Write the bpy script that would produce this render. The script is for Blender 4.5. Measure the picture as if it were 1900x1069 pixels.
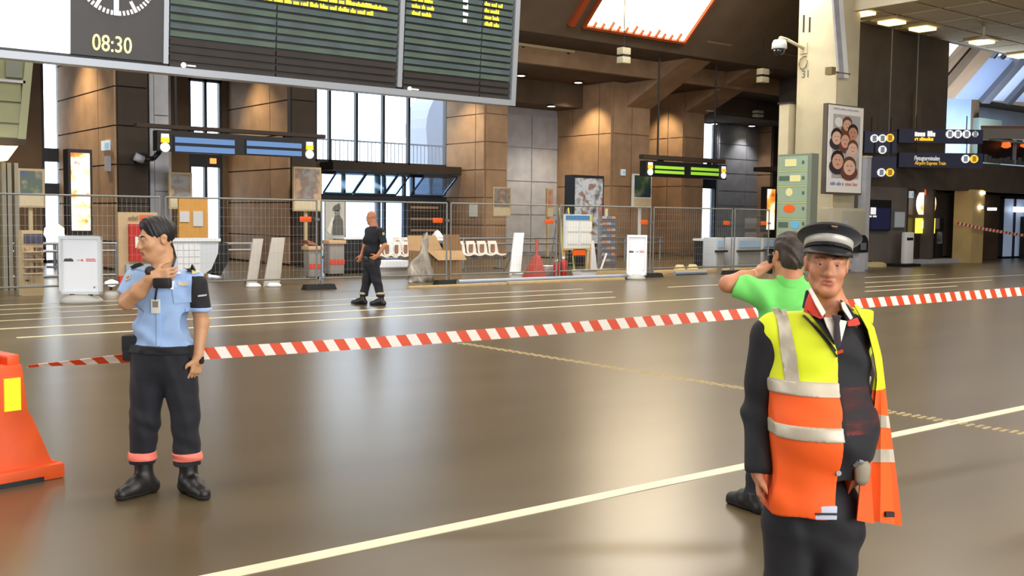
import bpy, bmesh, math, random
import numpy as np
from math import sin, cos, tan, atan, radians, pi, sqrt
from mathutils import Vector, Matrix, Euler

random.seed(7)
for o in list(bpy.data.objects):
    bpy.data.objects.remove(o, do_unlink=True)
SC = bpy.context.scene
COL = SC.collection

# ------------------------------------------------------------------ camera
# World axes: +X runs along the station facade, +Y towards it, Z up. The camera stands at the origin.
F = 1960.0
YAW, ROLL, PITCH, EYE = radians(38.2), radians(0.7), atan(133 / 1960), 1.68
camd = bpy.data.cameras.new('camera')
cam = bpy.data.objects.new('camera', camd)
COL.objects.link(cam)
camd.sensor_fit = 'HORIZONTAL'
camd.sensor_width = 36.0
camd.lens = F / 1900 * 36.0
camd.clip_start, camd.clip_end = 0.1, 400
fw = Vector((sin(YAW), cos(YAW), 0)); rt = Vector((cos(YAW), -sin(YAW), 0)); up = Vector((0, 0, 1))
FWD = fw * cos(PITCH) - up * sin(PITCH)
u_ = up * cos(PITCH) + fw * sin(PITCH)
RGT = rt * cos(ROLL) + u_ * sin(ROLL)
UPV = u_ * cos(ROLL) - rt * sin(ROLL)
M = Matrix((RGT, UPV, -FWD)).transposed().to_4x4()
M.translation = Vector((0, 0, EYE))
cam.matrix_world = M
SC.camera = cam

# ------------------------------------------------------------------ light
SC.view_settings.view_transform = 'Standard'
SC.view_settings.look = 'None'
SC.view_settings.gamma = 1.0
SC.view_settings.use_curve_mapping = False
SC.view_settings.exposure = 0.0
SC.cycles.use_denoising = True
SC.cycles.max_bounces = 6
SC.cycles.diffuse_bounces = 3
SC.cycles.glossy_bounces = 3
SC.cycles.transparent_max_bounces = 12
SC.cycles.transmission_bounces = 4
SC.cycles.caustics_reflective = False
SC.cycles.caustics_refractive = False
SC.cycles.sample_clamp_indirect = 4.0
world = bpy.data.worlds.new('overcast_sky'); SC.world = world
world.use_nodes = True
bg = world.node_tree.nodes['Background']
bg.inputs[0].default_value = (0.80, 0.90, 1.0, 1)
bg.inputs[1].default_value = 6.0

def area_light(name, loc, size, power, colour, rot=(0, 0, 0)):
    d = bpy.data.lights.new(name, 'AREA'); d.shape = 'RECTANGLE'
    d.size, d.size_y = size; d.energy = power; d.color = colour
    o = bpy.data.objects.new(name, d); o.location = loc; o.rotation_euler = rot
    COL.objects.link(o); return o

# the hall's own ceiling luminaires (rows of large diffusers above the concourse)
for i, (x, y, pw) in enumerate([(-2, -4, 700), (8, -4, 700), (18, -4, 700), (-2, 6, 700), (8, 6, 700), (18, 6, 700), (28, 6, 700), (3, 14, 900), (13, 14, 900), (23, 13, 900), (6, 21, 1100), (14, 21, 1100), (22, 21, 1100), (30, 22.5, 900)]):
    area_light('hall_luminaire', (x, y, 10.7), (4.5, 1.6), pw * .62, (1.0, 0.95, 0.87))
# added soft fill from behind the viewer; the wall there has no windows
area_light('front_fill', (4, -15.6, 5.0), (26, 6), 5200, (0.97, 0.98, 1.0), (pi / 2, 0, 0))
# added cool fill standing in for daylight from the left end of the hall
area_light('left_fill', (-15.6, 20, 4.6), (18, 6), 2600, (0.90, 0.95, 1.0), (pi / 2, 0, -pi / 2))
for i, (x, y) in enumerate([(36, 8), (42, 15), (36, 17)]):
    area_light('side_hall_luminaire', (x, y, 8.45), (1.2, 1.2), 90, (1.0, 0.90, 0.70))

# ------------------------------------------------------------------ pixel -> world (photo frame 1900x1069)
CAMP = Vector((0, 0, EYE))
def ray(px, py): return FWD + RGT * ((px - 950) / F) - UPV * ((py - 534.5) / F)
def G(px, py, z=0.0):
    d = ray(px, py); return CAMP + d * ((z - EYE) / d.z)
def V(px, py, v):
    d = ray(px, py); return CAMP + d * (v / d.y)
def U(px, py, u):
    d = ray(px, py); return CAMP + d * (u / d.x)
def D(px, py, dep): return CAMP + ray(px, py) * dep

# ------------------------------------------------------------------ materials
def lin(c):
    return tuple((x / 255 / 12.92) if x / 255 <= 0.04045 else ((x / 255 + 0.055) / 1.055) ** 2.4 for x in c[:3]) + (1.0,)
MATS = {}
def mat(name, rgb=(128, 128, 128), rough=0.6, metal=0.0, var=0.0, scale=8.0, bump=0.0, emit=0.0, ecol=None, spec=0.5, sheen=0.0, stretch=None):
    if name in MATS: return MATS[name]
    m = bpy.data.materials.new(name); m.use_nodes = True; MATS[name] = m
    nt = m.node_tree; b = nt.nodes['Principled BSDF']
    c = lin(rgb)
    b.inputs['Base Color'].default_value = c
    b.inputs['Roughness'].default_value = rough
    b.inputs['Metallic'].default_value = metal
    b.inputs['Specular IOR Level'].default_value = spec
    if sheen: b.inputs['Sheen Weight'].default_value = sheen
    if emit:
        b.inputs['Emission Color'].default_value = lin(ecol or rgb); b.inputs['Emission Strength'].default_value = emit
    if var or bump:
        tc = nt.nodes.new('ShaderNodeTexCoord'); n = nt.nodes.new('ShaderNodeTexNoise')
        n.inputs['Scale'].default_value = scale; n.inputs['Detail'].default_value = 5
        if stretch:
            mp = nt.nodes.new('ShaderNodeMapping'); mp.inputs['Scale'].default_value = stretch
            nt.links.new(tc.outputs['Object'], mp.inputs[0]); nt.links.new(mp.outputs[0], n.inputs['Vector'])
        else: nt.links.new(tc.outputs['Object'], n.inputs['Vector'])
        if var:
            r = nt.nodes.new('ShaderNodeValToRGB')
            r.color_ramp.elements[0].position = 0.3; r.color_ramp.elements[1].position = 0.7
            r.color_ramp.elements[0].color = tuple(x * (1 - var) for x in c[:3]) + (1,)
            r.color_ramp.elements[1].color = tuple(min(1, x * (1 + var)) for x in c[:3]) + (1,)
            nt.links.new(n.outputs['Fac'], r.inputs[0]); nt.links.new(r.outputs[0], b.inputs['Base Color'])
        if bump:
            bp = nt.nodes.new('ShaderNodeBump'); bp.inputs['Strength'].default_value = bump
            nt.links.new(n.outputs['Fac'], bp.inputs['Height']); nt.links.new(bp.outputs[0], b.inputs['Normal'])
    return m
def print_mat(name, cols, scale=3.0, emit=0.0, rough=0.5, seed=0.0, stretch=(1, 1, 1)):
    """flat printed picture: noise run through a colour ramp"""
    m = bpy.data.materials.new(name); m.use_nodes = True; nt = m.node_tree; b = nt.nodes['Principled BSDF']
    tc = nt.nodes.new('ShaderNodeTexCoord'); mp = nt.nodes.new('ShaderNodeMapping'); n = nt.nodes.new('ShaderNodeTexNoise'); r = nt.nodes.new('ShaderNodeValToRGB')
    mp.inputs['Location'].default_value = (seed, seed * 1.7, seed * .6); mp.inputs['Scale'].default_value = stretch
    n.inputs['Scale'].default_value = scale; n.inputs['Detail'].default_value = 4
    el = r.color_ramp.elements
    k = len(cols)
    while len(el) < k: el.new(0.5)
    for i, c in enumerate(cols):
        el[i].position = 0.28 + 0.44 * i / (k - 1); el[i].color = lin(c)
    nt.links.new(tc.outputs['Object'], mp.inputs[0]); nt.links.new(mp.outputs[0], n.inputs['Vector'])
    nt.links.new(n.outputs['Fac'], r.inputs[0]); nt.links.new(r.outputs[0], b.inputs['Base Color'])
    b.inputs['Roughness'].default_value = rough
    if emit:
        nt.links.new(r.outputs[0], b.inputs['Emission Color']); b.inputs['Emission Strength'].default_value = emit
    return m
def glass_mat(name, tint=(235, 245, 250), refl=0.08):
    m = bpy.data.materials.new(name); m.use_nodes = True; nt = m.node_tree
    for n in list(nt.nodes):
        if n.type != 'OUTPUT_MATERIAL': nt.nodes.remove(n)
    out = [n for n in nt.nodes if n.type == 'OUTPUT_MATERIAL'][0]
    t = nt.nodes.new('ShaderNodeBsdfTransparent'); t.inputs[0].default_value = lin(tint)
    g = nt.nodes.new('ShaderNodeBsdfGlossy'); g.inputs['Roughness'].default_value = 0.03
    fr = nt.nodes.new('ShaderNodeLayerWeight'); fr.inputs[0].default_value = 0.25
    mx = nt.nodes.new('ShaderNodeMixShader')
    ml = nt.nodes.new('ShaderNodeMath'); ml.operation = 'MULTIPLY_ADD'; ml.inputs[1].default_value = 0.5; ml.inputs[2].default_value = refl * 0.5
    nt.links.new(fr.outputs['Fresnel'], ml.inputs[0]); nt.links.new(ml.outputs[0], mx.inputs[0])
    nt.links.new(t.outputs[0], mx.inputs[1]); nt.links.new(g.outputs[0], mx.inputs[2]); nt.links.new(mx.outputs[0], out.inputs[0])
    MATS[name] = m
    return m

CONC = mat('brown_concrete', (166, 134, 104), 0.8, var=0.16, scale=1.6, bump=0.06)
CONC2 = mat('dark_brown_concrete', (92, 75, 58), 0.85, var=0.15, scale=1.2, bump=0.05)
DARKB = mat('dark_brown_finish', (56, 45, 36), 0.8, var=0.15, scale=1.5)
GREYP = mat('grey_wall_panel', (172, 174, 182), 0.7, var=0.12, scale=2.0, bump=0.05)
BLACK = mat('black_metal', (26, 26, 28), 0.5)
FRAME = mat('dark_window_frame', (34, 40, 52), 0.5)
STEEL = mat('grey_steel', (150, 154, 160), 0.4, 0.6)
GALV = mat('galvanised_steel', (138, 140, 138), 0.55, 0.4)
SILVER = mat('silver_frame', (172, 178, 186), 0.4, 0.3)
WHITE = mat('white_laminate', (236, 238, 240), 0.4)
CREAM = mat('cream_paint', (204, 194, 164), 0.6, var=0.05, scale=2.0)
BEIGE = mat('beige_board', (205, 182, 140), 0.6, var=0.06, scale=4.0)
NAVY = mat('navy_sign', (24, 30, 66), 0.5)
TINTG = glass_mat('window_glass', (252, 254, 255))
DOORG = glass_mat('door_glass', (216, 232, 248), 0.12)
RUBBER = mat('black_rubber', (30, 30, 31), 0.8, var=0.2, scale=20)
TIMBER = mat('pale_timber', (206, 178, 128), 0.7, var=0.15, scale=6, stretch=(1, 8, 8))
CARD = mat('cardboard', (164, 132, 92), 0.85, var=0.08, scale=6)
REDP = mat('red_paint', (186, 38, 30), 0.45)
ORANGE = mat('orange_plastic', (226, 88, 36), 0.45, var=0.1, scale=5)
ORTAG = mat('orange_tag', (240, 100, 30), 0.5)
YEL = mat('yellow_lettering', (250, 215, 60), 0.5, emit=0.9)
WLET = mat('white_lettering', (245, 245, 245), 0.5, emit=0.6)
DKPRINT = mat('dark_print', (60, 58, 62), 0.6)
REDPRINT = mat('red_print', (206, 66, 50), 0.6)
WHPLAIN = mat('white_print', (238, 238, 232), 0.6)
LAMPW = mat('lamp_glow_warm', (255, 240, 210), 0.5, emit=9.0)
PALEW = mat('pale_timber_plate', (222, 206, 170), 0.6, var=0.05, scale=5)

# ------------------------------------------------------------------ mesh building
class MB:
    def __init__(s): s.v = []; s.f = []; s.m = []; s.mi = 0
    def add(s, vs, fs):
        n = len(s.v); s.v += [tuple(v) for v in vs]; s.f += [tuple(i + n for i in f) for f in fs]; s.m += [s.mi] * len(fs); return s
    def box(s, a, b):
        x0, x1 = sorted((a[0], b[0])); y0, y1 = sorted((a[1], b[1])); z0, z1 = sorted((a[2], b[2]))
        return s.add([(x0, y0, z0), (x1, y0, z0), (x1, y1, z0), (x0, y1, z0), (x0, y0, z1), (x1, y0, z1), (x1, y1, z1), (x0, y1, z1)],
                     [(0, 3, 2, 1), (4, 5, 6, 7), (0, 1, 5, 4), (1, 2, 6, 5), (2, 3, 7, 6), (3, 0, 4, 7)])
    def hexa(s, bot, top):
        return s.add(list(bot) + list(top), [(0, 3, 2, 1), (4, 5, 6, 7), (0, 1, 5, 4), (1, 2, 6, 5), (2, 3, 7, 6), (3, 0, 4, 7)])
    def slab(s, p0, p1, z0, z1, th):
        """upright slab from ground point p0 to p1; thickness grows away from the left-hand viewer"""
        p0 = Vector((p0[0], p0[1], 0)); p1 = Vector((p1[0], p1[1], 0)); d = (p1 - p0).normalized(); n = Vector((-d.y, d.x, 0)) * th
        q = [p0, p1, p1 + n, p0 + n]
        return s.hexa([(a.x, a.y, z0) for a in q], [(a.x, a.y, z1) for a in q])
    def tube(s, a, b, r, n=8, r2=None):
        a = Vector(a); b = Vector(b); d = (b - a).normalized(); r2 = r if r2 is None else r2
        x = d.orthogonal().normalized(); y = d.cross(x)
        vs = [a + (x * cos(2 * pi * i / n) + y * sin(2 * pi * i / n)) * r for i in range(n)] + [b + (x * cos(2 * pi * i / n) + y * sin(2 * pi * i / n)) * r2 for i in range(n)]
        fs = [(i, (i + 1) % n, n + (i + 1) % n, n + i) for i in range(n)] + [tuple(range(n - 1, -1, -1)), tuple(range(n, 2 * n))]
        return s.add(vs, fs)
    def path(s, pts, r, n=6):
        for a, b in zip(pts, pts[1:]): s.tube(a, b, r, n)
        return s
    def lathe(s, c, prof, n=20, axis=None, sx=1.0, sy=1.0):
        """prof: (radius, height) pairs about axis through c"""
        c = Vector(c); R = Matrix.Identity(3) if axis is None else Vector((0, 0, 1)).rotation_difference(Vector(axis)).to_matrix()
        k = len(prof); vs = []
        for r, h in prof:
            for i in range(n): vs.append(c + R @ Vector((r * sx * cos(2 * pi * i / n), r * sy * sin(2 * pi * i / n), h)))
        fs = [(j * n + i, j * n + (i + 1) % n, (j + 1) * n + (i + 1) % n, (j + 1) * n + i) for j in range(k - 1) for i in range(n)]
        fs += [tuple(range(n - 1, -1, -1)), tuple((k - 1) * n + i for i in range(n))]
        return s.add(vs, fs)
    def prism(s, poly, off):
        """poly: 3D points, extruded by vector off"""
        n = len(poly); off = Vector(off); a = [Vector(p) for p in poly]; b = [p + off for p in a]
        return s.add(a + b, [tuple(range(n)), tuple(range(2 * n - 1, n - 1, -1))] + [(i, n + i, n + (i + 1) % n, (i + 1) % n) for i in range(n)])
    def build(s, name, m, parent=None, smooth=False, bevel=0.0):
        org = Vector((0, 0, 0))
        if parent is not None:
            p = parent
            while p is not None:
                if not p.get('_local'): org += p.location
                p = p.parent
        elif s.v:
            a = np.array(s.v); org = Vector(((a[:, 0].min() + a[:, 0].max()) / 2, (a[:, 1].min() + a[:, 1].max()) / 2, a[:, 2].min()))
        if parent is not None and parent.get('_local'): org = Vector((0, 0, 0))
        me = bpy.data.meshes.new(name)
        me.from_pydata([(v[0] - org.x, v[1] - org.y, v[2] - org.z) for v in s.v], [], s.f)
        bm = bmesh.new(); bm.from_mesh(me); bmesh.ops.recalc_face_normals(bm, faces=bm.faces)
        if bevel: bmesh.ops.bevel(bm, geom=list(bm.edges), offset=bevel, segments=2, affect='EDGES', profile=0.6)
        bm.to_mesh(me); bm.free()
        for mm in (m if isinstance(m, (list, tuple)) else [m]): me.materials.append(mm)
        if isinstance(m, (list, tuple)) and not bevel:
            for p, i in zip(me.polygons, s.m): p.material_index = i
        if smooth or bevel:
            for p in me.polygons: p.use_smooth = True
            if bevel or smooth == 'auto': me.set_sharp_from_angle(angle=radians(40))
        o = bpy.data.objects.new(name, me)
        if parent is None: o.location = org
        else: o.parent = parent
        COL.objects.link(o)
        return o
def tag(o, label, cat, group=None):
    o['label'] = label; o['category'] = cat
    if group: o['group'] = group
    return o
def thing(name, label, cat, loc=(0, 0, 0), group=None, rot=None):
    o = bpy.data.objects.new(name, None); o.empty_display_size = 0.2; COL.objects.link(o); o.location = loc
    if rot: o.rotation_euler = rot; o['_local'] = 1
    return tag(o, label, cat, group)
def struct(o): o['kind'] = 'structure'; return o
def stuff(o): o['kind'] = 'stuff'; return o
def structure(name, loc=(0, 0, 0)):
    o = bpy.data.objects.new(name, None); COL.objects.link(o); o.location = loc; o['kind'] = 'structure'; return o
def bx(name, a, b, m, parent=None, bevel=0.0): return MB().box(a, b).build(name, m, parent, bevel=bevel)
def text(name, body, size, loc, rot, m, parent=None, align='LEFT', extrude=0.004, sx=1.0):
    c = bpy.data.curves.new(name, 'FONT'); c.body = body; c.size = size; c.align_x = align; c.extrude = extrude; c.resolution_u = 3
    c.materials.append(m); o = bpy.data.objects.new(name, c); COL.objects.link(o)
    o.rotation_euler = rot; o.scale = (sx, 1, 1)
    if parent is not None:
        o.parent = parent
        o.location = Vector(loc) if parent.get('_local') else Vector(loc) - parent.location
    else: o.location = loc
    return o
def copy_tree(o, parent=None):
    c = o.copy(); COL.objects.link(c)
    if parent is not None: c.parent = parent
    for ch in list(o.children): copy_tree(ch, c)
    return c
def vrect(x0, y0, x1, y1, v):
    """picture rectangle -> (u0, u1, z0, z1) on the plane Y=v"""
    xm, ym = (x0 + x1) / 2, (y0 + y1) / 2
    return V(x0, ym, v).x, V(x1, ym, v).x, V(xm, y1, v).z, V(xm, y0, v).z
def marks(mb, u0, u1, z, h, v, d, seed, words=None):
    """unreadable line of print: little upright strokes in word groups (front at Y=v, depth d)"""
    r = random.Random(seed); u = u0; st = h * 0.34
    while u < u1 - st:
        for _ in range(r.randint(3, 8)):
            if u > u1 - st: break
            hh = h * r.choice((0.62, 0.62, 0.7, 1.0)); mb.box((u, v, z), (u + st * 0.72, v + d, z + hh)); u += st
        u += st * 1.2
# ================================================================== floor
def floor_material():
    m = bpy.data.materials.new('worn_rubber_floor'); m.use_nodes = True; nt = m.node_tree; b = nt.nodes['Principled BSDF']
    tc = nt.nodes.new('ShaderNodeTexCoord'); mp = nt.nodes.new('ShaderNodeMapping'); n = nt.nodes.new('ShaderNodeTexNoise'); r = nt.nodes.new('ShaderNodeValToRGB')
    mp.inputs['Scale'].default_value = (0.35, 1.6, 1); n.inputs['Scale'].default_value = 0.9; n.inputs['Detail'].default_value = 4; n.inputs['Roughness'].default_value = .5
    r.color_ramp.elements[0].position = .3; r.color_ramp.elements[1].position = .72
    r.color_ramp.elements[0].color = lin((93, 80, 59)); r.color_ramp.elements[1].color = lin((105, 91, 68))
    nt.links.new(tc.outputs['Object'], mp.inputs[0]); nt.links.new(mp.outputs[0], n.inputs['Vector']); nt.links.new(n.outputs['Fac'], r.inputs[0])
    nt.links.new(r.outputs[0], b.inputs['Base Color'])
    b.inputs['Roughness'].default_value = 0.28
    b.inputs['Specular IOR Level'].default_value = 0.5
    return m
FLOOR = floor_material()
struct(bx('floor', (-16, -16, -0.2), (66, 36.2, 0), FLOOR))
struct(bx('outside_ground', (-30, 36.6, -0.25), (80, 110, -0.05), mat('outside_paving', (190, 190, 188), .9)))
LINE = mat('cream_floor_line', (232, 222, 188), 0.45, var=0.06, scale=3)
def floor_line(n, u0, u1, v, w):
    struct(bx('trim_%d' % n, (u0, v - w / 2, 0.0), (u1, v + w / 2, 0.004), LINE))
floor_line(1, -6, 34, 4.59, 0.105)
for i, (v, px0, px1, w) in enumerate([(14.93, 30, 1322, .075), (16.15, -60, 1140, .07), (17.35, -60, 1135, .06), (18.4, -60, 1080, .06), (19.3, -60, 240, .06), (20.2, -60, 230, .06)]):
    floor_line(2 + i, V(px0, 570, v).x, V(px1, 570, v).x, v, w)
for i, (pa, pb) in enumerate([((1240, 533), (1420, 524)), ((1606, 515), (1712, 508)), ((1606, 525), (1850, 505)), ((1606, 541), (1760, 530)), ((1606, 533), (1800, 518))]):
    a = G(*pa); b = G(*pb); floor_line(10 + i, a.x, b.x, a.y, .07)
# pale studded guide strip crossing the floor towards the facade
TACT = mat('pale_tactile_strip', (176, 156, 112), .7, var=.12, scale=14)
g0, g1 = G(856, 637), G(1990, 819)
dirv = (Vector((g1.x, g1.y, 0)) - Vector((g0.x, g0.y, 0))); L_ = dirv.length; dirv.normalize(); nrm = Vector((-dirv.y, dirv.x, 0))
tb = MB()
k = 0
while k * 0.07 < L_:
    c = Vector((g0.x, g0.y, 0)) + dirv * (k * 0.07)
    for j in (-1, 0, 1):
        q = c + nrm * (j * 0.045 + (0.012 if k % 2 else -0.012))
        tb.lathe(q, [(.021, 0.0), (.019, .004), (.012, .006)], 6)
    k += 1
stuff(tb.build('tactile_strip', TACT)); bpy.data.objects['tactile_strip']['label'] = 'pale dotted guide strip running across the brown floor'
bpy.data.objects['tactile_strip']['category'] = 'floor strip'

# ================================================================== facade
VB = 36.0
CEILZ = 7.35
def zV(px, py, v): return V(px, py, v).z
# openings in the back wall: (px0, px1, top z)
W1 = vrect(76, 112, 113, 275, VB); W2 = vrect(350, 147, 412, 250, VB); W3 = vrect(585, 150, 832, 305, VB); W4 = vrect(1304, 226, 1331, 330, VB)
LOW3 = (vrect(592, 322, 832, 480, VB)[0], W3[1])
ops = [(W1[0], W1[1], 0, W1[3]), (W2[0], W2[1], 0, W2[3]), (W3[0], W3[1], W3[2], CEILZ - .1), (LOW3[0], LOW3[1], 0, zV(700, 322, VB)), (W4[0], W4[1], 0, W4[3])]
def strip_mat(u):
    px = None
    if V(275, 300, VB).x < u < V(318, 300, VB).x: return GREYP
    if V(930, 300, VB).x < u < V(1040, 300, VB).x: return GREYP
    if V(1331, 300, VB).x < u < V(1440, 300, VB).x: return GREYP
    return CONC2
us = sorted({-16.0, 66.0} | {x for o in ops for x in o[:2]} | {V(p, 300, VB).x for p in (275, 318, 930, 1040, 1440)})
bw = structure('wall_back')
for a, b in zip(us, us[1:]):
    um = (a + b) / 2
    holes = sorted([(o[2], o[3]) for o in ops if o[0] < um < o[1]])
    z = 0.0
    for h0, h1 in holes + [(11.2, 11.2)]:
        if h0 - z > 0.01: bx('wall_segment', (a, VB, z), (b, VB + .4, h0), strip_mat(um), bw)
        z = h1
# grey panel joints as real plates
def wall_plates(pxs, ys, v, m, parent, th=.05):
    us_ = [V(p, 300, v).x for p in pxs]; zs = ys
    for a, b in zip(us_, us_[1:]):
        for c, d in zip(zs, zs[1:]):
            bx('panel', (a + .025, v - th, c + .025), (b - .025, v + .01, d - .025), m, parent)
wall_plates((930, 985, 1040), (0.1, 1.75, 3.2, 4.65, 6.1), VB, GREYP, bw)
wall_plates((1333, 1383, 1440), (0.1, 1.3, 2.35, 3.1, 4.0, 4.75, 5.5, 6.1), VB, GREYP, bw)
gc = structure('pillar', (V(294, 300, 30.8).x, 30.8, 0)); bx('pillar_core', (V(276, 300, 30.8).x, 30.8, 0), (V(313, 300, 30.8).x, 31.3, CEILZ), GREYP, gc)
for c_, d_z in ((.1, 2.3), (2.3, 4.5), (4.5, 6.7)): bx('panel', (V(286, 300, 30.8).x, 30.74, c_), (V(312, 300, 30.8).x, 30.81, d_z - .03), GREYP, gc)
bx('edge_post', (V(276, 300, 30.8).x, 30.7, 0), (V(284, 300, 30.8).x, 30.82, CEILZ), GREYP, gc)

# piers standing out from the wall, each clad with panels on its lit side
def pier(px_front, px_right, vf, joints_v, joints_z, front_mat=CONC, top=CEILZ):
    us_ = V(px_front, 300, vf).x; ur = V(px_right, 300, vf).x
    p = structure('pillar', (us_, vf, 0))
    bx('pillar_core', (us_, vf, 0), (ur, VB + .1, top), front_mat, p)
    vs = [vf] + joints_v + [VB]
    zs = joints_z
    for a, b in zip(vs, vs[1:]):
        for c, d in zip(zs, zs[1:]):
            bx('panel', (us_ - .06, a + .02, c + .02), (us_ + .02, b - .02, d - .02), CONC, p)
    # front plates
    n = 2 if ur - us_ > 2.0 else 1
    for i in range(n):
        for c, d in zip(zs, zs[1:]):
            bx('panel', (us_ + (ur - us_) * i / n + .02, vf - .06, c + .02), (us_ + (ur - us_) * (i + 1) / n - .02, vf + .02, d - .02), front_mat, p)
    return us_, ur
JZ = [0.05, 1.45, 2.85, 4.25, 5.7, CEILZ]
uA = V(217, 300, 30.4).x
jA = U(160, 243, uA).z; sA = U(160, 175, uA).z - jA
def jz(z0, step): 
    zs = [z0 + step * i for i in range(-8, 9)]; zs = [z for z in zs if 0.3 < z < CEILZ - .3]
    return [0.05] + zs + [CEILZ]
pier(217, 275, 30.4, [U(187, 300, uA).y], jz(jA, sA), DARKB)  # the two leftmost pier fronts take a darker brown than their sides
uB = V(539, 300, 31.2).x
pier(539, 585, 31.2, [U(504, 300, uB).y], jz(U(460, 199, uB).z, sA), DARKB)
uC = V(900, 300, 33.4).x
pier(900, 940, 33.4, [U(884, 300, uC).y], jz(U(860, 266, uC).z, sA), CONC)
uD = V(1135, 300, 32.5).x
uD0, uD1 = pier(1135, 1203, 32.5, [U(1112, 300, uD).y, U(1063, 300, uD).y], jz(U(1090, 251, uD).z, 2.2), CONC)
uE = V(1268, 300, 33.0).x
uE0, uE1 = pier(1268, 1304, 33.0, [U(1240, 300, uE).y], jz(U(1240, 257, uE).z, 2.2), CONC)
uF = V(1432, 300, 35.1).x
pier(1432, 1500, 35.1, [], jz(4.0, 2.2), CONC2)
uZ = V(10, 300, 33.0).x
# dropped bulkheads in the bays between the piers
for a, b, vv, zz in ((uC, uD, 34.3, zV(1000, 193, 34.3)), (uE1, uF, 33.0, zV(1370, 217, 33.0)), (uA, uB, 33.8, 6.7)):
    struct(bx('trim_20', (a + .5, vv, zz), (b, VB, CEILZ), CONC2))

# ---- stepped soffit, fascia, then the 45 degree ceiling
vS = 30.6
KP = 36.6                                   # sloped plane: v + z = KP
z8 = zV(1100, 75 + 23, vS)                  # top of the fascia
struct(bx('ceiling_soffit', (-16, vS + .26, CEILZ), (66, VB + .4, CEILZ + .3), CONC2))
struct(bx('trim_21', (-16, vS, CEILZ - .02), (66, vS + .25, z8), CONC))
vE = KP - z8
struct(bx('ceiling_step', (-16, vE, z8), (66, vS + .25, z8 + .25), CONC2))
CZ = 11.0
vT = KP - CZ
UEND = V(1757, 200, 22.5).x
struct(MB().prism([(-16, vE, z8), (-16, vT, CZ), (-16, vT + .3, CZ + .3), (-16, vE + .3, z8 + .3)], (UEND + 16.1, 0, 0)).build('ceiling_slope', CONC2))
HC = mat('hall_ceiling', (150, 132, 108), .9, var=.08, scale=.8)
struct(bx('ceiling', (-16, -16, CZ), (UEND + .1, vT, CZ + .3), HC)); struct(bx('ceiling', (UEND + .1, -16, CZ), (66, 22.9, CZ + .3), HC))
# haunches: sloped struts from pier heads up to the ceiling step
for ua, ub, vf in ((uD0 + (uD1 - uD0) * .35, uD1, 32.5), (uE0, uE1 + .15, 33.0)):
    z0 = zV(1205, 190, vf) if vf < 32.8 else zV(1308, 200, vf)
    struct(MB().prism([(ua, vf + .2, z0 - .3), (ua, vf - .05, z0 - .3), (ua, vE - .6, z8 + .55), (ua, vE + .9, z8 + .4), (ua, vf + .2, CEILZ + .1)], (ub - ua, 0, 0)).build('strut', CONC))
# remaining walls of the hall
struct(bx('wall_left', (-16.3, -16, 0), (-16, VB, CZ), CONC2)); struct(bx('wall_front', (-16, -16.3, 0), (66, -16, CZ), CONC2))
struct(bx('wall_right', (66, -16, 0), (66.3, VB, CZ), CONC2))

# luminous ceiling panel in the slope
def slope_pt(u, t, off=0.0):    # t metres up the slope from its lower edge; off out of the slope towards the hall
    return Vector((u, vE - t * .70711 - off * .70711, z8 + t * .70711 - off * .70711))
def on_slope(px, py):
    d = ray(px, py); tt = (KP - EYE) / (d.y + d.z); p = CAMP + d * tt
    return p.x, (vE - p.y) / .70711
pu0, pt0 = on_slope(1085, 45); pu1, _ = on_slope(1268, 75)
pt1 = pt0 + 2.35
lp = thing('luminous_ceiling', 'glowing rectangular light panel in the sloped brown ceiling', 'ceiling light', slope_pt(pu0, pt0))
def slope_box(mb, u0, u1, t0, t1, o0, o1):
    mb.hexa([slope_pt(u0, t0, o0), slope_pt(u1, t0, o0), slope_pt(u1, t1, o0), slope_pt(u0, t1, o0)], [slope_pt(u0, t0, o1), slope_pt(u1, t0, o1), slope_pt(u1, t1, o1), slope_pt(u0, t1, o1)]); return mb
PANELGLOW = mat('panel_glow', (255, 226, 170), .5, emit=6.0, ecol=(255, 232, 186))
slope_box(MB(), pu0, pu1, pt0, pt1, -.02, .02).build('diffuser', PANELGLOW, lp)
fr = MB(); w = .1
RUST = mat('rust_red_frame', (150, 62, 22), .6)
slope_box(fr, pu0 - w, pu1 + w, pt0 - w, pt0, -.02, .14); slope_box(fr, pu0 - w, pu1 + w, pt1, pt1 + w, -.02, .14)
slope_box(fr, pu0 - w, pu0, pt0, pt1, -.02, .14); slope_box(fr, pu1, pu1 + w, pt0, pt1, -.02, .14)
fr.build('frame', RUST, lp)
bmT = MB().__class__()
for i in range(1, 13):
    uu = pu0 + (pu1 - pu0) * i / 13
    f2 = slope_box(MB(), uu - .02, uu + .02, pt0, pt0 + .2 + (.12 if i % 3 == 0 else 0), .02, .12); f2.build('louvre_blade', RUST, lp)
    f2 = slope_box(MB(), uu - .02, uu + .02, pt1 - .3, pt1, .02, .12); f2.build('louvre_blade', RUST, lp)
sf = slope_box(MB(), pu0 - .75, pu0 - .5, pt0 - .1, pt1, -.02, .14).build('side_flap', RUST, lp)
d_ = bpy.data.lights.new('panel_light', 'AREA'); d_.shape = 'RECTANGLE'; d_.size = pu1 - pu0; d_.size_y = pt1 - pt0; d_.energy = 230; d_.color = (1, .86, .62)
ol = bpy.data.objects.new('panel_light', d_); ol.location = slope_pt((pu0 + pu1) / 2, (pt0 + pt1) / 2, .2); ol.rotation_euler = (radians(-45), 0, 0); COL.objects.link(ol)

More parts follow.
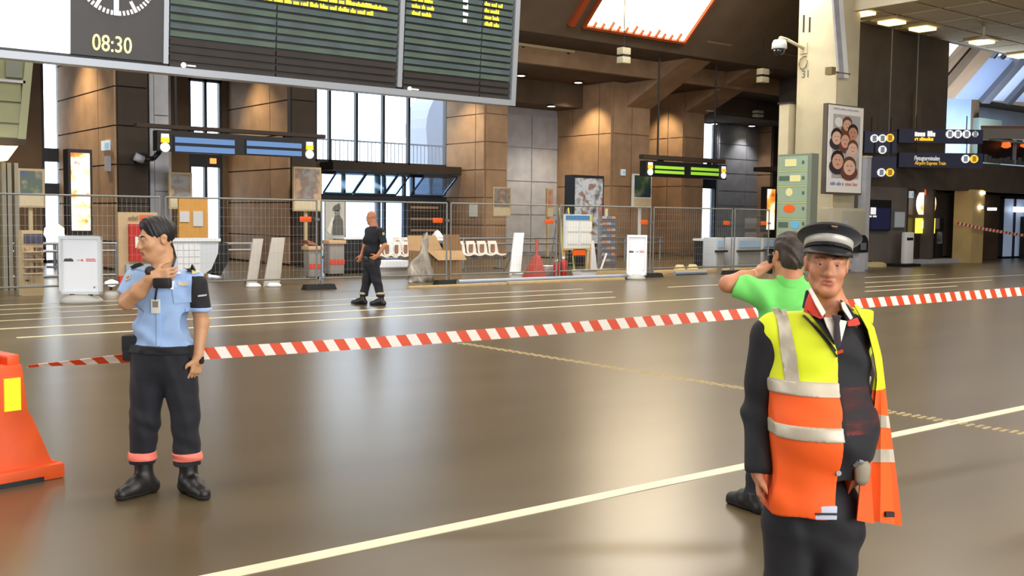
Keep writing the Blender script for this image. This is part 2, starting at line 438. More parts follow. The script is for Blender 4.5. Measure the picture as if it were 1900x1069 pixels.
# ---- downlights in the soffit
def downlight(px, py, v, z, label, power=60, col=(1, .78, .46)):
    c = V(px, py, v); c = Vector((c.x, c.y, z))
    t = thing('downlight', label, 'downlight', c, 'round downlights in the soffit')
    MB().lathe(c, [(.20, .01), (.22, -.05), (.17, -.06)], 18).build('trim_ring', BLACK, t)
    MB().lathe(c + Vector((0, 0, -.065)), [(.155, .0), (.165, .015)], 18).build('lamp_lens', LAMPW, t)
    l = bpy.data.lights.new('downlight_spot', 'SPOT'); l.energy = power; l.color = col; l.spot_size = radians(100); l.spot_blend = .7; l.shadow_soft_size = .12
    o = bpy.data.objects.new('downlight_spot', l); o.location = c + Vector((0, 0, -.12)); COL.objects.link(o)
def v_at(px, py, z):
    d = ray(px, py); return d.y * (z - EYE) / d.z
downlight(967, 138, v_at(967, 138, CEILZ), CEILZ, 'round lit downlight just right of the departure board, high row', 300)
downlight(1073, 151, v_at(1073, 151, CEILZ), CEILZ, 'round lit downlight above the lamp-lit brown pier', 900)
zb = zV(1000, 193, 34.3); downlight(1023, 195, v_at(1023, 195, zb - .0), zb, 'round lit downlight low in the recess over grey panels', 170, (.95, .96, 1))
zb = zV(1370, 217, 33.0); downlight(1325, 228, v_at(1325, 228, zb), zb, 'round lit downlight over the tall narrow window', 150, (1, .95, .9)); downlight(1395, 232, v_at(1395, 232, zb), zb, 'round lit downlight nearest to the cream column', 200, (1, .95, .9))
def hidden_spot(u, v, z, power):
    l = bpy.data.lights.new('soffit_spot', 'SPOT'); l.energy = power; l.color = (1, .78, .46); l.spot_size = radians(100); l.spot_blend = .8; l.shadow_soft_size = .12
    o = bpy.data.objects.new('soffit_spot', l); o.location = (u, v, z); COL.objects.link(o)
# the same row of soffit downlights goes on behind the departure board and between the piers
hidden_spot(uA - 1.2, 32.8, CEILZ - .1, 1000); hidden_spot(uB - 1.3, 33.4, CEILZ - .1, 800); hidden_spot(uC - 1.2, 34.2, CEILZ - .1, 700); hidden_spot(uE - 1.0, 34.0, CEILZ - .1, 700)

# ---- windows
def window(n, u0, u1, z0, z1, mull_u, trans_z, v=VB, mw=.1, name='window', g=TINTG):
    w = structure('%s_%d' % (name, n), ((u0 + u1) / 2, v, z0))
    e = .09
    bx('frame', (u0, v + .02, z0), (u0 + e, v + .22, z1), FRAME, w); bx('frame', (u1 - e, v + .02, z0), (u1, v + .22, z1), FRAME, w)
    bx('frame', (u0, v + .02, z1 - e), (u1, v + .22, z1), FRAME, w); bx('frame', (u0, v + .02, z0), (u1, v + .22, z0 + e), FRAME, w)
    for u in mull_u: bx('mullion', (u - mw / 2, v + .02, z0), (u + mw / 2, v + .2, z1), FRAME, w)
    for a, b in trans_z: bx('transom', (u0, v + .0, a), (u1, v + .2, b), FRAME, w)
    uu = [u0 + e] + list(mull_u) + [u1 - e]
    zz = [z0 + e] + [x for t in trans_z for x in t] + [z1 - e]
    for a, b in zip(uu, uu[1:]):
        for c, d in zip(zz[::2], zz[1::2]):
            bx('pane', (a, v + .1, c), (b, v + .12, d), g, w)
    return w
def zz(px, ys): return [zV(px, y, VB) for y in ys]
t1 = zz(95, (300, 275, 362, 340))
window(1, W1[0], W1[1], 0, W1[3], [], [(t1[2], t1[3]), (t1[0], t1[1])])
t2 = zz(380, (310, 252, 241, 236))
um2 = V(382, 200, VB).x
window(2, W2[0], W2[1], 0, W2[3], [um2], [(t2[0], t2[1]), (t2[2], t2[3])])
window(3, W3[0], W3[1], W3[2], CEILZ - .1, [V(p, 240, VB).x for p in (613, 663, 713, 760)], [])
t4 = zz(1318, (350, 331))
window(4, W4[0], W4[1], 0, W4[3], [], [(t4[0], t4[1])])
# solid spandrel of window 3 already part of the wall; entrance bay below it
zL = zV(700, 322, VB)
door_us = [V(p, 400, VB).x for p in (640, 705, 715, 752, 768)]
d1 = window(1, LOW3[0], LOW3[1], 0, zL, door_us, [(zV(700, 376, VB), zV(700, 362, VB))], name='door', g=DOORG)
lw = structure('wall_louvre', (0, 0, 0)); la, lb = V(757, 420, VB - .25).x, V(834, 420, VB - .25).x; lz = zV(795, 372, VB - .25)
bx('backing', (la, VB - .25, 0), (lb, VB - .05, lz), DARKB, lw)
for i in range(14): bx('slat', (la + .1, VB - .32, .12 + i * (lz - .15) / 14), (lb - .6, VB - .24, .12 + (i + .6) * (lz - .15) / 14), DARKB if i % 3 else CONC, lw)
# inclined panes of the draught lobby hanging under the spandrel
lob = structure('window_5', (LOW3[0], 35, zL))
zt, zb_ = zV(650, 322, 35.0), zV(620, 357, 35.95)
for p0, p1 in ((600, 654), (656, 712), (714, 735), (762, 822)):
    a = V(p0, 357, 35.95).x; b = V(p1, 357, 35.95).x
    q = [(a, 35.95, zb_), (b, 35.95, zb_), (b, 35.0, zt), (a, 35.0, zt)]
    mbp = MB(); mbp.prism([Vector(x) for x in q], (0, .03, .03)).build('pane', TINTG, lob)
    for uu0 in (a, b):
        MB().prism([(uu0 - .025, 35.95, zb_), (uu0 + .025, 35.95, zb_), (uu0 + .025, 35.0, zt), (uu0 - .025, 35.0, zt)], (0, -.03, -.03)).build('glazing_bar', FRAME, lob)
    bx('glazing_bar', (a, 35.93, zb_ - .07), (b, 36.0, zb_ + .0), FRAME, lob); bx('glazing_bar', (a, 34.97, zt - .0), (b, 35.05, zt + .08), FRAME, lob)
bx('lobby_beam', (LOW3[0], 34.9, zV(700, 318, 34.9)), (LOW3[1] + .3, 35.9, zV(700, 303, 34.9)), DARKB, lob)
# ---- things outside the windows
rail = thing('outdoor_railing', 'pale railing seen through the tall windows', 'railing', (W3[0], 41, 0))
zr = zV(720, 264, 41)
GALVR = mat('rail_pale_grey', (120, 126, 136), .6)
bx('top_rail', (W3[0] - 1, 41, zr - .07), (W3[1] + 4, 41.08, zr), GALVR, rail)
rb = MB()
for i in range(60): rb.box((W3[0] - 1 + i * .2, 41.02, zr - 1.2), (W3[0] - .97 + i * .2, 41.05, zr))
rb.build('baluster', GALVR, rail)['kind'] = 'stuff'
bx('slab_edge', (W3[0] - 1, 41, zr - 1.5), (W3[1] + 4, 41.4, zr - 1.2), mat('pale_concrete', (200, 200, 198), .9), rail)
for i in range(4): MB().tube((W3[0] + i * 2.9, 41.2, -.05), (W3[0] + i * 2.9, 41.2, zr - 1.5), .12, 10).build('post', GALV, rail)
ob = thing('outdoor_arch_building', 'pale building with a rounded gable seen through the right window pane', 'building', (W3[1], 46, 0))
arc = [(V(806, 300, 46).x, 46, 0)] + [(V(846, 300, 46).x - 1.9 * cos(a) - .0, 46, 6.2 + 2.2 * sin(a)) for a in np.linspace(0, pi / 2, 8)] + [(V(960, 300, 46).x, 46, 8.4), (V(960, 300, 46).x, 46, 0)]
MB().prism(arc, (0, 2, 0)).build('gable_wall', mat('grey_render', (128, 134, 148), .9), ob)

# ================================================================== kiosk at the far left (two storeys of glass and a lit fascia)
KG = mat('kiosk_green_glass', (132, 134, 104), .35, var=.12, scale=1.2)
vk = 24.0
ku1 = V(52, 300, vk).x
kz0, kz1 = zV(25, 268, vk), zV(25, 108, vk) + .6
ks = thing('kiosk', 'greenish panelled kiosk with glowing eaves lamp at the frame edge', 'kiosk', (ku1, vk, 0))
def kq(px0, py0, px1, py1, d0, d1, name, m):
    a0, a1, b0, b1 = vrect(px0, py0, px1, py1, vk); return bx(name, (a0, vk + d0, b0), (a1, vk + d1, b1), m, ks)
kt, kb, kl = V(61, 110, vk).x, V(46, 268, vk).x, V(-90, 300, vk).x; kt2 = kb + (kt - kb) * (kz1 - kz0) / (zV(50, 110, vk) - kz0)
MB().hexa([(kl, vk, kz0), (kb, vk, kz0), (kb, vk + 1.2, kz0), (kl, vk + 1.2, kz0)], [(kl, vk, kz1), (kt2, vk, kz1), (kt2, vk + 1.2, kz1), (kl, vk + 1.2, kz1)]).build('upper_body', KG, ks)
for y0, y1 in ((150, 186), (190, 226), (230, 254)): kq(-60, y0, 38, y1, -.03, .01, 'panel', KG)
kq(10, 112, 40, 144, -.04, .01, 'grey_window', mat('grey_glass', (120, 124, 116), .2)); MB().prism([(kb - .16, vk, kz0), (kb, vk, kz0), (kt2, vk, kz1), (kt2 - .16, vk, kz1)], (0, -.05, 0)).build('corner_post', mat('pale_green_post', (142, 144, 116), .5), ks)
kq(-60, 146, 46, 151, -.05, .01, 'rail', GREYP); kq(-60, 256, 47, 268, -.06, .01, 'sill', DARKB)
pl = [V(-60, 268, vk - .5), V(34, 271, vk - .5), V(14, 298, vk - .5), V(-60, 304, vk - .5)]
MB().prism(pl, (0, .42, 0)).build('eaves_lamp', mat('eaves_glow', (255, 236, 170), .5, emit=1.6), ks)
bx('lower_body', (V(-90, 400, vk).x, vk + .1, 0), (V(14, 400, vk).x, vk + 1.0, kz0), mat('olive_panel', (122, 108, 70), .6, var=.15, scale=2), ks)
for px in (4, 14, 27): 
    uu = V(px, 400, vk).x; bx('upright', (uu, vk - .05, 0), (uu + .08, vk + .1, zV(10, 300, vk) - .02), mat('grey_upright', (140, 134, 120), .5), ks)

# ================================================================== right part: dark sign wall, gallery, side ceiling
VR = 22.5
uR0 = 33.2
uOpen = V(1757, 200, VR).x
zPar = zV(1860, 256, VR); zSof = zV(1860, 306, VR)
DW = mat('dark_wall_cladding', (80, 70, 63), .75, var=.14, scale=1.2)
rw = structure('wall_sign', (uR0, VR, 0))
zShop = zV(1750, 352, VR)
zTop = 8.75
bx('wall_segment', (uR0, VR, zShop), (uOpen, VR + .4, zTop), DW, rw)
bx('wall_segment', (uOpen, VR, zShop), (66, VR + .4, zSof), DW, rw)
bx('wall_segment', (uR0, VR, 0), (V(1682, 400, VR).x, VR + .4, zShop), mat('grey_brown_cladding', (104, 96, 92), .7, var=.1, scale=1.2), rw)
bx('wall_segment', (V(1682, 400, VR).x, VR + 1.2, 0), (V(1803, 400, VR).x, VR + 1.5, zShop), mat('shop_front_dark', (78, 66, 58), .35, var=.15, scale=1.0), rw)
for p0, p1 in ((1682, 1704), (1704, 1752), (1752, 1801)):
    a = V(p0, 400, VR + 1.2).x; b = V(p1, 400, VR + 1.2).x
    bx('panel', (a + .03, VR + 1.14, .25), (b - .03, VR + 1.2, zShop - .1), mat('shop_glass_dark', (72, 64, 58), .25), rw)
bx('wall_segment', (V(1803, 400, VR).x, VR + 2.2, 0), (66, VR + 2.5, zShop), mat('shop_front_brown', (92, 76, 60), .6, var=.12, scale=1.0), rw)
bx('plinth', (V(1684, 480, VR).x, VR + .3, 0), (V(1803, 480, VR).x, VR + 1.2, .16), GREYP, rw)
bx('wall_pilaster', (V(1690, 200, VR).x + .0, VR - .1, zV(1690, 245, VR)), (V(1706, 200, VR).x, VR, zV(1690, 175, VR)), CONC2, rw)
# ceiling of the side hall, a grid of boards with gaps
SCM = mat('side_hall_ceiling', (226, 214, 188), .85, var=.06, scale=.8)
uc0 = 31.0
sc_ = structure('ceiling_side', (uc0, 0, zTop))
bx('ceiling_board', (uc0, -6, zTop + .12), (66, VR + .4, zTop + .3), SCM, sc_)
bx('edge_fascia', (uc0 - .25, -6, zTop - .15), (uc0, VR, CZ), SCM, sc_)
for i in range(8):
    for j in range(14):
        bx('ceiling_tile', (uc0 + i * 2.2 + .08, VR - (j + 1) * 1.6 + .08, zTop), (uc0 + (i + 1) * 2.2 - .08, VR - j * 1.6 - .08, zTop + .11), SCM, sc_)
for i, (px, py) in enumerate([(1598, 18), (1655, 35), (1712, 47), (1822, 72), (1897, 98)]):
    c = G(px, py, zTop)
    t = thing('square_ceiling_lamp', ['square warm ceiling lamp beside the top of the cream column', 'square warm ceiling lamp second from the cream column', 'square warm ceiling lamp third from the cream column', 'square warm ceiling lamp before the skylight slope', 'square warm ceiling lamp at the edge over the gallery'][i], 'ceiling light', c, 'square lamps in the side hall ceiling')
    bx('lamp_frame', (c.x - .5, c.y - .5, c.z - .09), (c.x + .5, c.y + .5, c.z), mat('lamp_frame_cream', (205, 186, 140), .5), t)
    bx('diffuser', (c.x - .34, c.y - .34, c.z - .18), (c.x + .34, c.y + .34, c.z - .09), mat('square_lamp_glow', (255, 226, 150), .5, emit=3.0), t)
c = G(1826, 50, zTop)
t = thing('ceiling_sprinkler', 'small pale sprinkler fitting under the side hall ceiling', 'sprinkler', (c.x, c.y, c.z))
MB().lathe((c.x, c.y, zTop - .42), [(.22, 0), (.2, .06), (.07, .1), (.05, .42)], 12).build('sprinkler_head', CREAM, t)
# gallery parapet and the space behind the opening
gp = structure('trim_30', (uOpen, VR, zSof))
GRD = mat('grey_parapet', (128, 124, 120), .6)
pA, pB = V(1822, 246, VR - .15), D(1990, 246, (V(1822, 246, VR - .15) - CAMP).dot(FWD))   # the gallery front is splayed towards the hall
MB().slab(pA, pB, zV(1822, 257, VR - .15), zV(1822, 238, VR - .15), .12).build('parapet', GRD, gp)
bx('gallery_floor', (uOpen, VR + .4, zSof - .2), (66, 32, zSof), DARKB, gp)
MB().slab(pA, pB, zV(1822, 238, VR - .15), zV(1822, 233, VR - .15), .14).build('rail', mat('rust_rail', (120, 82, 62), .6), gp)
PALEB = mat('pale_blue_wall', (206, 222, 240), .8, var=.06, scale=1.0)
VG = 26.5
gu0 = V(1757, 200, VG).x; gu1 = V(1802, 200, VG).x
zSl = zV(1780, 172, VG)
bx('back_panel', (gu0, VG, zSof), (gu1, VG + .2, zSl), mat('steel_blue_panel', (142, 166, 200), .6, var=.1, scale=.8), gp)
bx('back_panel', (gu1, VG, zSof), (V(1817, 200, VG).x, VG + .6, zSl), CONC2, gp)
bx('back_panel', (V(1817, 235, VG).x - .6, VG - .3, zSof), (V(1848, 235, VG).x, VG, zV(1830, 222, VG)), mat('grey_green_box', (120, 138, 130), .7), gp)
bx('wall_end', (uOpen - .05, VR + .4, 0), (uOpen + .1, 30.6, CZ), DW, gp)
bx('wall_far', (uOpen, 30.3, 0), (66, 30.6, CZ), PALEB, gp)
# lean-to skylight: sloping bays with dormer boxes, rising towards the hall
zh = zV(1800, 82, VR + .3)
def lean(px, t):     # point on the slope: t 0 at the lower edge (v=VG), 1 at the top (v=VR+.3)
    lo = V(px, 180 + (px - 1708) * .05, VG)
    hi = Vector((lo.x, VR + .4, lo.z + (VG - VR) * .95)); return lo.lerp(hi, t)
BROWNSL = mat('brown_slope_lining', (134, 112, 90), .8, var=.08, scale=1)
GREYSL = mat('dark_reveal', (96, 100, 112), .7)
def translucent_mat(name, rgb, f=.5):
    m = bpy.data.materials.new(name); m.use_nodes = True; nt = m.node_tree; b = nt.nodes['Principled BSDF']; b.inputs['Base Color'].default_value = lin(rgb); b.inputs['Roughness'].default_value = .7; out = [n for n in nt.nodes if n.type == 'OUTPUT_MATERIAL'][0]
    t = nt.nodes.new('ShaderNodeBsdfTranslucent'); t.inputs[0].default_value = lin(rgb); mx = nt.nodes.new('ShaderNodeMixShader'); mx.inputs[0].default_value = f
    nt.links.new(b.outputs[0], mx.inputs[1]); nt.links.new(t.outputs[0], mx.inputs[2]); nt.links.new(mx.outputs[0], out.inputs[0]); return m
PALESL = translucent_mat('pale_dormer_cheek', (206, 214, 230), .5); BLUESL = translucent_mat('blue_grey_slope', (150, 166, 196), .35)
def lean_strip(p0, p1, t0, t1, lift, m, name, th=.2):
    q = [lean(p0, t0), lean(p1, t0), lean(p1, t1), lean(p0, t1)]
    n = Vector((0, -.69, -.72))
    MB().prism([x + n * lift for x in q], n * -th).build(name, m, gp)
lean_strip(1708, 1770, 0, 1, .0, BROWNSL, 'slope_lining'); lean_strip(1722, 1740, 0.03, 1, .08, CONC2, 'slope_batten', .06)
lean_strip(1705, 1746, -.05, .03, .12, SILVER, 'slope_edge', .12)
lean_strip(1770, 1822, 0, .45, .0, BLUESL, 'slope_lining'); lean_strip(1770, 1778, .45, 1, 0, GREYSL, 'slope_lining'); lean_strip(1815, 1830, 0, 1, .25, GREYSL, 'dormer_reveal', .4)
lean_strip(1830, 1862, 0, 1, .0, PALESL, 'dormer_cheek'); lean_strip(1862, 1872, 0, 1, .25, GREYSL, 'dormer_reveal', .4); lean_strip(1872, 2000, 0, 1, .0, PALESL, 'dormer_cheek')
lean_strip(1794, 1797, .45, 1, .03, BLACK, 'glazing_bar'); lean_strip(1778, 1780, .45, 1, .03, BLACK, 'glazing_bar'); lean_strip(1778, 1815, .98, 1.02, .03, BLACK, 'glazing_bar')
lean_strip(1778, 1815, .45, 1.0, .0, TINTG, 'pane', .03)
bx('roof_cap', (uOpen, VR + .3, zTop + .2), (66, VR + .9, CZ), DW, gp)
area_light('gallery_fill', (47, 24.4, 4.6), (5, 1.2), 500, (.84, .92, 1.0), (radians(160), 0, 0))  # added unseen fill brightening the skylight underside and gallery; no lamp hangs there
# ================================================================== departure board (hangs tilted, top leaning into the hall)
TILT = radians(3.5)
BV, BZ = 16.0, 3.80
board = thing('departure_board', 'huge hanging departure board with clock and dark flap rows in a grey frame', 'departure board', (0, BV, BZ), rot=(TILT, 0, 0))
bz = Vector((0, -sin(TILT), cos(TILT))); bn = Vector((0, cos(TILT), sin(TILT)))
def BP(px, py):
    d = ray(px, py); o = Vector((0, BV, BZ)); t = (o - CAMP).dot(bn) / d.dot(bn); p = CAMP + d * t - o
    return p.x, p.dot(bz)
bu1 = BP(953, 190)[0]; zTopB = 3.6
fz = BP(500, 140)[1]
def bbox(name, u0, u1, z0, z1, y0, y1, m): return bx(name, (u0, y0, z0), (u1, y1, z1), m, board)
PANELD = mat('board_dark_panel', (56, 55, 56), .5, var=.08, scale=3)
bbox('backing', -.6, bu1 - .02, .02, zTopB, .04, .4, PANELD)
fwid = .105
bbox('frame', -.6, bu1, -.02, .085, -.06, .42, SILVER); bbox('frame', bu1 - fwid, bu1, -.02, zTopB, -.062, .42, SILVER)
cx0, cx1 = BP(132, 60)[0], BP(300, 60)[0]
dv0, dv1 = BP(738, 80)[0], BP(746, 80)[0]; dl0, dl1 = BP(302, 60)[0], BP(311, 60)[0]
bbox('frame', dl0, dl1, .12, zTopB, -.05, .05, SILVER); bbox('frame', dv0, dv1, .12, zTopB, -.05, .05, SILVER)
SCRN = mat('white_screen', (255, 255, 255), .4, emit=1.5, ecol=(250, 255, 255))
bbox('lit_screen', -.6, cx0 - .02, .13, zTopB, -.03, .05, SCRN)
pq = BP(8, 20); bbox('screen_image', -.6, BP(13, 20)[0], BP(8, 47)[1], zTopB, -.034, -.03, mat('screen_cyan', (190, 232, 236), .4, emit=.75))
bbox('clock_panel', cx0, dl0, .13, zTopB, -.03, .05, mat('clock_panel_grey', (62, 60, 60), .45, var=.05, scale=4))
# clock dial
ccu, ccz = BP(214, -48); R_ = ccz - BP(213, 29)[1]
tk = []
for i in range(60):
    a = 2 * pi * i / 60
    ln, wd = (.17, .045) if i % 5 == 0 else (.065, .028)
    if i == 30: continue
    m_ = MB(); c_, s_ = cos(a), sin(a)
    def rp(r, w): return (ccu + s_ * r + c_ * w, ccz + c_ * r - s_ * w)
    q = [rp(R_, -wd / 2), rp(R_, wd / 2), rp(R_ - ln, wd / 2), rp(R_ - ln, -wd / 2)]
    m_.prism([(x, -.03, z) for x, z in q], (0, -.015, 0)).build('dial_tick', WLET, board)
def hand(ang, r0, r1, w, name):
    c_, s_ = cos(ang), sin(ang)
    q = [(ccu + s_ * r + c_ * ww, ccz + c_ * r - s_ * ww) for r, ww in ((r0, -w), (r0, w), (r1, w * .8), (r1, -w * .8))]
    MB().prism([(x, -.046, z) for x, z in q], (0, -.012, 0)).build(name, WLET, board)
hand(pi, -.1, R_, .042, 'minute_hand'); hand(2 * pi * 8.5 / 12, -.1, R_ * .6, .05, 'hour_hand')
MB().lathe((ccu, -.05, ccz), [(.05, 0), (.05, .03)], 14, axis=(0, -1, 0)).build('clock_hub', WLET, board)
tu, tz = BP(165, 92); tu2 = BP(251, 98)[0]
text('digital_time', '08:30', .335, (tu + .32, -.034, tz - .0), (pi / 2, 0, 0), mat('digit_yellow', (255, 246, 140), .5, emit=1.5), board, 'CENTER', .006, .78)
# flap rows
ROWM = [mat('flap_row_green', (104, 124, 112), .45, var=.16, scale=2.2), mat('flap_row_teal', (98, 116, 118), .45, var=.16, scale=2.2)]
ROWD = mat('flap_row_brown', (70, 64, 60), .55, var=.1, scale=3)
zr0 = BP(850, 158)[1]; zr1 = BP(850, 145.6)[1]; pitch_ = (zr1 - zr0)
zr0 = BP(745, 168)[1]
rows = int((zTopB - zr0 - .05) / pitch_)
mesh_cache = {}
for sec, (a, b, cut) in enumerate(((dl1 + .03, dv0 - .03, BP(512, 60)[0]), (dv1 + .04, bu1 - fwid - .03, BP(893, 60)[0]))):
    for i in range(rows):
        z = zr0 + i * pitch_
        lit = i >= (3 if sec == 1 else 4)
        m_ = MB()
        for p, q in ((a, cut - .012), (cut + .012, b)):
            m_.add([(p, -.012, z), (q, -.012, z), (q, -.032, z + pitch_ * .66), (p, -.032, z + pitch_ * .66), (p, .03, z), (q, .03, z), (q, .03, z + pitch_ * .66), (p, .03, z + pitch_ * .66)],
                   [(0, 1, 2, 3), (5, 4, 7, 6), (3, 2, 6, 7), (1, 0, 4, 5), (0, 3, 7, 4), (2, 1, 5, 6)])
        m_.build('flap_row', ROWM[(i + sec) % 2] if lit else ROWD, board)
def btext(px0, px1, py, seed, m=YEL, hs=.62):
    (u0, z), (u1, _) = BP(px0, py), BP(px1, py)
    k = round((z - zr0) / pitch_ - .3); z = zr0 + k * pitch_ + pitch_ * .05
    m_ = MB(); marks(m_, u0, u1, z, pitch_ * hs, -.044, .012, seed); m_.build('lettering', m, board)
for (x0, x1, y, s) in ((560, 692, 9, 1), (650, 717, 1, 2), (575, 716, -10, 3), (470, 560, -4, 20), (762, 802, 3, 4), (762, 808, 17, 5), (762, 802, 29, 6), (897, 932, 12, 7), (897, 925, 24, 8), (897, 925, 36, 9), (897, 925, 48, 10), (762, 812, -11, 11)):
    btext(x0, x1, y, s)
for y, s in ((16, 12), (28, 13), (40, 14), (2, 15)): btext(857, 867, y, s, WLET, .7)
btext(898, 915, 0, 21, mat('amber_lettering', (240, 150, 50), .5, emit=.8))
for px, py in ((339, 121), (758, 165)):
    u, z = BP(px, py)
    MB().lathe((u, -.03, z), [(.042, 0), (.042, .015)], 14, axis=(0, -1, 0)).build('emblem_disc', WLET, board)
    bbox('emblem_bar', u + .06, u + .19, z - .011, z + .011, -.042, -.02, WLET)
for px in (90, 420, 760):   # hangers up to the ceiling
    u = BP(px, 60)[0]; MB().tube((u, .2, zTopB), (u, .2 + 0, CZ - BZ - .15), .035, 8).build('hanger_rod', STEEL, board)

# ================================================================== hanging platform displays
def gantry(name, label, x0, y0, x1, y1, v, bars, sgn, barcol, post_px, beam_px):
    a0, a1, z0, z1 = vrect(x0, y0, x1, y1, v)
    t = thing(name, label, 'display', ((a0 + a1) / 2, v, z0), 'hanging platform displays')
    bx('housing', (a0, v, z0), (a1, v + .35, z1), BLACK, t)
    b0, b1, c0, c1 = vrect(beam_px[0], beam_px[2], beam_px[1], beam_px[3], v)
    bx('support_beam', (b0, v + .05, z1 + .06), (b1, v + .3, z1 + .06 + (c1 - c0)), DARKB, t)
    for q in (.2, .8): bx('beam_bracket', (a0 + (a1 - a0) * q, v + .1, z1), (a0 + (a1 - a0) * q + .12, v + .25, z1 + .08), BLACK, t)
    for (p0, p1, q0, q1) in bars:
        f0, f1, g0, g1 = vrect(p0, q0, p1, q1, v)
        bx('display_panel', (f0, v - .03, g0), (f1, v + .02, g1), mat('display_off_dark', (30, 34, 44), .4), t)
        n = 2
        for i in range(n):
            h = (g1 - g0)
            bx('display_row', (f0 + .03, v - .05, g0 + h * (.08 + .5 * i)), (f1 - .03, v - .025, g0 + h * (.40 + .5 * i)), barcol, t)
    for (px, py, num) in sgn:
        c = V(px, py, v)
        bx('sign_cap', (c.x - .10, v - .08, c.z + .10), (c.x + .10, v - .02, c.z + .20), WLET, t)
        bx('yellow_symbol', (c.x - .11, v - .085, c.z - .04), (c.x + .11, v - .02, c.z + .10), mat('display_yellow', (250, 190, 40), .5, emit=.8), t)
        MB().lathe((c.x, v - .02, c.z - .17), [(.13, 0), (.13, .06)], 14, axis=(0, -1, 0)).build('white_symbol', WLET, t)
    for px in post_px:
        u = V(px, y0, v).x; MB().tube((u, v + .15, z1), (u, v + .15, z8), .04, 8).build('hanger_rod', BLACK, t)
    return t
gantry('platform_display', 'paired blue-lit hanging displays under the departure board', 292, 250, 586, 286, 29.0, [(322, 436, 254, 286), (455, 560, 261, 290)], [(305, 262, '9'), (573, 276, '10')],
       mat('row_blue', (98, 136, 190), .4, emit=.25), (330, 540), (255, 606, 237, 244))
gantry('platform_display', 'paired green-lit hanging displays left of the cream column', 1199, 302, 1348, 330, 29.0, [(1213, 1269, 307, 324), (1280, 1333, 310, 327)], [(1205, 311, '11'), (1341, 318, '12')],
       mat('row_green', (150, 206, 60), .4, emit=.5), (1225, 1330), (1196, 1348, 294, 302))

# ================================================================== speakers, strip lamp
def speaker(px, y0, y1, v, label, w=16):
    a0, a1, z0, z1 = vrect(px - w / 2, y0, px + w / 2, y1, v)
    t = thing('loudspeaker', label, 'speaker', ((a0 + a1) / 2, v, z0), 'pale loudspeakers under the ceiling')
    h = z1 - z0
    bx('cabinet', (a0, v, z0), (a1, v + .3, z0 + h * .42), CREAM, t, .02); bx('cabinet', (a0, v, z0 + h * .56), (a1, v + .3, z1), CREAM, t, .02)
    bx('middle_band', (a0 + .04, v + .03, z0 + h * .4), (a1 - .04, v + .26, z0 + h * .58), BLACK, t)
    MB().tube(((a0 + a1) / 2, v + .15, z1), ((a0 + a1) / 2, v + .15, (KP - v - .15) if v < vE else (z8 if v < vS else CEILZ)), .018, 6).build('hanger_rod', BLACK, t)
speaker(1163, 88, 117, 26.5, 'pale double loudspeaker hanging below the glowing ceiling panel', 15)
speaker(1421, 127, 153, 27.5, 'pale double loudspeaker hanging left of the dome camera', 13)
speaker(1319, 193, 207, 32.6, 'small pale loudspeaker box above the tall narrow window', 12)
speaker(1411, 205, 217, 32.6, 'small pale loudspeaker box nearest to the cream column', 12)
sa, sb = V(958, 79, vS - .05), V(1065, 94, vS - .05); sa.z = min(sa.z, z8 - .08)
sl = thing('strip_lamp', 'thin unlit pale strip lamp along the brown ceiling fascia', 'lamp', (sa.x, vS - .05, sa.z))
bx('tube_housing', (sa.x, vS - .1, sa.z - .05), (sb.x, vS, sa.z + .05), mat('pale_tube', (214, 196, 150), .5), sl)
for uu in (sa.x + .3, sb.x - .3): bx('bracket', (uu, vS - .06, sa.z - .09), (uu + .1, vS, sa.z + .05), BLACK, sl)

# ================================================================== construction fence
VF = 21.12
pu0f = V(592, 450, VF).x
posts = [pu0f + 3.5 * k for k in range(-3, 5)] + [26.9]
zft = zV(592, 372, VF); 
WIRE = mat('fence_wire', (190, 190, 184), .5, .4)
flabels = ['at the frame edge by the kiosk', 'behind the white sign stand', 'between the hose cabinet and the counter', 'behind the walking man', 'in front of the cardboard box', 'before the white board and cone', 'right of the notice board', 'nearest the cream column']
for k in range(len(posts) - 1):
    a, b = posts[k] + .06, posts[k + 1] - .06
    t = thing('wire_fence', 'see-through wire construction fence panel ' + flabels[k], 'fence', ((a + b) / 2, VF, 0), 'temporary wire fence panels')
    for uu in (a, b): MB().tube((uu, VF, .205), (uu, VF, zft), .021, 8).build('post', GALV, t)
    for z in (zft, .25): MB().tube((a, VF, z), (b, VF, z), .019, 8).build('rail', GALV, t)
    w_ = MB(); n = 36
    for i in range(1, n):
        uu = a + (b - a) * i / n; w_.add([(uu - .0014, VF, .25), (uu + .0014, VF, .25), (uu + .0014, VF, zft), (uu - .0014, VF, zft), (uu, VF + .004, .25), (uu, VF + .004, zft)], [(0, 1, 2, 3), (1, 4, 5, 2), (4, 0, 3, 5)])
    for i in range(1, 9):
        z = .25 + (zft - .25) * i / 9; w_.add([(a, VF, z - .0015), (b, VF, z - .0015), (b, VF, z + .0015), (a, VF, z + .0015), (a, VF + .005, z), (b, VF + .005, z)], [(0, 1, 2, 3), (0, 4, 5, 1), (3, 2, 5, 4)])
    stuff(w_.build('wire_mesh', WIRE, t))
    zt_ = zft - .42
    bx('orange_tag', (b - .42, VF - .03, zt_ - .06), (b - .14, VF - .01, zt_ + .06), ORTAG, t, .01)
    bx('clamp', (b - .03, VF - .03, zt_ - .03), (b + .056, VF + .03, zt_ + .03), STEEL, t)
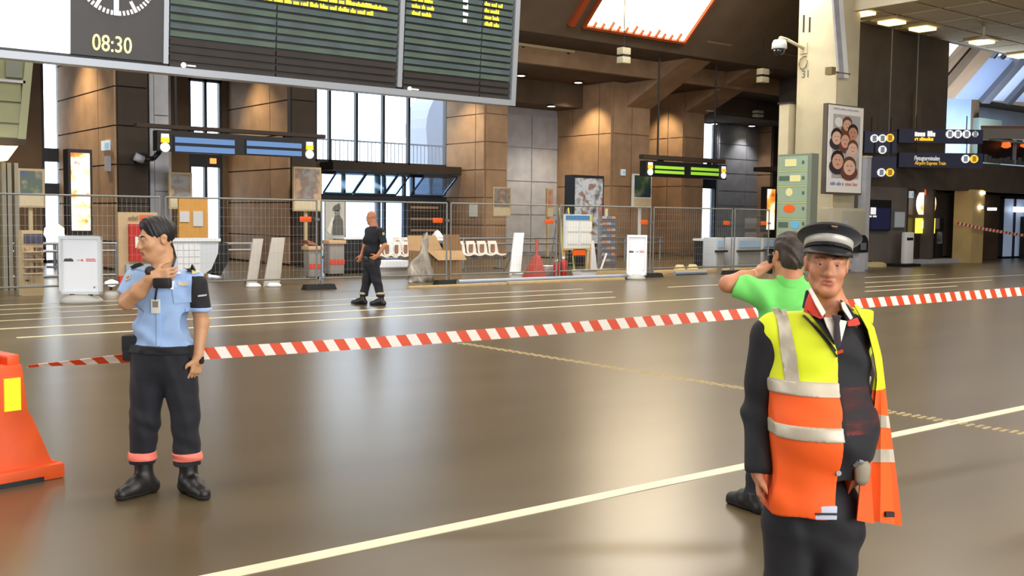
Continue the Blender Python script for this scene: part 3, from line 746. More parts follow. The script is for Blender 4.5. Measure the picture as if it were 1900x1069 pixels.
for k, uu in enumerate(posts[:-1]):
    lab = ['hidden at the frame edge', 'left of the white sign stand', 'behind the security guard', 'left of the walking man', 'under the cardboard box', 'below the red cone', 'behind the slim white sign stand', 'left of the cream column', 'behind the man in green'][k]
    t = thing('fence_weight', 'black rubber fence foot ' + lab, 'fence foot', (uu, VF, 0), 'black rubber fence feet')
    MB().hexa([(uu - .38, VF - .13, 0), (uu + .38, VF - .13, 0), (uu + .38, VF + .13, 0), (uu - .38, VF + .13, 0)], [(uu - .34, VF - .1, .12), (uu + .34, VF - .1, .12), (uu + .34, VF + .1, .12), (uu - .34, VF + .1, .12)]).build('rubber_block', RUBBER, t)
    for s_ in (-.06, .06): MB().tube((uu + s_, VF, .1), (uu + s_, VF, .2), .03, 8).build('socket', GALV, t)

# ================================================================== sign stands (face the visitors)
def camrect(x0, y0, x1, y1, dep):
    a, b = D(x0, (y0 + y1) / 2, dep), D(x1, (y0 + y1) / 2, dep)
    return a, b, D((x0 + x1) / 2, y1, dep).z, D((x0 + x1) / 2, y0, dep).z
def facing(p0, p1):
    d = Vector((p1.x - p0.x, p1.y - p0.y, 0)).normalized(); return d, Vector((-d.y, d.x, 0))
def local_box(mb, p0, d, n, x0, x1, y0, y1, z0, z1):
    q = [p0 + d * x + n * y for x, y in ((x0, y0), (x1, y0), (x1, y1), (x0, y1))]
    return mb.hexa([(a.x, a.y, z0) for a in q], [(a.x, a.y, z1) for a in q])
def sign_stand(label, x0, y0, x1, y1, gy, seed):
    g = G((x0 + x1) / 2, gy); dep = (g - CAMP).dot(FWD)
    a, b, z0, z1 = camrect(x0, y0, x1, y1, dep)
    d, n = facing(a, b); w = (b - a).length; p = Vector((a.x, a.y, 0))
    t = thing('sign_stand', label, 'sign', ((a.x + b.x) / 2, (a.y + b.y) / 2, 0), 'white poster stands')
    local_box(MB(), p, d, n, .03, w - .03, 0, .04, z0 + .03, z1 - .03).build('poster', mat('poster_white', (244, 247, 252), .35), t)
    f = MB(); local_box(f, p, d, n, 0, .045, -.03, .06, z0, z1); local_box(f, p, d, n, w - .045, w, -.03, .06, z0, z1); local_box(f, p, d, n, 0, w, -.03, .06, z0, z0 + .05); local_box(f, p, d, n, 0, w, -.035, .065, z1 - .06, z1)
    f.build('frame', mat('white_alu', (224, 230, 232), .35, .2), t)
    # base: rounded grey foot
    bm_ = MB(); c = p + d * (w / 2) + n * .03
    bm_.lathe((c.x, c.y, 0), [(w * .48, 0), (w * .48, .05), (w * .40, .1), (w * .22, .14)], 20); bm_.build('base', mat('grey_base', (186, 184, 178), .5), t, True)
    for xx in (.28, .72): local_box(MB(), p, d, n, w * xx - .03, w * xx + .03, .0, .06, .08, z0 + .02).build('upright', BLACK, t)
    h = z1 - z0
    m_ = MB(); r = random.Random(seed)
    for i in range(6): x = w * (.12 + i * .036); local_box(m_, p, d, n, x, x + w * .03, -.004, .01, z0 + h * .575, z0 + h * (.60 + r.random() * .025))
    local_box(m_, p, d, n, w * .10, w * .34, -.004, .01, z0 + h * .56, z0 + h * .575); m_.build('dark_emblem', DKPRINT, t)
    ar = MB(); local_box(ar, p, d, n, w * .42, w * .53, -.004, .01, z0 + h * .578, z0 + h * .588)
    q0 = p + d * (w * .53) - n * .004; q1 = p + d * (w * .53); tipv = p + d * (w * .585) - n * .004
    ar.prism([(q0.x, q0.y, z0 + h * .562), (tipv.x, tipv.y, z0 + h * .583), (q0.x, q0.y, z0 + h * .604)], tuple(n * .012)); ar.build('red_arrow', REDPRINT, t)
    m_ = MB()
    for j in range(2):
        x = w * .64
        while x < w * .86: ww = w * (.02 + .02 * r.random()); local_box(m_, p, d, n, x, x + ww * .7, -.004, .01, z0 + h * (.565 + j * .03), z0 + h * (.583 + j * .03)); x += ww
    m_.build('red_lettering', REDPRINT, t)
    bb = MB(); cc = p + d * (w * .83) - n * .004; bb.lathe((cc.x, cc.y, z0 + h * .12), [(w * .022, 0), (w * .022, .008)], 12, axis=-n); bb.build('small_emblem', STEEL, t)
sign_stand('wide white poster stand with red arrow, left of the security guard', 110, 438, 188, 546, 562, 3)
sign_stand('slim white poster stand with red arrow, beside the fence at right', 1163, 436, 1200, 511, 519, 4)

# ================================================================== facade posters, light boxes, small wall fittings
def poster(label, x0, y0, x1, y1, v, cols, seed, foot=.16, cat='poster', name='framed_poster', frame=BEIGE, group='landscape posters on the piers', th=.1, rod=False):
    a0, a1, z0, z1 = vrect(x0, y0, x1, y1, v)
    t = thing(name, label, cat, ((a0 + a1) / 2, v, z0), group)
    h = z1 - z0
    bx('frame', (a0, v, z0), (a1, v + th, z1), frame, t)
    bx('print', (a0 + .06, v - .012, z0 + h * (foot + .06)), (a1 - .06, v + .01, z1 - .06), print_mat('print_' + name, cols, 1.6, seed=seed), t)
    um = (a0 + a1) / 2; bx('stand_post', (um - .05, v + th, 0), (um + .05, v + th + .08, z1 - .1), frame, t); bx('foot', (um - .25, v + th - .1, 0), (um + .25, v + th + .3, .05), BLACK, t)
    bx('caption_strip', (a0 + .04, v - .012, z0 + .04), (a1 - .04, v + .01, z0 + h * (foot + .03)), PALEW, t)
    return t
LAND = [(60, 78, 150), (86, 106, 140), (104, 118, 92), (190, 180, 170), (226, 120, 84)]
LAND2 = [(104, 108, 126), (160, 156, 152), (140, 124, 114), (210, 176, 150), (232, 126, 90)]
poster('blue landscape poster with orange corner, by the kiosk', 33, 313, 83, 385, 30.2, LAND, 3.1, .28)
poster('grey landscape poster right above the white counter', 314, 320, 357, 388, 30.2, LAND2, 5.2, .26)
poster('grey and orange landscape poster left of the lobby entrance', 545, 310, 596, 392, 30.2, LAND2, 8.3, .22)
poster('small red-brown landscape poster right of the tall windows', 915, 347, 948, 402, 33.3, LAND2, 1.4, .27)
poster('narrow landscape poster seen edge on beside the grey wall', 1015, 350, 1027, 404, 33.0, LAND, 2.4, .3)
poster('dark blue landscape poster under the green displays', 1175, 323, 1209, 386, 30.5, [(28, 44, 90), (50, 66, 90), (60, 90, 50), (150, 150, 150)], 9.1, .26, frame=WHITE)
# rods that the posters hang on
def lightbox(label, x0, y0, x1, y1, v, cols, emit, seed, depth=.45, group=None, name='light_box', scale=1.3, frame=BLACK, stand=True):
    a0, a1, z0, z1 = vrect(x0, y0, x1, y1, v)
    t = thing(name, label, 'light box', ((a0 + a1) / 2, v, 0), group)
    bx('cabinet', (a0 - .07, v, z0 - .12), (a1 + .07, v + depth, z1 + .1), frame, t)
    bx('lit_poster', (a0, v - .02, z0), (a1, v + .01, z1), print_mat('lit_' + name, cols, scale, emit=emit, seed=seed), t)
    if stand: bx('plinth', (a0 + .1, v + .05, 0), (a1 - .1, v + depth - .05, z0 - .2), frame, t)
    return t
lightbox('glowing orange and white advertising light box on the left pier', 132, 284, 167, 428, 29.6, [(226, 90, 60), (255, 150, 60), (255, 236, 190), (255, 250, 240), (255, 120, 90)], .8, 2.2, scale=2.6)
lightbox('dark advertising stand with a grey patterned poster', 1066, 331, 1117, 452, 27.0, [(70, 60, 60), (140, 140, 146), (176, 184, 190), (120, 90, 84), (190, 120, 100)], .12, 4.4, scale=3.0)
lightbox('narrow glowing orange light box left of the green directory', 1423, 351, 1437, 426, 30.5, [(120, 40, 20), (255, 150, 60), (255, 240, 210), (255, 226, 180)], 1.6, 6.6, depth=.3)
def small(name, label, cat, x0, y0, x1, y1, v, m, th=.08, group=None, bevel=.01):
    a0, a1, z0, z1 = vrect(x0, y0, x1, y1, v); o = bx(name, (a0, v - th, z0), (a1, v, z1), m, None, bevel); return tag(o, label, cat, group)
PICT = mat('pictogram_blue', (150, 196, 226), .5, emit=.35)
def side_plate(name, x0, y0, x1, y1, u, th, m, parent=None):
    a, b_ = U(x0, (y0 + y1) / 2, u), U(x1, (y0 + y1) / 2, u); xm = (x0 + x1) / 2
    return bx(name, (u - th, b_.y, U(xm, y1, u).z), (u, a.y, U(xm, y0, u).z), m, parent)
c = U(198, 270, uA - .06); t = thing('pictogram_sign', 'small pale blue pictogram sign on the left pier beside the glowing light box', 'sign', (c.x, c.y, c.z - .15), 'pale blue pictogram signs')
side_plate('plate', 192, 261, 205, 279, uA - .06, .07, mat('pict_white', (220, 232, 238), .5, emit=.3), t); side_plate('figure', 195, 265, 202, 276, uA - .13, .015, PICT, t)
tag(side_plate('wall_switch_box', 199, 290, 206, 318, uA - .06, .08, GREYP), 'small grey box below the pictogram sign on the left pier', 'switch box')
for (px, py, uu, lab, vv) in ((1155, 320, uD, 'small pale blue pictogram sign beside the dark advertising stand', 32.43), (1689, 361, 0, 'small pale blue pictogram sign on the dark sign wall', VR)):
    c = V(px, py, vv)
    t = thing('pictogram_sign', lab, 'sign', (c.x, vv, c.z - .17), 'pale blue pictogram signs')
    bx('plate', (c.x - .11, vv - .08, c.z - .13), (c.x + .11, vv, c.z + .13), mat('pict_white', (220, 232, 238), .5, emit=.3), t); bx('figure', (c.x - .05, vv - .1, c.z - .08), (c.x + .06, vv - .07, c.z + .07), PICT, t)
pn0, pn1 = U(871, 390, uC - .06), U(886, 390, uC - .06)
tag(bx('paper_notice', (uC - .08, pn1.y, U(878, 402, uC).z), (uC - .06, pn0.y, U(878, 377, uC).z), WHPLAIN), 'white paper notice taped to the brown pier behind the fence', 'notice')
small('exit_sign', 'small orange lit sign over the door by the white counter', 'sign', 389, 294, 400, 304, 35.98, mat('sign_orange', (255, 160, 80), .5, emit=1.2))
small('paper_notice', 'white paper sheet pinned to the grey wall by the machines', 'notice', 1382, 405, 1410, 424, 35.94, WHPLAIN, .02); small('paper_notice', 'second white sheet hanging just over the machines', 'notice', 1382, 431, 1409, 448, 35.94, WHPLAIN, .02)
# curved pipe on the left grey column
pp = [V(290, 196, 30.2), V(300, 197, 30.2)]
c0 = V(252, 290, 30.1)
t = thing('swan_neck_lamp', 'dark bent pipe arm sticking out left of the blue displays', 'lamp arm', (c0.x, 30.1, c0.z))
MB().path([V(250, 292, 30.05), V(268, 296, 30.05), V(285, 294, 30.05), V(296, 282, 30.05), V(299, 270, 30.05)], .07, 8).build('pipe', BLACK, t, True); MB().tube(V(250, 290, 30.05), V(266, 297, 30.05), .12, 10).build('nozzle', GREYP, t, True)
c1 = V(262, 294, 30.2); bx('wall_plate', (c1.x - .15, 30.1, c1.z - .15), (c1.x + .15, 30.35, c1.z + .15), BLACK, t)
# orange kiosk door panels beside the counter
def gslab(name, x0, y0, x1, dep_v, m, parent, z0=0.0, th=.1):
    a0, a1, _, z1 = vrect(x0, y0, x1, y0 + 2, dep_v); return bx(name, (a0, dep_v, z0), (a1, dep_v + th, z1), m, parent)
od = thing('plywood_partition', 'ochre plywood door with white sheets behind the guard', 'door panel', (V(356, 400, 28.6).x, 28.6, 0))
gslab('door_leaf', 332, 367, 386, 28.6, mat('ochre_plywood', (206, 150, 66), .6, var=.08, scale=3), od)
for r_ in ((358, 392, 376, 420), (333, 392, 351, 412)):
    a0, a1, z0, z1 = vrect(*r_, 28.6); bx('white_sheet', (a0, 28.57, z0), (a1, 28.61, z1), mat('sheet_grey_white', (206, 206, 204), .6), od)
# red hose cabinet
hc = thing('fire_hose_cabinet', 'beige site panel with a red fire box, behind the guard', 'fire panel', (V(255, 500, 25.2).x, 25.2, 0))
gslab('panel', 219, 394, 292, 25.2, mat('beige_panel', (196, 170, 132), .6, var=.06, scale=3), hc)
a0, a1, z0, z1 = vrect(238, 416, 282, 484, 25.2); bx('red_box', (a0, 25.1, z0), (a1, 25.22, z1), REDP, hc)
a0, a1, z0, z1 = vrect(248, 439, 266, 460, 25.2); bx('white_label', (a0, 25.08, z0), (a1, 25.11, z1), WHPLAIN, hc)
a0, a1, z0, z1 = vrect(238, 399, 282, 408, 25.2); m_ = MB(); marks(m_, a0, a1, z0, .1, 25.18, .03, 33); m_.build('lettering', mat('faded_print', (150, 130, 104), .6), hc)
a0, a1, z0, z1 = vrect(232, 490, 286, 520, 25.2); bx('lower_panel', (a0, 25.1, z0), (a1, 25.22, z1), mat('blue_grey_plate', (160, 176, 190), .6), hc)
a0, a1, z0, z1 = vrect(219, 512, 228, 528, 25.2); bx('red_sticker', (a0, 25.1, z0), (a1, 25.22, z1), REDPRINT, hc)

# white tiled counter with a rounded right end
wc_v = 26.0
a0 = V(318, 480, wc_v).x; a1 = V(406, 470, wc_v).x; z1 = zV(360, 445, wc_v)
wc = thing('white_counter', 'white tiled counter with a rounded end, right of the guard', 'counter', ((a0 + a1) / 2, wc_v, 0))
prof = [(a0, z1), (a1, z1), (a1 - .02, z1 - .35), (a1 - .2, z1 - .75), (a1 - .5, z1 - .95), (a1 - .55, .0), (a0, 0)]
MB().prism([(x, wc_v, z) for x, z in prof], (0, .9, 0)).build('counter_body', mat('white_counter', (214, 222, 230), .3), wc)
bx('counter_edge', (a0 - .03, wc_v - .04, z1 - .04), (a1 + .04, wc_v + .94, z1 + .03), WHITE, wc)
for i in range(5):
    for j in range(5):
        x = a0 + (a1 - .5 - a0) * i / 5; z = .05 + j * (z1 - .15) / 5; bx('tile', (x + .01, wc_v - .02, z + .01), (x + (a1 - .5 - a0) / 5 - .01, wc_v + .005, z + (z1 - .15) / 5 - .01), WHITE, wc)
MB().prism([(x + .3, wc_v + .25, z) for x, z in [(a1 - .3, z1 - .05), (a1 + .05, z1 - .1), (a1 + .1, z1 - .5), (a1 - .15, z1 - .95), (a1 - .5, z1 - .8)]], (0, .6, 0)).build('dark_end_panel', BLACK, wc)
wc['label'] = 'white tiled counter with a rounded dark end, right of the guard'
# leaflet stand
t = thing('leaflet_stand', 'tall beige leaflet stand with a dark header, left of the sign stand', 'leaflet stand', (V(61, 535, 22.2).x, 22.2, 0))
a0, a1, z0, z1 = vrect(41, 428, 80, 520, 22.2); bx('back_panel', (a0, 22.2, 0), (a1, 22.5, z1), BEIGE, t)
b0, b1, z0, z1 = vrect(44, 434, 79, 452, 22.2); bx('header', (b0, 22.16, z0), (b1, 22.21, z1), print_mat('stand_header', [(40, 34, 50), (64, 60, 84), (90, 84, 100)], 3), t)
for j, y in enumerate((459, 473, 487, 499)):
    for i in range(2):
        b0, b1, z0, z1 = vrect(45 + i * 18, y, 60 + i * 18, y + 7, 22.2); bx('leaflet', (b0, 22.12, z0), (b1, 22.2, z1), print_mat('leaflet_print', [(70, 60, 60), (150, 120, 90), (214, 190, 150)], 6, seed=j + i * 3.3), t)
    b0, b1, z0, z1 = vrect(43, y + 7, 79, y + 9, 22.2); bx('ledge', (b0, 22.05, z0), (b1, 22.2, z1), PALEW, t)
b0, b1, z0, z1 = vrect(47, 519, 53, 522, 22.2); bx('small_emblem', (b0, 22.17, z0), (b1, 22.2, z1), DKPRINT, t)
# lit shop behind (warm glow at x 80-110) : hanging paper lamp and shelf
c = V(101, 432, 33.0)
t = thing('globe_lamp', 'glowing white globe lamp in the left doorway', 'lamp', (c.x, 33.0, 0))
MB().lathe((c.x, 33, c.z - .28), [(.02, 0), (.2, .06), (.3, .24), (.27, .42), (.1, .55)], 16).build('globe', mat('globe_glow', (255, 246, 214), .5, emit=2.5), t, True); MB().tube((c.x, 33, 0), (c.x, 33, c.z - .25), .05, 8).build('post', STEEL, t); MB().lathe((c.x, 33, 0), [(.25, 0), (.22, .05)], 14).build('foot', STEEL, t)
# railing along the bays
def railing(label, p0, p1, v, ys, posts):
    a = V(p0, ys[0], v); b = V(p1, ys[0], v)
    t = thing('steel_railing', label, 'railing', ((a.x + b.x) / 2, v, 0), 'steel railings along the facade')
    for y in ys:
        z = zV((p0 + p1) / 2, y, v); MB().tube((a.x, v, z), (b.x, v, z), .035, 8).build('rail', STEEL, t)
    zt_ = zV((p0 + p1) / 2, ys[0], v)
    for p in posts: x = V(p, 450, v).x; MB().tube((x, v, 0), (x, v, zt_), .04, 8).build('post', STEEL, t)
railing('steel railing behind the leaflet stand and white sign stand', 17, 222, 28.0, (452, 466, 512), (20, 108, 215))
railing('steel railing left of the leaning boards', 405, 470, 28.0, (452, 464), (410, 466))
railing('steel railing behind the white chairs by the pier', 765, 1230, 30.0, (442, 452), (770, 860, 960, 1060, 1160, 1225))
# bright lamp reflector on floor behind guard
t = thing('oval_lamp', 'small bright oval lamp low beside the guard', 'lamp', (V(207, 526, 23.0).x, 23.0, 0)); c = V(207, 525, 23.0)
MB().lathe((c.x, 23, c.z), [(.02, -.08), (.13, -.04), (.14, .02), (.03, .07)], 14).build('lamp_head', mat('lamp_white_glow', (255, 255, 250), .5, emit=2), t, True); MB().tube((c.x, 23.05, 0), (c.x, 23.05, c.z), .03, 8).build('stem', BLACK, t)

# ================================================================== leaning boards, bins, boxes
def lean_board(label, x0, y0, x1, y1, gx0, gx1, v, m, th=.05, group='boards leaning behind the fence'):
    top = [V(x0, y0, v + .35), V(x1, y0, v + .35)]; bot = [V(gx0, y1, v), V(gx1, y1, v)]
    for q in bot: q.z = 0.0
    t = thing('leaning_board', label, 'board', (bot[0].lerp(bot[1], .5)), group)
    MB().prism([bot[0], bot[1], top[1], top[0]], (0, th, 0)).build('board', m, t, bevel=.008)
    foot = bot[0].lerp(bot[1], .5); MB().lathe((foot.x - .0, foot.y - .12, 0), [(.16, 0), (.17, .04), (.1, .09)], 14).build('foot_weight', WHITE, t, True)
    p = top[0].lerp(top[1], .5); MB().tube((p.x, p.y + th + .01, p.z * .8), (p.x, p.y + .75, .0), .025, 6).build('rear_prop', STEEL, t)
    return t
GB = mat('grey_beige_board', (172, 166, 156), .6, var=.06, scale=2)
lean_board('grey leaning board, left one of the pair beside the black fence foot', 470, 443, 489, 521, 457, 476, 22.6, GB)
lean_board('grey leaning board, right one of the pair beside the black fence foot', 505, 441, 529, 522, 489, 519, 22.5, GB)
lean_board('white narrow board leaning right of the row of chairs', 955, 432, 973, 505, 946, 966, 24.0, WHITE)
# grey bins in pairs
def bin_(label, x0, y0, x1, gy, v, m, topm, extra=None):
    a0, a1, _, z1 = vrect(x0, y0, x1, gy, v)
    t = thing('waste_bin', label, 'bin', ((a0 + a1) / 2, v, 0), 'grey bins behind the fence')
    w = a1 - a0
    bx('bin_body', (a0, v, .05), (a1, v + w * .9, z1 - .1), m, t, .02); bx('lid', (a0 - .04, v - .04, z1 - .1), (a1 + .04, v + w * .9 + .04, z1), topm, t, .015)
    bx('red_band', (a0 - .005, v - .01, z1 * .32), (a1 + .005, v + .01, z1 * .46), REDPRINT, t); bx('plinth', (a0 + .05, v + .05, 0), (a1 - .05, v + w * .8, .06), BLACK, t)
    return t
BINM = mat('bin_grey', (142, 136, 130), .6, var=.06, scale=3); BINT = mat('bin_lid_wood', (206, 168, 128), .6)
bin_('grey bin with pale lid left of the poster stand figure', 574, 457, 597, 520, 24.6, BINM, BINT); bin_('grey bin with pale lid and red band left of the black crates', 612, 446, 639, 510, 25.6, BINM, BINT)
t = thing('wooden_tray', 'red-brown open tray tilted on the bin lid', 'tray', (V(580, 452, 24.7).x, 24.75, 1.0)); a0, a1, z0, z1 = vrect(568, 446, 588, 456.0, 24.75); z0 += .03
t.location.z = z0
MB().prism([(a0, 24.75, z1), (a0 + .08, 24.75, z1), (a1, 24.75, z0 + .02), (a1, 24.75, z0 - .02), (a0 + .1, 24.75, z0)], (0, .35, 0)).build('tray', mat('tray_brown', (150, 92, 70), .6), t)
# printed figure poster stand
t = thing('figure_poster', 'tall poster of a capped figure in grey, left of the walking man', 'poster', (V(622, 500, 27.5).x, 27.5, 0)); a0, a1, z0, z1 = vrect(604, 374, 640, 510, 27.5)
bx('panel', (a0, 27.5, 0), (a1, 27.58, z1), mat('poster_grey', (176, 174, 164), .5, var=.05, scale=2), t)
def flat_poly(pts, v, m, name, parent, th=.012):
    MB().prism([(V(x, y, v).x, v - .002, V(x, y, v).z) for x, y in pts], (0, -th, 0)).build(name, m, parent)
FIGD = mat('figure_dark_grey', (84, 84, 78), .6)
flat_poly([(616, 390), (620, 382), (630, 377), (632, 388), (626, 392)], 27.5, FIGD, 'printed_cap', t); flat_poly([(620, 390), (631, 389), (630, 398), (622, 400)], 27.5, mat('figure_grey', (120, 116, 106), .6), 'printed_face', t)
flat_poly([(622, 400), (630, 399), (636, 410), (637, 436), (616, 436), (617, 412)], 27.5, FIGD, 'printed_coat', t); flat_poly([(606, 428), (616, 402), (620, 406), (612, 436)], 27.5, mat('figure_pale', (206, 202, 190), .6), 'printed_sleeve', t)
# black crates under the lobby
t = thing('black_cabinet', 'waist-high black cabinet directly behind the walking man', 'cabinet', (V(662, 500, 26.5).x, 26.5, 0)); a0, a1, z0, z1 = vrect(640, 441, 690, 508, 26.5)
BKM = mat('black_plastic', (36, 36, 40), .45, var=.1, scale=4)
bx('cabinet_body', (a0, 26.5, .04), (a1, 27.2, z1 - .05), BKM, t, .015); bx('top', (a0 - .05, 26.45, z1 - .05), (a1 + .05, 27.25, z1), WHITE, t); bx('plinth', (a0 + .04, 26.54, 0), (a1 - .04, 27.1, .05), BLACK, t)
um = (a0 + a1) / 2
for q0, q1 in ((a0 + .03, um - .01), (um + .01, a1 - .03)):
    for k in range(2):
        h = (z1 - .12) / 2; bx('door', (q0, 26.47, .07 + k * h), (q1, 26.51, .05 + (k + 1) * h), BKM, t); 
# seat rows
SEATW = mat('bench_white', (232, 222, 212), .4); SEATB = mat('seat_brown_pad', (140, 104, 84), .6)
def seat_row(label, x0, x1, ytop, ybot, v, n):
    a0 = V(x0, ytop, v).x; a1 = V(x1, ytop, v).x; zb_ = zV((x0 + x1) / 2, ytop, v)
    t = thing('seat_row', label, 'bench', ((a0 + a1) / 2, v, 0), 'white rows of waiting seats')
    w = (a1 - a0) / n; zs = .46
    bx('beam', (a0, v + .25, zs - .14), (a1, v + .33, zs - .06), STEEL, t)
    for i in range(n):
        x = a0 + i * w + w * .06; ww = w * .86
        pr_ = [(0, zs), (.12, zs - .015), (.34, zs - .02), (.44, zs + .02), (.5, zs + .16), (.55, zs + .34), (zb_ - zs) and (.60, zb_)]
        m_ = MB(); ny = 7; nx = 6; vs = []
        for side in (0, 1):
            for j, (yy, z) in enumerate(pr_):
                for k in range(nx + 1):
                    s_ = k / nx * 2 - 1; cup = .05 * s_ * s_; narrow = 1 - .12 * max(0, (j - 3) / 3) ** 2
                    vs.append((x + ww / 2 + s_ * ww / 2 * narrow, v + yy - cup * (j > 3) + side * .02 * (j > 3), z + cup * (j <= 3) - side * .025 * (j <= 3)))
        fs = []
        K = ny * (nx + 1)
        for j in range(ny - 1):
            for k in range(nx):
                q = j * (nx + 1) + k; fs += [(q, q + 1, q + nx + 2, q + nx + 1), (K + q, K + q + nx + 1, K + q + nx + 2, K + q + 1)]
        for j in range(ny - 1):
            for q in (j * (nx + 1), j * (nx + 1) + nx): fs.append((q, q + nx + 1, K + q + nx + 1, K + q))
        for k in range(nx):
            for q in (k, (ny - 1) * (nx + 1) + k): fs.append((q, K + q, K + q + 1, q + 1))
        m_.add(vs, fs); m_.build('seat', SEATW, t, True)
        bx('seat_pad', (x + ww * .25, v + .43, zs + .08), (x + ww * .62, v + .47, zb_ - .1), SEATB, t)
    for x in (a0 + .1, a1 - .1):
        MB().tube((x, v + .29, 0), (x, v + .29, zs - .1), .035, 8).build('leg', STEEL, t); bx('foot_bar', (x - .03, v + .0, 0), (x + .03, v + .58, .04), STEEL, t)
seat_row('white row of seats right behind the walking man', 708, 778, 449, 482, 26.4, 4)
seat_row('white row of four seats with dark undersides, left of the white leaning board', 860, 942, 448, 480, 26.4, 4)
seat_row('white row of seats further back over the first row', 745, 790, 441, 455, 29.0, 3)
# white low counter under the first seat row
t = thing('low_white_counter', 'low white plinth below the first row of seats', 'plinth', (V(735, 515, 24.6).x, 24.6, 0)); a0, a1, z0, z1 = vrect(702, 484, 760, 520, 24.6)
bx('plinth_body', (a0, 24.6, 0), (a1, 25.3, z1), WHITE, t, .02); bx('ledge', (a0 - .05, 24.5, z1 * .55), (a1 + .03, 24.62, z1 * .62), SILVER, t)
# cardboard box with plastic sheet
t = thing('cardboard_box', 'large open brown cardboard box standing behind the fence', 'box', (V(826, 522, 22.6).x, 22.6, 0)); a0, a1, z0, z1 = vrect(793, 466, 857, 522, 22.6)
bx('carton', (a0, 22.6, 0), (a1, 23.5, z1), CARD, t)
MB().prism([(a0, 22.6, z1), (a1, 22.6, z1), (a1 - .1, 22.25, z1 - .22), (a0 + .1, 22.25, z1 - .22)], (0, .012, .012)).build('front_flap', CARD, t); MB().prism([(a1, 22.6, z1), (a1, 23.5, z1), (a1 - .04, 23.4, z1 + .42), (a1 - .04, 22.7, z1 + .42)], (.012, 0, .0)).build('side_flap', CARD, t)
MB().prism([(a0, 23.5, z1), (a1, 23.5, z1), (a1 - .1, 23.7, z1 + .38), (a0 + .1, 23.7, z1 + .38)], (0, .012, 0)).build('rear_flap', CARD, t)
t = thing('plastic_sheeting', 'crumpled greyish plastic sheeting slumped against the cardboard box', 'plastic sheet', (V(785, 515, 22.3).x, 22.3, 0))
m_ = MB(); r = random.Random(5); c0 = V(760, 522, 22.2).x; c1 = V(800, 480, 22.2).x; N = 9; vs = []
for side in (0, 1):
    for j in range(N):
        for i in range(N):
            s_, q = i / (N - 1), j / (N - 1); x = c0 + (c1 - c0) * s_; z = q * (0.15 + 1.05 * s_ ** .9) * (1 + .1 * sin(9 * s_)); vs.append((x + .04 * r.uniform(-1, 1) * (1 - q * .2), 22.35 - .25 * (1 - q) + .08 * sin(11 * s_ + 5 * q) + side * .03, max(0, z + .03 * r.uniform(-1, 1) * q)))
fs = []
for j in range(N - 1):
    for i in range(N - 1): q = j * N + i; fs += [(q, q + 1, q + N + 1, q + N), (N * N + q, N * N + q + N, N * N + q + N + 1, N * N + q + 1)]
for i in range(N - 1):
    for q, st in ((i, 1), ((N - 1) * N + i, 1)): fs.append((q, N * N + q, N * N + q + 1, q + 1))
    for q in (i * N, i * N + N - 1): fs.append((q, q + N, N * N + q + N, N * N + q))
m_.add(vs, fs).build('sheet', mat('plastic_film', (150, 142, 128), .3, var=.1, scale=5), t, True)
# wash basin like white bowl on a dark stand behind the box
c = V(814, 446, 27.5); t = thing('white_bowl_stand', 'white shallow bowl with crumpled paper on a dark stand above the cardboard box', 'stand', (c.x, 27.5, 0))
MB().lathe((c.x, 27.5, c.z - .1), [(.1, 0), (.36, .07), (.42, .16), (.36, .15), (.1, .06)], 18).build('bowl', WHITE, t, True); MB().lathe((c.x, 27.5, 0), [(.3, 0), (.28, .05), (.12, .1), (.12, c.z - .1)], 14).build('pedestal', BLACK, t)
MB().lathe((c.x - .05, 27.5, c.z + .02), [(.12, 0), (.2, .1), (.08, .26), (.02, .3)], 7).build('crumpled_paper', WHPLAIN, t)
# notice board on legs
nb_v = 23.2; a0, a1, z0, z1 = vrect(1048, 398, 1095, 460, nb_v)
t = thing('notice_board', 'white site notice board with blue header on timber legs', 'notice board', ((a0 + a1) / 2, nb_v, 0))
bx('board_sheet', (a0, nb_v, z0), (a1, nb_v + .06, z1), mat('notice_white', (222, 226, 230), .5, var=.04, scale=4), t); bx('blue_header', (a0 + .03, nb_v - .012, z1 - .16), (a1 - .03, nb_v + .01, z1 - .03), mat('header_blue', (76, 136, 190), .5), t)
for x in (a0 + .02, a1 - .08): MB().hexa([(x, nb_v + .06, 0), (x + .06, nb_v + .06, 0), (x + .06, nb_v + .12, 0), (x, nb_v + .12, 0)], [(x, nb_v + .06, z1), (x + .06, nb_v + .06, z1), (x + .06, nb_v + .12, z1), (x, nb_v + .12, z1)]).build('leg', TIMBER, t)
bx('cross_bar', (a0 - .05, nb_v - .02, z0 - .06), (a1 + .05, nb_v + .06, z0), TIMBER, t)
for k in range(4):
    x = a0 + .12 + (k % 2) * .5; z = z0 + .12 + (k // 2) * .36; bx('pinned_sheet', (x, nb_v - .012, z), (x + .42, nb_v + .005, z + .28), WHPLAIN, t)
b0, b1, q0, q1 = vrect(1063, 462, 1086, 474, nb_v); bx('orange_plate', (b0, nb_v - .02, q0), (b1, nb_v + .02, q1), ORTAG, t); bx('yellow_notice', (V(1100, 400, nb_v).x, nb_v + .3, zV(1105, 426, nb_v)), (V(1112, 400, nb_v).x, nb_v + .34, zV(1105, 398, nb_v)), mat('yellow_sheet', (214, 206, 80), .6), t)
bx('yellow_post', (V(1110, 400, nb_v).x, nb_v + .34, 0), (V(1112, 400, nb_v).x, nb_v + .4, zV(1105, 398, nb_v)), TIMBER, t)
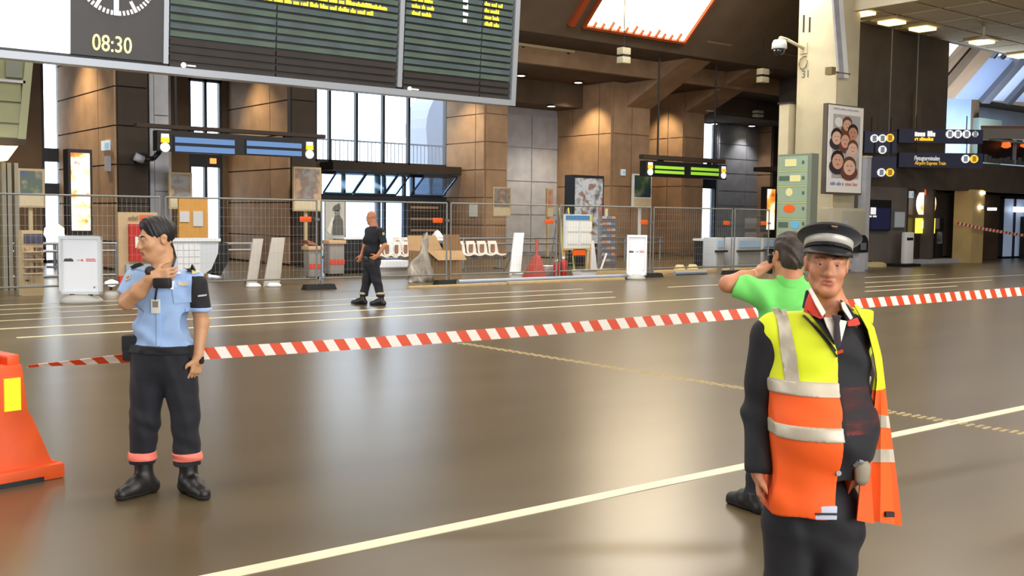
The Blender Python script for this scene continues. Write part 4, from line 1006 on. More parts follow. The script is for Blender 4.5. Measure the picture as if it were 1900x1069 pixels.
# stepladder (yellow) leaning beside the board
t = thing('step_ladder', 'yellow-green step ladder beside the notice board', 'ladder', (V(1043, 500, 23.6).x, 23.6, 0)); x0_ = V(1040, 500, 23.6).x
for s_ in (0, .42):
    MB().tube((x0_ + s_, 23.45, 0), (x0_ + .06 + s_ * .8, 23.75, 1.95), .03, 6).build('stile', mat('ladder_yellow', (206, 210, 90), .5), t); MB().tube((x0_ + s_, 24.15, 0), (x0_ + .06 + s_ * .8, 23.8, 1.9), .025, 6).build('rear_stile', GALV, t)
for k in range(6): z = .3 + k * .29; bx('step', (x0_ + .02 + k * .01, 23.47 + k * .04, z), (x0_ + .40, 23.6 + k * .04, z + .03), GALV, t)
# wire leaflet rack tower
rv = 24.6; a0, a1, z0, z1 = vrect(1118, 402, 1146, 500, rv)
t = thing('leaflet_rack', 'tall wire rack tower of small grey trays behind the fence', 'rack', ((a0 + a1) / 2, rv, 0))
for x in (a0, a1): MB().tube((x, rv + .2, 0), (x, rv + .2, z1), .025, 6).build('upright', STEEL, t)
MB().tube(((a0 + a1) / 2, rv + .2, z1), ((a0 + a1) / 2, rv + .2, z1 + .25), .05, 8).build('top_knob', CREAM, t)
for k in range(8):
    z = .12 + k * (z1 - .15) / 8; m_ = MB(); m_.hexa([(a0, rv + .1, z), (a1, rv + .1, z), (a1, rv + .22, z), (a0, rv + .22, z)], [(a0, rv, z + .16), (a1, rv, z + .16), (a1, rv + .22, z + .16), (a0, rv + .22, z + .16)]); m_.build('tray', mat('tray_grey', (138, 138, 142), .5), t)
    for i in range(3): x = a0 + .05 + i * (a1 - a0 - .08) / 3; bx('leaflet', (x, rv + .06, z + .1), (x + (a1 - a0) / 3.8, rv + .1, z + .24), mat(['leaf_orange', 'leaf_grey', 'leaf_blue'][(k + i) % 3], [(206, 140, 110), (176, 176, 176), (120, 130, 156)][(k + i) % 3], .6), t)
bx('foot_plate', (a0 - .1, rv, 0), (a1 + .1, rv + .45, .04), STEEL, t)
# red cone-like trestle, buckets, extinguishers, planks, pipes
t = thing('red_trestle', 'faded red wedge-shaped trestle with a tall red bar', 'trestle', (V(998, 503, 22.4).x, 22.4, 0)); a0, a1, z0, z1 = vrect(985, 474, 1011, 505, 22.4)
RDF = mat('faded_red', (178, 78, 66), .6, var=.1, scale=5)
MB().hexa([(a0, 22.3, 0), (a1, 22.3, 0), (a1, 22.8, 0), (a0, 22.8, 0)], [(a0 + .3, 22.45, z1), (a1 - .12, 22.45, z1), (a1 - .12, 22.65, z1), (a0 + .3, 22.65, z1)]).build('wedge_body', RDF, t, bevel=.02)
xx = V(1009, 445, 22.4).x; MB().tube((a1 - .15, 22.6, .3), (xx, 22.7, zV(1009, 445, 22.4)), .045, 8).build('upright_bar', RDF, t)
t = thing('paint_bucket', 'small white bucket beside the red trestle', 'bucket', (V(1017, 500, 22.9).x, 22.9, 0)); c = t.location
MB().lathe((c.x, c.y, 0), [(.13, 0), (.17, .28), (.18, .3), (.15, .3), (.12, .04)], 16).build('pail', WHITE, t, True); MB().path([(c.x - .17, c.y - .02, .27), (c.x - .1, c.y - .12, .18), (c.x + .1, c.y - .12, .18), (c.x + .17, c.y - .02, .27)], .006).build('handle', STEEL, t)
for px, lab in ((1032, 'small red extinguisher, left of the pair below the notice board'), (1045, 'taller red extinguisher, right of the pair below the notice board')):
    g = V(px, 500, 22.4); k = 1.0 if px > 1040 else .85
    t = thing('fire_extinguisher', lab, 'extinguisher', (g.x, 22.4, 0), 'red extinguishers below the notice board')
    MB().lathe((g.x, 22.4, 0), [(.085 * k, 0), (.095 * k, .03), (.095 * k, .40 * k), (.06 * k, .48 * k), (.03 * k, .5 * k)], 14).build('cylinder', REDP, t, True); MB().lathe((g.x, 22.4, .5 * k), [(.03, 0), (.045, .02), (.04, .07)], 10).build('valve', WHITE, t); MB().path([(g.x + .03, 22.36, .53 * k), (g.x + .12, 22.33, .45 * k), (g.x + .11, 22.33, .15)], .012).build('hose', BLACK, t)
def plank(label, p0, p1, v0, v1, w, h, m, name='timber_plank', z=0.0, cat='plank', group='planks lying along the fence'):
    a = G(*p0); b = G(*p1); a.z = b.z = 0
    if v0: a = V(p0[0], p0[1], v0); b = V(p1[0], p1[1], v1); a.z = b.z = 0
    d, n = facing(a, b); L = (b - a).length
    o = local_box(MB(), a, d, n, 0, L, 0, w, z, z + h).build(name, m, None, bevel=.004); return tag(o, label, cat, group)
plank('long pale plank in front of the red cone and fence feet', (945, 523), (1160, 516), 20.55, 20.5, .14, .06, TIMBER); plank('pale plank lying nearer the cardboard box', (760, 532), (940, 524), 20.4, 20.5, .12, .05, TIMBER)
plank('pale plank behind the fence right of the notice board', (1098, 500), (1162, 505), 22.6, 22.3, .16, .18, TIMBER); plank('pale plank right of the slim white sign stand', (1215, 506), (1330, 500), 22.0, 22.0, .14, .12, TIMBER); plank('pale plank near the white ticket machines', (1346, 508), (1420, 503), 21.9, 22.0, .14, .12, TIMBER)
def pipe(label, p0, p1, v, z, r, m):
    a, b = V(p0, 500, v), V(p1, 500, v); o = MB().tube((a.x, v, z), (b.x, v, z), r, 12).build('pipe', m, None, 'auto'); return tag(o, label, 'pipe', 'grey pipes along the fence')
PIPEM = mat('pipe_grey', (150, 160, 174), .4, .2)
pipe('long blue-grey pipe lying at the foot of the fence', 850, 1185, 20.85, .07, .07, PIPEM); pipe('grey pipe lying right of the slim sign stand', 1252, 1310, 21.5, .06, .06, PIPEM)
t = thing('white_trough', 'long low white trough below the notice board', 'trough', (V(1085, 500, 21.9).x, 21.9, 0)); a0, a1, z0, z1 = vrect(1064, 490, 1094, 502, 21.9)
MB().hexa([(a0 + .05, 21.6, 0), (a1 - .1, 21.6, 0), (a1 - .1, 21.95, 0), (a0 + .05, 21.95, 0)], [(a0, 21.55, .22), (a1, 21.55, .22), (a1, 22.0, .22), (a0, 22.0, .22)]).build('trough_body', WHITE, t, bevel=.02); bx('rim', (a0 - .02, 21.53, .2), (a1 + .02, 21.58, .24), PALEW, t)
t = thing('white_sheet_stack', 'white upright sheet leaning right of the notice board', 'sheet', (V(1108, 490, 24.1).x, 24.1, 0)); a0, a1, z0, z1 = vrect(1098, 447, 1114, 490, 24.1)
MB().prism([(a0 - .1, 24.1, 0), (a1 - .1, 24.1, 0), (a1, 24.4, z1), (a0, 24.4, z1)], (0, .05, 0)).build('sheet', mat('grey_white_sheet', (206, 206, 208), .5), t, bevel=.006); MB().tube((a1 + .1, 24.2, 0.02), (a1 + .45, 24.3, .55), .03, 6).build('prop', WHITE, t)
for k, (px, lab) in enumerate(((1262, 'left of two pale cones'), (1286, 'right of two pale cones'))):
    g = V(px, 498, 24.0); t = thing('pale_block', ['small yellow-white block, left of two on the floor by the dark pier', 'small yellow-white block, right of two on the floor by the dark pier'][k], 'block', (g.x, 24, 0), 'small blocks by the dark pier')
    MB().hexa([(g.x - .16, 23.9, 0), (g.x + .16, 23.9, 0), (g.x + .16, 24.15, 0), (g.x - .16, 24.15, 0)], [(g.x - .1, 23.95, .15), (g.x + .1, 23.95, .15), (g.x + .1, 24.1, .15), (g.x - .1, 24.1, .15)]).build('block', mat('yellow_white', (236, 216, 160), .5), t, bevel=.01)
# white ticket machines
def machine(label, x0, x1, y0, gy, v):
    a0, a1, z0, z1 = vrect(x0, y0, x1, gy, v); t = thing('ticket_machine', label, 'machine', ((a0 + a1) / 2, v, 0), 'white machines left of the column'); 
    bx('cabinet', (a0, v, 0), (a1, v + .6, z1), mat('machine_white', (200, 206, 212), .4), t, .03); h = z1
    bx('screen', (a0 + .08, v - .02, h * .66), (a1 - .08, v + .02, h * .9), mat('machine_screen', (150, 176, 200), .3, emit=.25), t); bx('ledge', (a0 - .03, v - .14, h * .5), (a1 + .03, v + .02, h * .57), BLACK, t); bx('front_panel', (a0 + .06, v - .02, .1), (a1 - .06, v + .01, h * .46), mat('machine_grey', (170, 170, 168), .5), t)
machine('wide white machine with a dark ledge behind the man in green', 1368, 1412, 441, 497, 24.5); machine('narrow white machine standing left of the wide one', 1328, 1344, 441, 496, 24.6); machine('white machine hidden partly behind the green directory', 1416, 1440, 442, 490, 26.0)
t = thing('white_counter_shelf', 'small white shelf by the tall narrow window', 'shelf', (V(1316, 495, 25.5).x, 25.5, 0)); a0, a1, z0, z1 = vrect(1305, 443, 1325, 447, 25.5)
bx('top', (a0, 25.5, z0), (a1, 26, z1), WHITE, t); bx('cabinet_body', (a0 + .05, 25.55, 0), (a1 - .05, 25.95, z0), BLACK, t); bx('orange_front', (a0 + .1, 25.53, z0 * .3), (a1 - .1, 25.56, z0 * .5), ORTAG, t)
# ================================================================== cream column 31 and what hangs on it
cc = D(1540, 500, 35.0); CU, CV = cc.x, cc.y
cw_v = U(1474, 300, CU).y - CV; cw_u = V(1588, 300, CV).x - CU
col = structure('column', (CU, CV, 0))
bx('shaft', (CU, CV, 0), (CU + cw_u, CV + cw_v, CZ), CREAM, col, .03)
bx('base_skirt', (CU - .06, CV - .06, 0), (CU + cw_u + .06, CV + cw_v + .06, .12), mat('grey_skirt', (150, 144, 132), .6), col)
bx('corner_shade_strip', (CU - .02, CV - .03, .1), (CU + .03, CV + .02, CZ), mat('cream_shadow_strip', (206, 190, 152), .6), col)  # strip painted in for the shade line along the column's edge
def on_u(name, x0, y0, x1, y1, u, d0, d1, m, parent):
    va, vb_ = U(x0, (y0 + y1) / 2, u).y, U(x1, (y0 + y1) / 2, u).y; xm = (x0 + x1) / 2
    return bx(name, (u - d0, vb_, U(xm, y1, u).z), (u + d1, va, U(xm, y0, u).z), m, parent)
p = U(1503, 143, CU - .01); nt_ = text('painted_number', '31', .36, p, (pi / 2, 0, -pi / 2), mat('number_grey_blue', (96, 110, 116), .6), None, 'RIGHT', .003); tag(nt_, 'grey painted number 31 on the cream column', 'number')
for (x, y0, y1) in ((1492, 28, 60), (1503, 32, 60)): on_u('slot', x - 2, y0, x + 1, y1, CU, .01, .02, BLACK, col)
t = thing('dome_camera', 'white dome security camera on a bracket arm at the cream column', 'camera', (CU - .4, CV + cw_v, 4.5))
c = V(1446, 90, CV + cw_v - .2); t.location = (c.x, c.y, c.z); r_ = .24
MB().lathe((c.x, c.y, c.z), [(.03, .30), (r_ * .8, .27), (r_, .16), (r_ * 1.05, .0), (r_ * .9, -.02)], 20).build('housing', WHITE, t, True)
MB().lathe((c.x, c.y, c.z - .02), [(.02, -.22), (.1, -.2), (.17, -.12), (.2, 0)], 18).build('smoked_dome', mat('smoked_dome', (40, 40, 44), .1), t, True)
MB().path([(c.x, c.y, c.z + .28), (c.x + .05, c.y, c.z + .36), (c.x + .35, c.y - .02, c.z + .33), (CU + .02, c.y - .05, c.z + .12)], .055, 8).build('bracket_arm', CREAM, t, True); bx('wall_plate', (CU - .04, c.y - .2, c.z - .05), (CU + .01, c.y + .1, c.z + .3), CREAM, t)
t = thing('dangling_cable', 'thin loop of cable hanging on the cream column below the camera', 'cable', U(1490, 95, CU))
MB().path([U(x, y, CU - .03) for x, y in ((1496, 104), (1490, 105), (1484, 111), (1482, 122), (1487, 129), (1494, 125), (1498, 114), (1496, 111))], .018, 6).build('cable', mat('cable_grey', (150, 140, 116), .6), t, True)
# diagonal banner arm with clamp
t = thing('hanging_banner_bar', 'grey and white diagonal arm hanging down the cream column front', 'arm', V(1560, 145, CV - .1))
for x0, x1, x2, x3, m in ((1542, 1552, 1558, 1566, GREYP), (1552, 1560, 1567, 1575, WHITE)):
    a = [V(x0, -60, CV - .12), V(x1, -60, CV - .12), V(x3, 145, CV - .12), V(x2, 145, CV - .12)]; MB().prism(a, (0, .08, 0)).build('arm_strip', m, t)
c = V(1540, 132, CV - .1); bx('clamp', (c.x - .12, CV - .25, c.z - .12), (c.x + .1, CV, c.z + .12), mat('clamp_bronze', (128, 112, 76), .5), t); c2 = V(1577, 131, CV - .1); MB().tube((c.x, CV - .1, c.z), (c2.x, CV - .1, c.z), .03, 8).build('clamp_bar', MATS['clamp_bronze'], t)
# large framed poster on the front
pv = CV - .45
a0, a1, z0, z1 = vrect(1533, 195, 1601, 361, pv)
t = thing('column_poster', 'large white framed poster of many faces on the cream column', 'poster', ((a0 + a1) / 2, pv, z0))
bx('frame', (a0, pv, z0), (a1, pv + .16, z1), mat('poster_frame_dark', (92, 84, 74), .5), t)
bx('mount', (a0 + .06, pv - .02, z0 + .06), (a1 - .06, pv + .01, z1 - .04), mat('poster_mount_white', (246, 244, 240), .5), t)
bx('hanger', (CU + .2, pv + .1, z1 - .3), (CU + .5, CV + .02, z1 - .1), BLACK, t); bx('hanger', (CU + .2, pv + .1, z0 + .3), (CU + .5, CV + .02, z0 + .5), BLACK, t)
W_, H_ = a1 - a0, z1 - z0
bx('photo_print', (a0 + W_ * .14, pv - .03, z0 + H_ * .18), (a1 - W_ * .12, pv - .018, z1 - H_ * .11), mat('photo_grey', (186, 182, 186), .5, var=.1, scale=2), t)
SKP = [mat('print_skin_a', (226, 176, 152), .5), mat('print_skin_b', (206, 150, 124), .5), mat('print_skin_c', (236, 196, 174), .5)]; HRP = [mat('print_hair_dark', (44, 34, 32), .5), mat('print_hair_brown', (110, 72, 50), .5)]
def disc(fx, fz, rx, rz, m, name, lift, n=14):
    c = (a0 + W_ * fx, z0 + H_ * fz); MB().prism([(c[0] + W_ * rx * cos(2 * pi * i / n), pv - lift, c[1] + H_ * rz * sin(2 * pi * i / n)) for i in range(n)], (0, .01, 0)).build(name, m, t)
faces = [(.52, .78, .10, .055, 0, 1), (.68, .69, .11, .065, 1, 0), (.24, .63, .11, .065, 2, 0), (.47, .60, .10, .065, 0, 1), (.68, .52, .11, .06, 2, 1), (.28, .37, .13, .075, 0, 0), (.60, .31, .14, .075, 2, 1)]
for i, (fx, fz, rx, rz, s_, h_) in enumerate(faces):
    rx *= 1.15; rz *= 1.15
    disc(fx, fz - .06, rx * 1.45, rz * 1.05, mat(['print_cloth_a', 'print_cloth_b', 'print_cloth_c'][i % 3], [(120, 70, 60), (206, 196, 190), (60, 56, 62)][i % 3], .5), 'printed_shoulders', .036 + i * .003)
    disc(fx, fz + .024, rx * 1.16, rz * 1.12, HRP[h_], 'printed_hair', .037 + i * .003); disc(fx, fz - .006, rx * 1.0, rz * 1.0, SKP[s_], 'printed_face', .038 + i * .003); 
    for q in (-.3, .3): disc(fx + rx * q, fz + rz * .15, rx * .12, rz * .07, HRP[0], 'printed_eye', .039 + i * .003, 6)
    disc(fx, fz - rz * .45, rx * .3, rz * .07, REDPRINT, 'printed_mouth', .039 + i * .003, 6)
disc(.27, .80, .10, .055, WHPLAIN, 'printed_badge', .06)
m_ = MB(); marks(m_, a0 + W_ * .12, a0 + W_ * .5, z0 + H_ * .10, .13, pv - .03, .012, 41); m_.build('blue_lettering', mat('poster_blue_print', (150, 160, 196), .5), t)
m_ = MB(); marks(m_, a0 + W_ * .52, a1 - W_ * .14, z0 + H_ * .10, .13, pv - .03, .012, 42); m_.build('red_lettering', mat('poster_pink_print', (220, 160, 150), .5), t)
m_ = MB(); marks(m_, a0 + W_ * .14, a1 - W_ * .16, z0 + H_ * .94, .06, pv - .03, .012, 43); m_.build('small_lettering', GREYP, t)
# second board on the hidden face
t = thing('edge_on_poster', 'poster board seen edge on at the far side of the cream column', 'poster', (CU, CV + cw_v, 3)); zA, zB = U(1462, 360, CU).z, U(1462, 194, CU).z
bx('board', (CU - .25, CV + cw_v + .1, zA), (CU + 1.6, CV + cw_v + .5, zB), CREAM, t); bx('top_edge', (CU - .3, CV + cw_v + .05, zB), (CU + 1.65, CV + cw_v + .55, zB + .06), BLACK, t)
# grey cabinet on the column front and the post beside it
t = thing('column_cabinet', 'pale grey rounded cabinet fixed low on the cream column', 'cabinet', (CU, CV, 0)); a0c, a1c, z0c, z1c = vrect(1544, 386, 1606, 486, CV - .5)
bx('cabinet_body', (a0c, CV - .5, 0.05), (a1c, CV, z1c), mat('cabinet_grey', (188, 182, 160), .5), t, .05); bx('door', (a0c + .5, CV - .53, .3), (a1c - .06, CV - .49, z1c - .1), mat('cabinet_door_grey', (170, 166, 150), .5), t, .01); bx('lock_plate', (a0c + .6, CV - .55, z1c - .9), (a0c + .78, CV - .52, z1c - .4), GREYP, t)
a0p, a1p, z0p, z1p = vrect(1601, 292, 1609, 486, CV - .3); a0p = max(a0p, CU + cw_u + .2); a1p = a0p + .25
t = thing('grey_post', 'slim grey post rising beside the cabinet on the column', 'post', ((a0p + a1p) / 2, CV - .3, 0)); bx('post', (a0p, CV - .3, 0), (a1p, CV, z1p), GREYP, t); bx('foot_plate', (a0p - .1, CV - .4, 0), (a1p + .1, CV + .1, .03), STEEL, t); bx('post_cap', (a0p - .02, CV - .32, z1p), (a1p + .02, CV + .02, z1p + .06), CREAM, t)
g = G(1612, 494); t = thing('floor_disc', 'low beige stone disc on the floor beside the column', 'base', (g.x, g.y, 0)); MB().lathe((g.x, g.y, 0), [(.62, 0), (.62, .1), (.5, .16), (.1, .17)], 24).build('disc', mat('beige_stone', (206, 186, 140), .6), t); MB().lathe((g.x, g.y, .16), [(.12, 0), (.1, .05)], 12).build('socket', BLACK, t)
a0h, a1h, z0h, z1h = vrect(1592, 436, 1611, 486, CV - .8); t = thing('hooded_terminal', 'dark hooded terminal on a grey stand right of the peaked cap', 'terminal', ((a0h + a1h) / 2, CV - .8, 0))
wv = (a1h - a0h) / 2; ucx = (a0h + a1h) / 2
MB().prism([(ucx + wv * cos(a), CV - .8, z1h - wv + wv * sin(a)) for a in np.linspace(0, pi, 12)] + [(ucx - wv, CV - .8, z1h - wv * 2.0), (ucx + wv, CV - .8, z1h - wv * 2.0)], (0, .5, 0)).build('hood', BLACK, t); bx('stand', (ucx - wv * .6, CV - .78, 0), (ucx + wv * .6, CV - .3, z1h - wv * 2), GREYP, t); bx('keypad', (ucx - wv * .5, CV - .82, z1h - wv * 1.7), (ucx + wv * .5, CV - .79, z1h - wv * .9), STEEL, t)
# green store directory, facing along the hall
du = 27.2; vb0, vb1 = U(1503, 400, du).y, U(1441, 400, du).y
dz1 = U(1470, 286, du).z
t = thing('store_directory', 'tall pale green directory pillar with five name fields, left of the cream column', 'directory', (du, (vb0 + vb1) / 2, 0))
DGR = mat('directory_green', (150, 172, 148), .45, var=.05, scale=1.5)
bx('body', (du, vb0, 0), (du + .35, vb1, dz1), mat('directory_edge', (126, 132, 120), .5), t); 
ys_ = [290, 319, 347, 378, 408, 436, 470, 505]
yel_line = mat('directory_line', (206, 206, 130), .5)
for i, (ya, yb) in enumerate(zip(ys_, ys_[1:])):
    zb_, za_ = U(1470, yb, du).z, U(1470, ya, du).z
    bx('name_field', (du - .03, vb0 + .12, max(.05, zb_ + .05)), (du + .01, vb1 - .04, za_), DGR, t)
    bx('divider_line', (du - .035, vb0 + .12, max(.02, zb_ + .01)), (du + .01, vb1 - .04, max(.05, zb_ + .04)), yel_line, t)
def dmark(px, py, w, h, m, name='field_mark', round_=True):
    c = U(px, py, du - .04); n = 16 if round_ else 4
    MB().prism([(c.x, c.y + w * cos(2 * pi * i / n + (0 if round_ else pi / 4)), c.z + h * sin(2 * pi * i / n + (0 if round_ else pi / 4))) for i in range(n)], (.015, 0, 0)).build(name, m, t)
DG2 = mat('directory_dark_mark', (86, 106, 92), .5); DY = mat('directory_pale_yellow', (226, 222, 160), .5)
dmark(1467, 302, .30, .16, DY, round_=False); dmark(1455, 331, .28, .1, DG2, round_=False); dmark(1475, 331, .28, .14, DY, round_=False); dmark(1464, 357, .13, .13, DY); dmark(1464, 387, .22, .13, ORTAG, 'orange_emblem'); dmark(1453, 417, .26, .12, DG2, round_=False); dmark(1475, 417, .15, .13, mat('directory_blue', (110, 180, 226), .5), 'blue_emblem')
for y in (301, 330, 358, 387, 415): dmark(1490, y, .06, .07, DG2, 'small_arrow', False)

# ================================================================== signs on the dark wall
def wall_sign(label, x0, y0, x1, y1, icons, dep, title=None):
    a, b_, z0, z1 = camrect(x0, y0, x1, y1, dep); d, n = facing(a, b_); w = (b_ - a).length; p = Vector((a.x, a.y, 0)); c0 = a.lerp(b_, .5)
    t = thing('wayfinding_sign', label, 'sign', (c0.x, c0.y, z0), 'navy wayfinding signs')
    local_box(MB(), p, d, n, 0, w, 0, .2, z0, z1).build('sign_board', NAVY, t)
    k = dep / F
    for px, py, kk in icons:
        c = D(px, py, dep); r = 7.6 * k if kk != 's' else 5.8 * k; m = {'w': WLET, 's': WLET, 'y': mat('icon_yellow', (255, 206, 50), .5, emit=.7)}[kk]
        MB().lathe(c, [(r, -.01), (r, .035)], 18 if kk != 's' else 7, axis=-n).build('icon_disc', m, t)
        q = Vector((c.x, c.y, 0)); local_box(MB(), q, d, n, -.07, .07, -.05, -.03, c.z - .1, c.z + .1).build('icon_figure', mat('icon_grey', (150, 170, 196), .5) if kk != 'y' else mat('icon_brown', (210, 160, 40), .5), t)
    def lines(tx0, tx1, ty0, ty1, m, seed, name):
        q0, q1 = D(tx0, ty1, dep), D(tx1, ty1, dep); h = (ty1 - ty0) * k; r = random.Random(seed); x = 0; L = (q1 - q0).length; mb_ = MB(); q = Vector((q0.x, q0.y, 0)); st = h * .5
        while x < L - st:
            hh = h * r.choice((.7, .7, .8, 1)); local_box(mb_, q, d, n, x, x + st * .8, -.03, .0, q0.z, q0.z + hh); x += st
            if r.random() < .12: x += st * .7
        mb_.build(name, m, t)
    AMB = mat('sign_amber', (255, 196, 30), .5, emit=.8)
    if title == 1: lines(1697, 1737, 243, 253, WLET, 5, 'title'); lines(1697, 1732, 254.5, 261, AMB, 6, 'subtitle')
    if title == 2:
        for body, tx, ty, hpx, wpx, m, nm in (('Flytogterminalen', 1696, 297.5, 8.5, 56, WLET, 'title'), ('Airport Express Train', 1697, 305.5, 6.2, 68, AMB, 'subtitle')):
            c = D(tx, ty, dep) - n * .02; text(nm, body, hpx * k / .70, c, (pi / 2, 0, math.atan2(d.y, d.x)), m, t, sx=wpx * k / (len(body) * .50 * hpx * k / .70))
    for fx in (.2, .8): q = p + d * (w * fx); MB().tube((q.x, q.y, z1 - .02), (q.x, q.y, z1 + .5), .02, 6).build('hanger', BLACK, t)
    return t
wall_sign('upper wide navy sign with white title and four white symbols', 1668, 240, 1824, 266, [(1762, 249, 'w'), (1777, 249, 'w'), (1793, 249, 'w'), (1809, 249, 's')], 39.4, 1)
wall_sign('lower wide navy sign with white title, amber subtitle and two symbols', 1668, 284, 1824, 311, [(1791, 295, 'w'), (1807, 295, 'y')], 39.4, 2)
wall_sign('upper small navy sign with symbols right beside the column', 1604, 244, 1664, 284, [(1622, 257, 'w'), (1637, 257, 'w'), (1651, 256, 'y'), (1637, 278, 'w')], 38.0); wall_sign('lower small navy sign with one white and one yellow symbol', 1612, 290, 1663, 330, [(1635, 320, 'w'), (1651, 320, 'y')], 38.0)
for px, y0 in ((1649, 60), (1698, 72)):
    v = VR - .4; c = V(px, 244, v); zt_ = zTop
    t = thing('hanging_rod', ['thin rod hanging from the ceiling to the small navy signs', 'thin rod hanging from the ceiling to the wide navy signs'][px > 1660], 'rod', (c.x, v, c.z), 'thin hanging rods'); MB().tube((c.x, v, c.z - .1), (c.x, v, zt_ + .11), .022, 6).build('rod', STEEL, t); MB().lathe((c.x, v, zt_ - .04), [(.07, 0), (.05, .04)], 8).build('ceiling_rose', STEEL, t)
# lit fast-food style panel, yellow plate, notices, screens
lv = VR + .9
a0, a1, z0, z1 = vrect(1704, 352, 1733, 404, lv)
t = thing('lit_food_sign', 'glowing white and orange lit sign over a yellow lit plate', 'lit sign', ((a0 + a1) / 2, lv, 0))
LW = print_mat('lit_food', [(120, 50, 20), (255, 170, 70), (255, 246, 230), (255, 255, 250), (255, 240, 220)], 1.6, emit=1.5, seed=1.9)
MB().prism([((a0 + a1) / 2 + (a1 - a0) / 2 * cos(a), lv - .1, (z0 + z1) / 2 + (z1 - z0) / 2 * sin(a)) for a in np.linspace(0, 2 * pi, 20)[:-1]], (0, .2, 0)).build('lit_oval', LW, t)
MB().lathe(((a0 + a1) / 2 - .1, lv - .12, z1 - .1), [(.28, 0), (.28, .06)], 14, axis=(0, -1, 0)).build('red_cap', mat('lit_red', (230, 90, 50), .5, emit=.8), t)
b0, b1, y0, y1 = vrect(1702, 405, 1731, 433, lv); bx('yellow_plate', (b0, lv - .1, y0), (b1, lv + .1, y1), mat('lit_yellow', (255, 232, 90), .5, emit=1.1), t); bx('yellow_core', (b0 + .2, lv - .115, y0 + .2), (b1 - .2, lv - .1, y1 - .1), mat('lit_yellow_core', (255, 252, 220), .5, emit=1.3), t)
bx('counter', (b0 - .1, lv, 0), (b1 + .1, lv + .3, y0), mat('counter_brown', (58, 40, 30), .5), t)
a0, a1, z0, z1 = vrect(1680, 431, 1696, 484, VR - .8); t = thing('white_pillar_bin', 'white rounded bin standing before the lit food sign', 'bin', ((a0 + a1) / 2, VR - .8, 0)); bx('bin_body', (a0, VR - .8, .1), (a1, VR - .62, z1), WHITE, t, .05); bx('plinth', (a0 - .25, VR - .95, 0), (a1 + .25, VR - .15, .1), BLACK, t); bx('slot', (a0 + .08, VR - .81, z1 - .3), (a1 - .08, VR - .79, z1 - .2), BLACK, t)
t = thing('framed_notice', 'pale framed notice on the grey-brown wall beside the column', 'notice', V(1665, 423, VR)); a0, a1, z0, z1 = vrect(1655, 391, 1676, 424, VR); bx('frame', (a0, VR - .08, z0), (a1, VR, z1), STEEL, t); bx('sheet', (a0 + .05, VR - .095, z0 + .05), (a1 - .05, VR - .07, z1 - .05), mat('notice_pale_blue', (196, 206, 216), .5), t)
t = thing('wall_screen', 'dark navy wall screen with white figures right of the column', 'screen', V(1632, 428, VR)); a0, a1, z0, z1 = vrect(1608, 371, 1648, 428, VR); bx('housing', (a0, VR - .12, z0), (a1, VR, z1), BLACK, t); bx('display', (a0 + .08, VR - .13, z0 + .05), (a1 - .08, VR - .11, z1 - .3), mat('screen_navy', (46, 50, 88), .3, emit=.12), t)
for x0, y0, x1, y1 in ((1616, 385, 1625, 398), (1609, 388, 1612, 396), (1611, 400, 1617, 403), (1620, 400, 1626, 403)): b0, b1, q0, q1 = vrect(x0, y0, x1, y1, VR - .14); bx('white_figure', (b0, VR - .15, q0), (b1, VR - .125, q1), WLET, t)
a0, a1, z0, z1 = vrect(1736, 405, 1750, 468, VR + 1.0); t = thing('dark_display_stand', 'dark display stand with a grey picture beside the yellow lit plate', 'stand', ((a0 + a1) / 2, VR + 1, 0)); bx('stand', (a0, VR + 1.0, 0), (a1, VR + 1.1, z1), BLACK, t); b0, b1, q0, q1 = vrect(1734, 405, 1743, 425, VR + .98); bx('grey_picture', (b0, VR + .97, q0), (b1, VR + 1.01, q1), STEEL, t); b0, b1, q0, q1 = vrect(1739, 430, 1748, 452, VR + .98); bx('pale_picture', (b0, VR + .97, q0), (b1, VR + 1.01, q1), print_mat('stand_picture', [(40, 40, 50), (90, 90, 100), (190, 190, 190)], 3), t)
small('door_handle_plate', 'pale upright sheet on the dark shop front', 'notice', 1770, 396, 1778, 426, VR + 1.13, GREYP, .05)
a0, a1, z0, z1 = vrect(1803, 358, 1825, 488, VR - .2); bp_ = structure('pillar', ((a0 + a1) / 2, VR, 0)); bx('pillar_shaft', (a0, VR - .2, 0), (a1, VR + .6, zShop + .05), mat('beige_pillar', (196, 172, 122), .6, var=.08, scale=1.5), bp_)
dv = VR + 2.1; d0, d1, dz0, dz1 = vrect(1857, 366, 1912, 485, dv); window(2, d0, d1, 0, dz1, [V(1880, 420, dv).x], [], v=dv - .1, name='door', g=mat('blue_lit_door', (176, 196, 226), .3, emit=.25))
b0, b1, q0, q1 = vrect(1879, 384, 1906, 394, dv - .3); small('lit_door_sign', 'bright white lit sign over the glass door at the frame edge', 'lit sign', 1879, 384, 1906, 394, dv - .2, mat('lit_white', (255, 255, 250), .5, emit=1.5))
bx('dark_kiosk_block', (V(1886, 440, dv).x, dv - .4, 0), (V(1896, 440, dv).x, dv - .15, zV(1890, 402, dv)), BLACK, bp_)
for i, (px, py) in enumerate(((1822, 358), (1818, 385), (1835, 388), (1843, 388))): small('shop_spot_lamp', ['tiny lit lamp at the head of the beige pillar', 'tiny lit lamp halfway down the beige pillar', 'left of two tiny lit lamps in the dark shop', 'right of two tiny lit lamps in the dark shop'][i], 'lamp', px - 3, py - 2.5, px + 3, py + 2.5, VR + 1.6 if i > 1 else VR - .2, LAMPW, .08, 'tiny shop lamps')
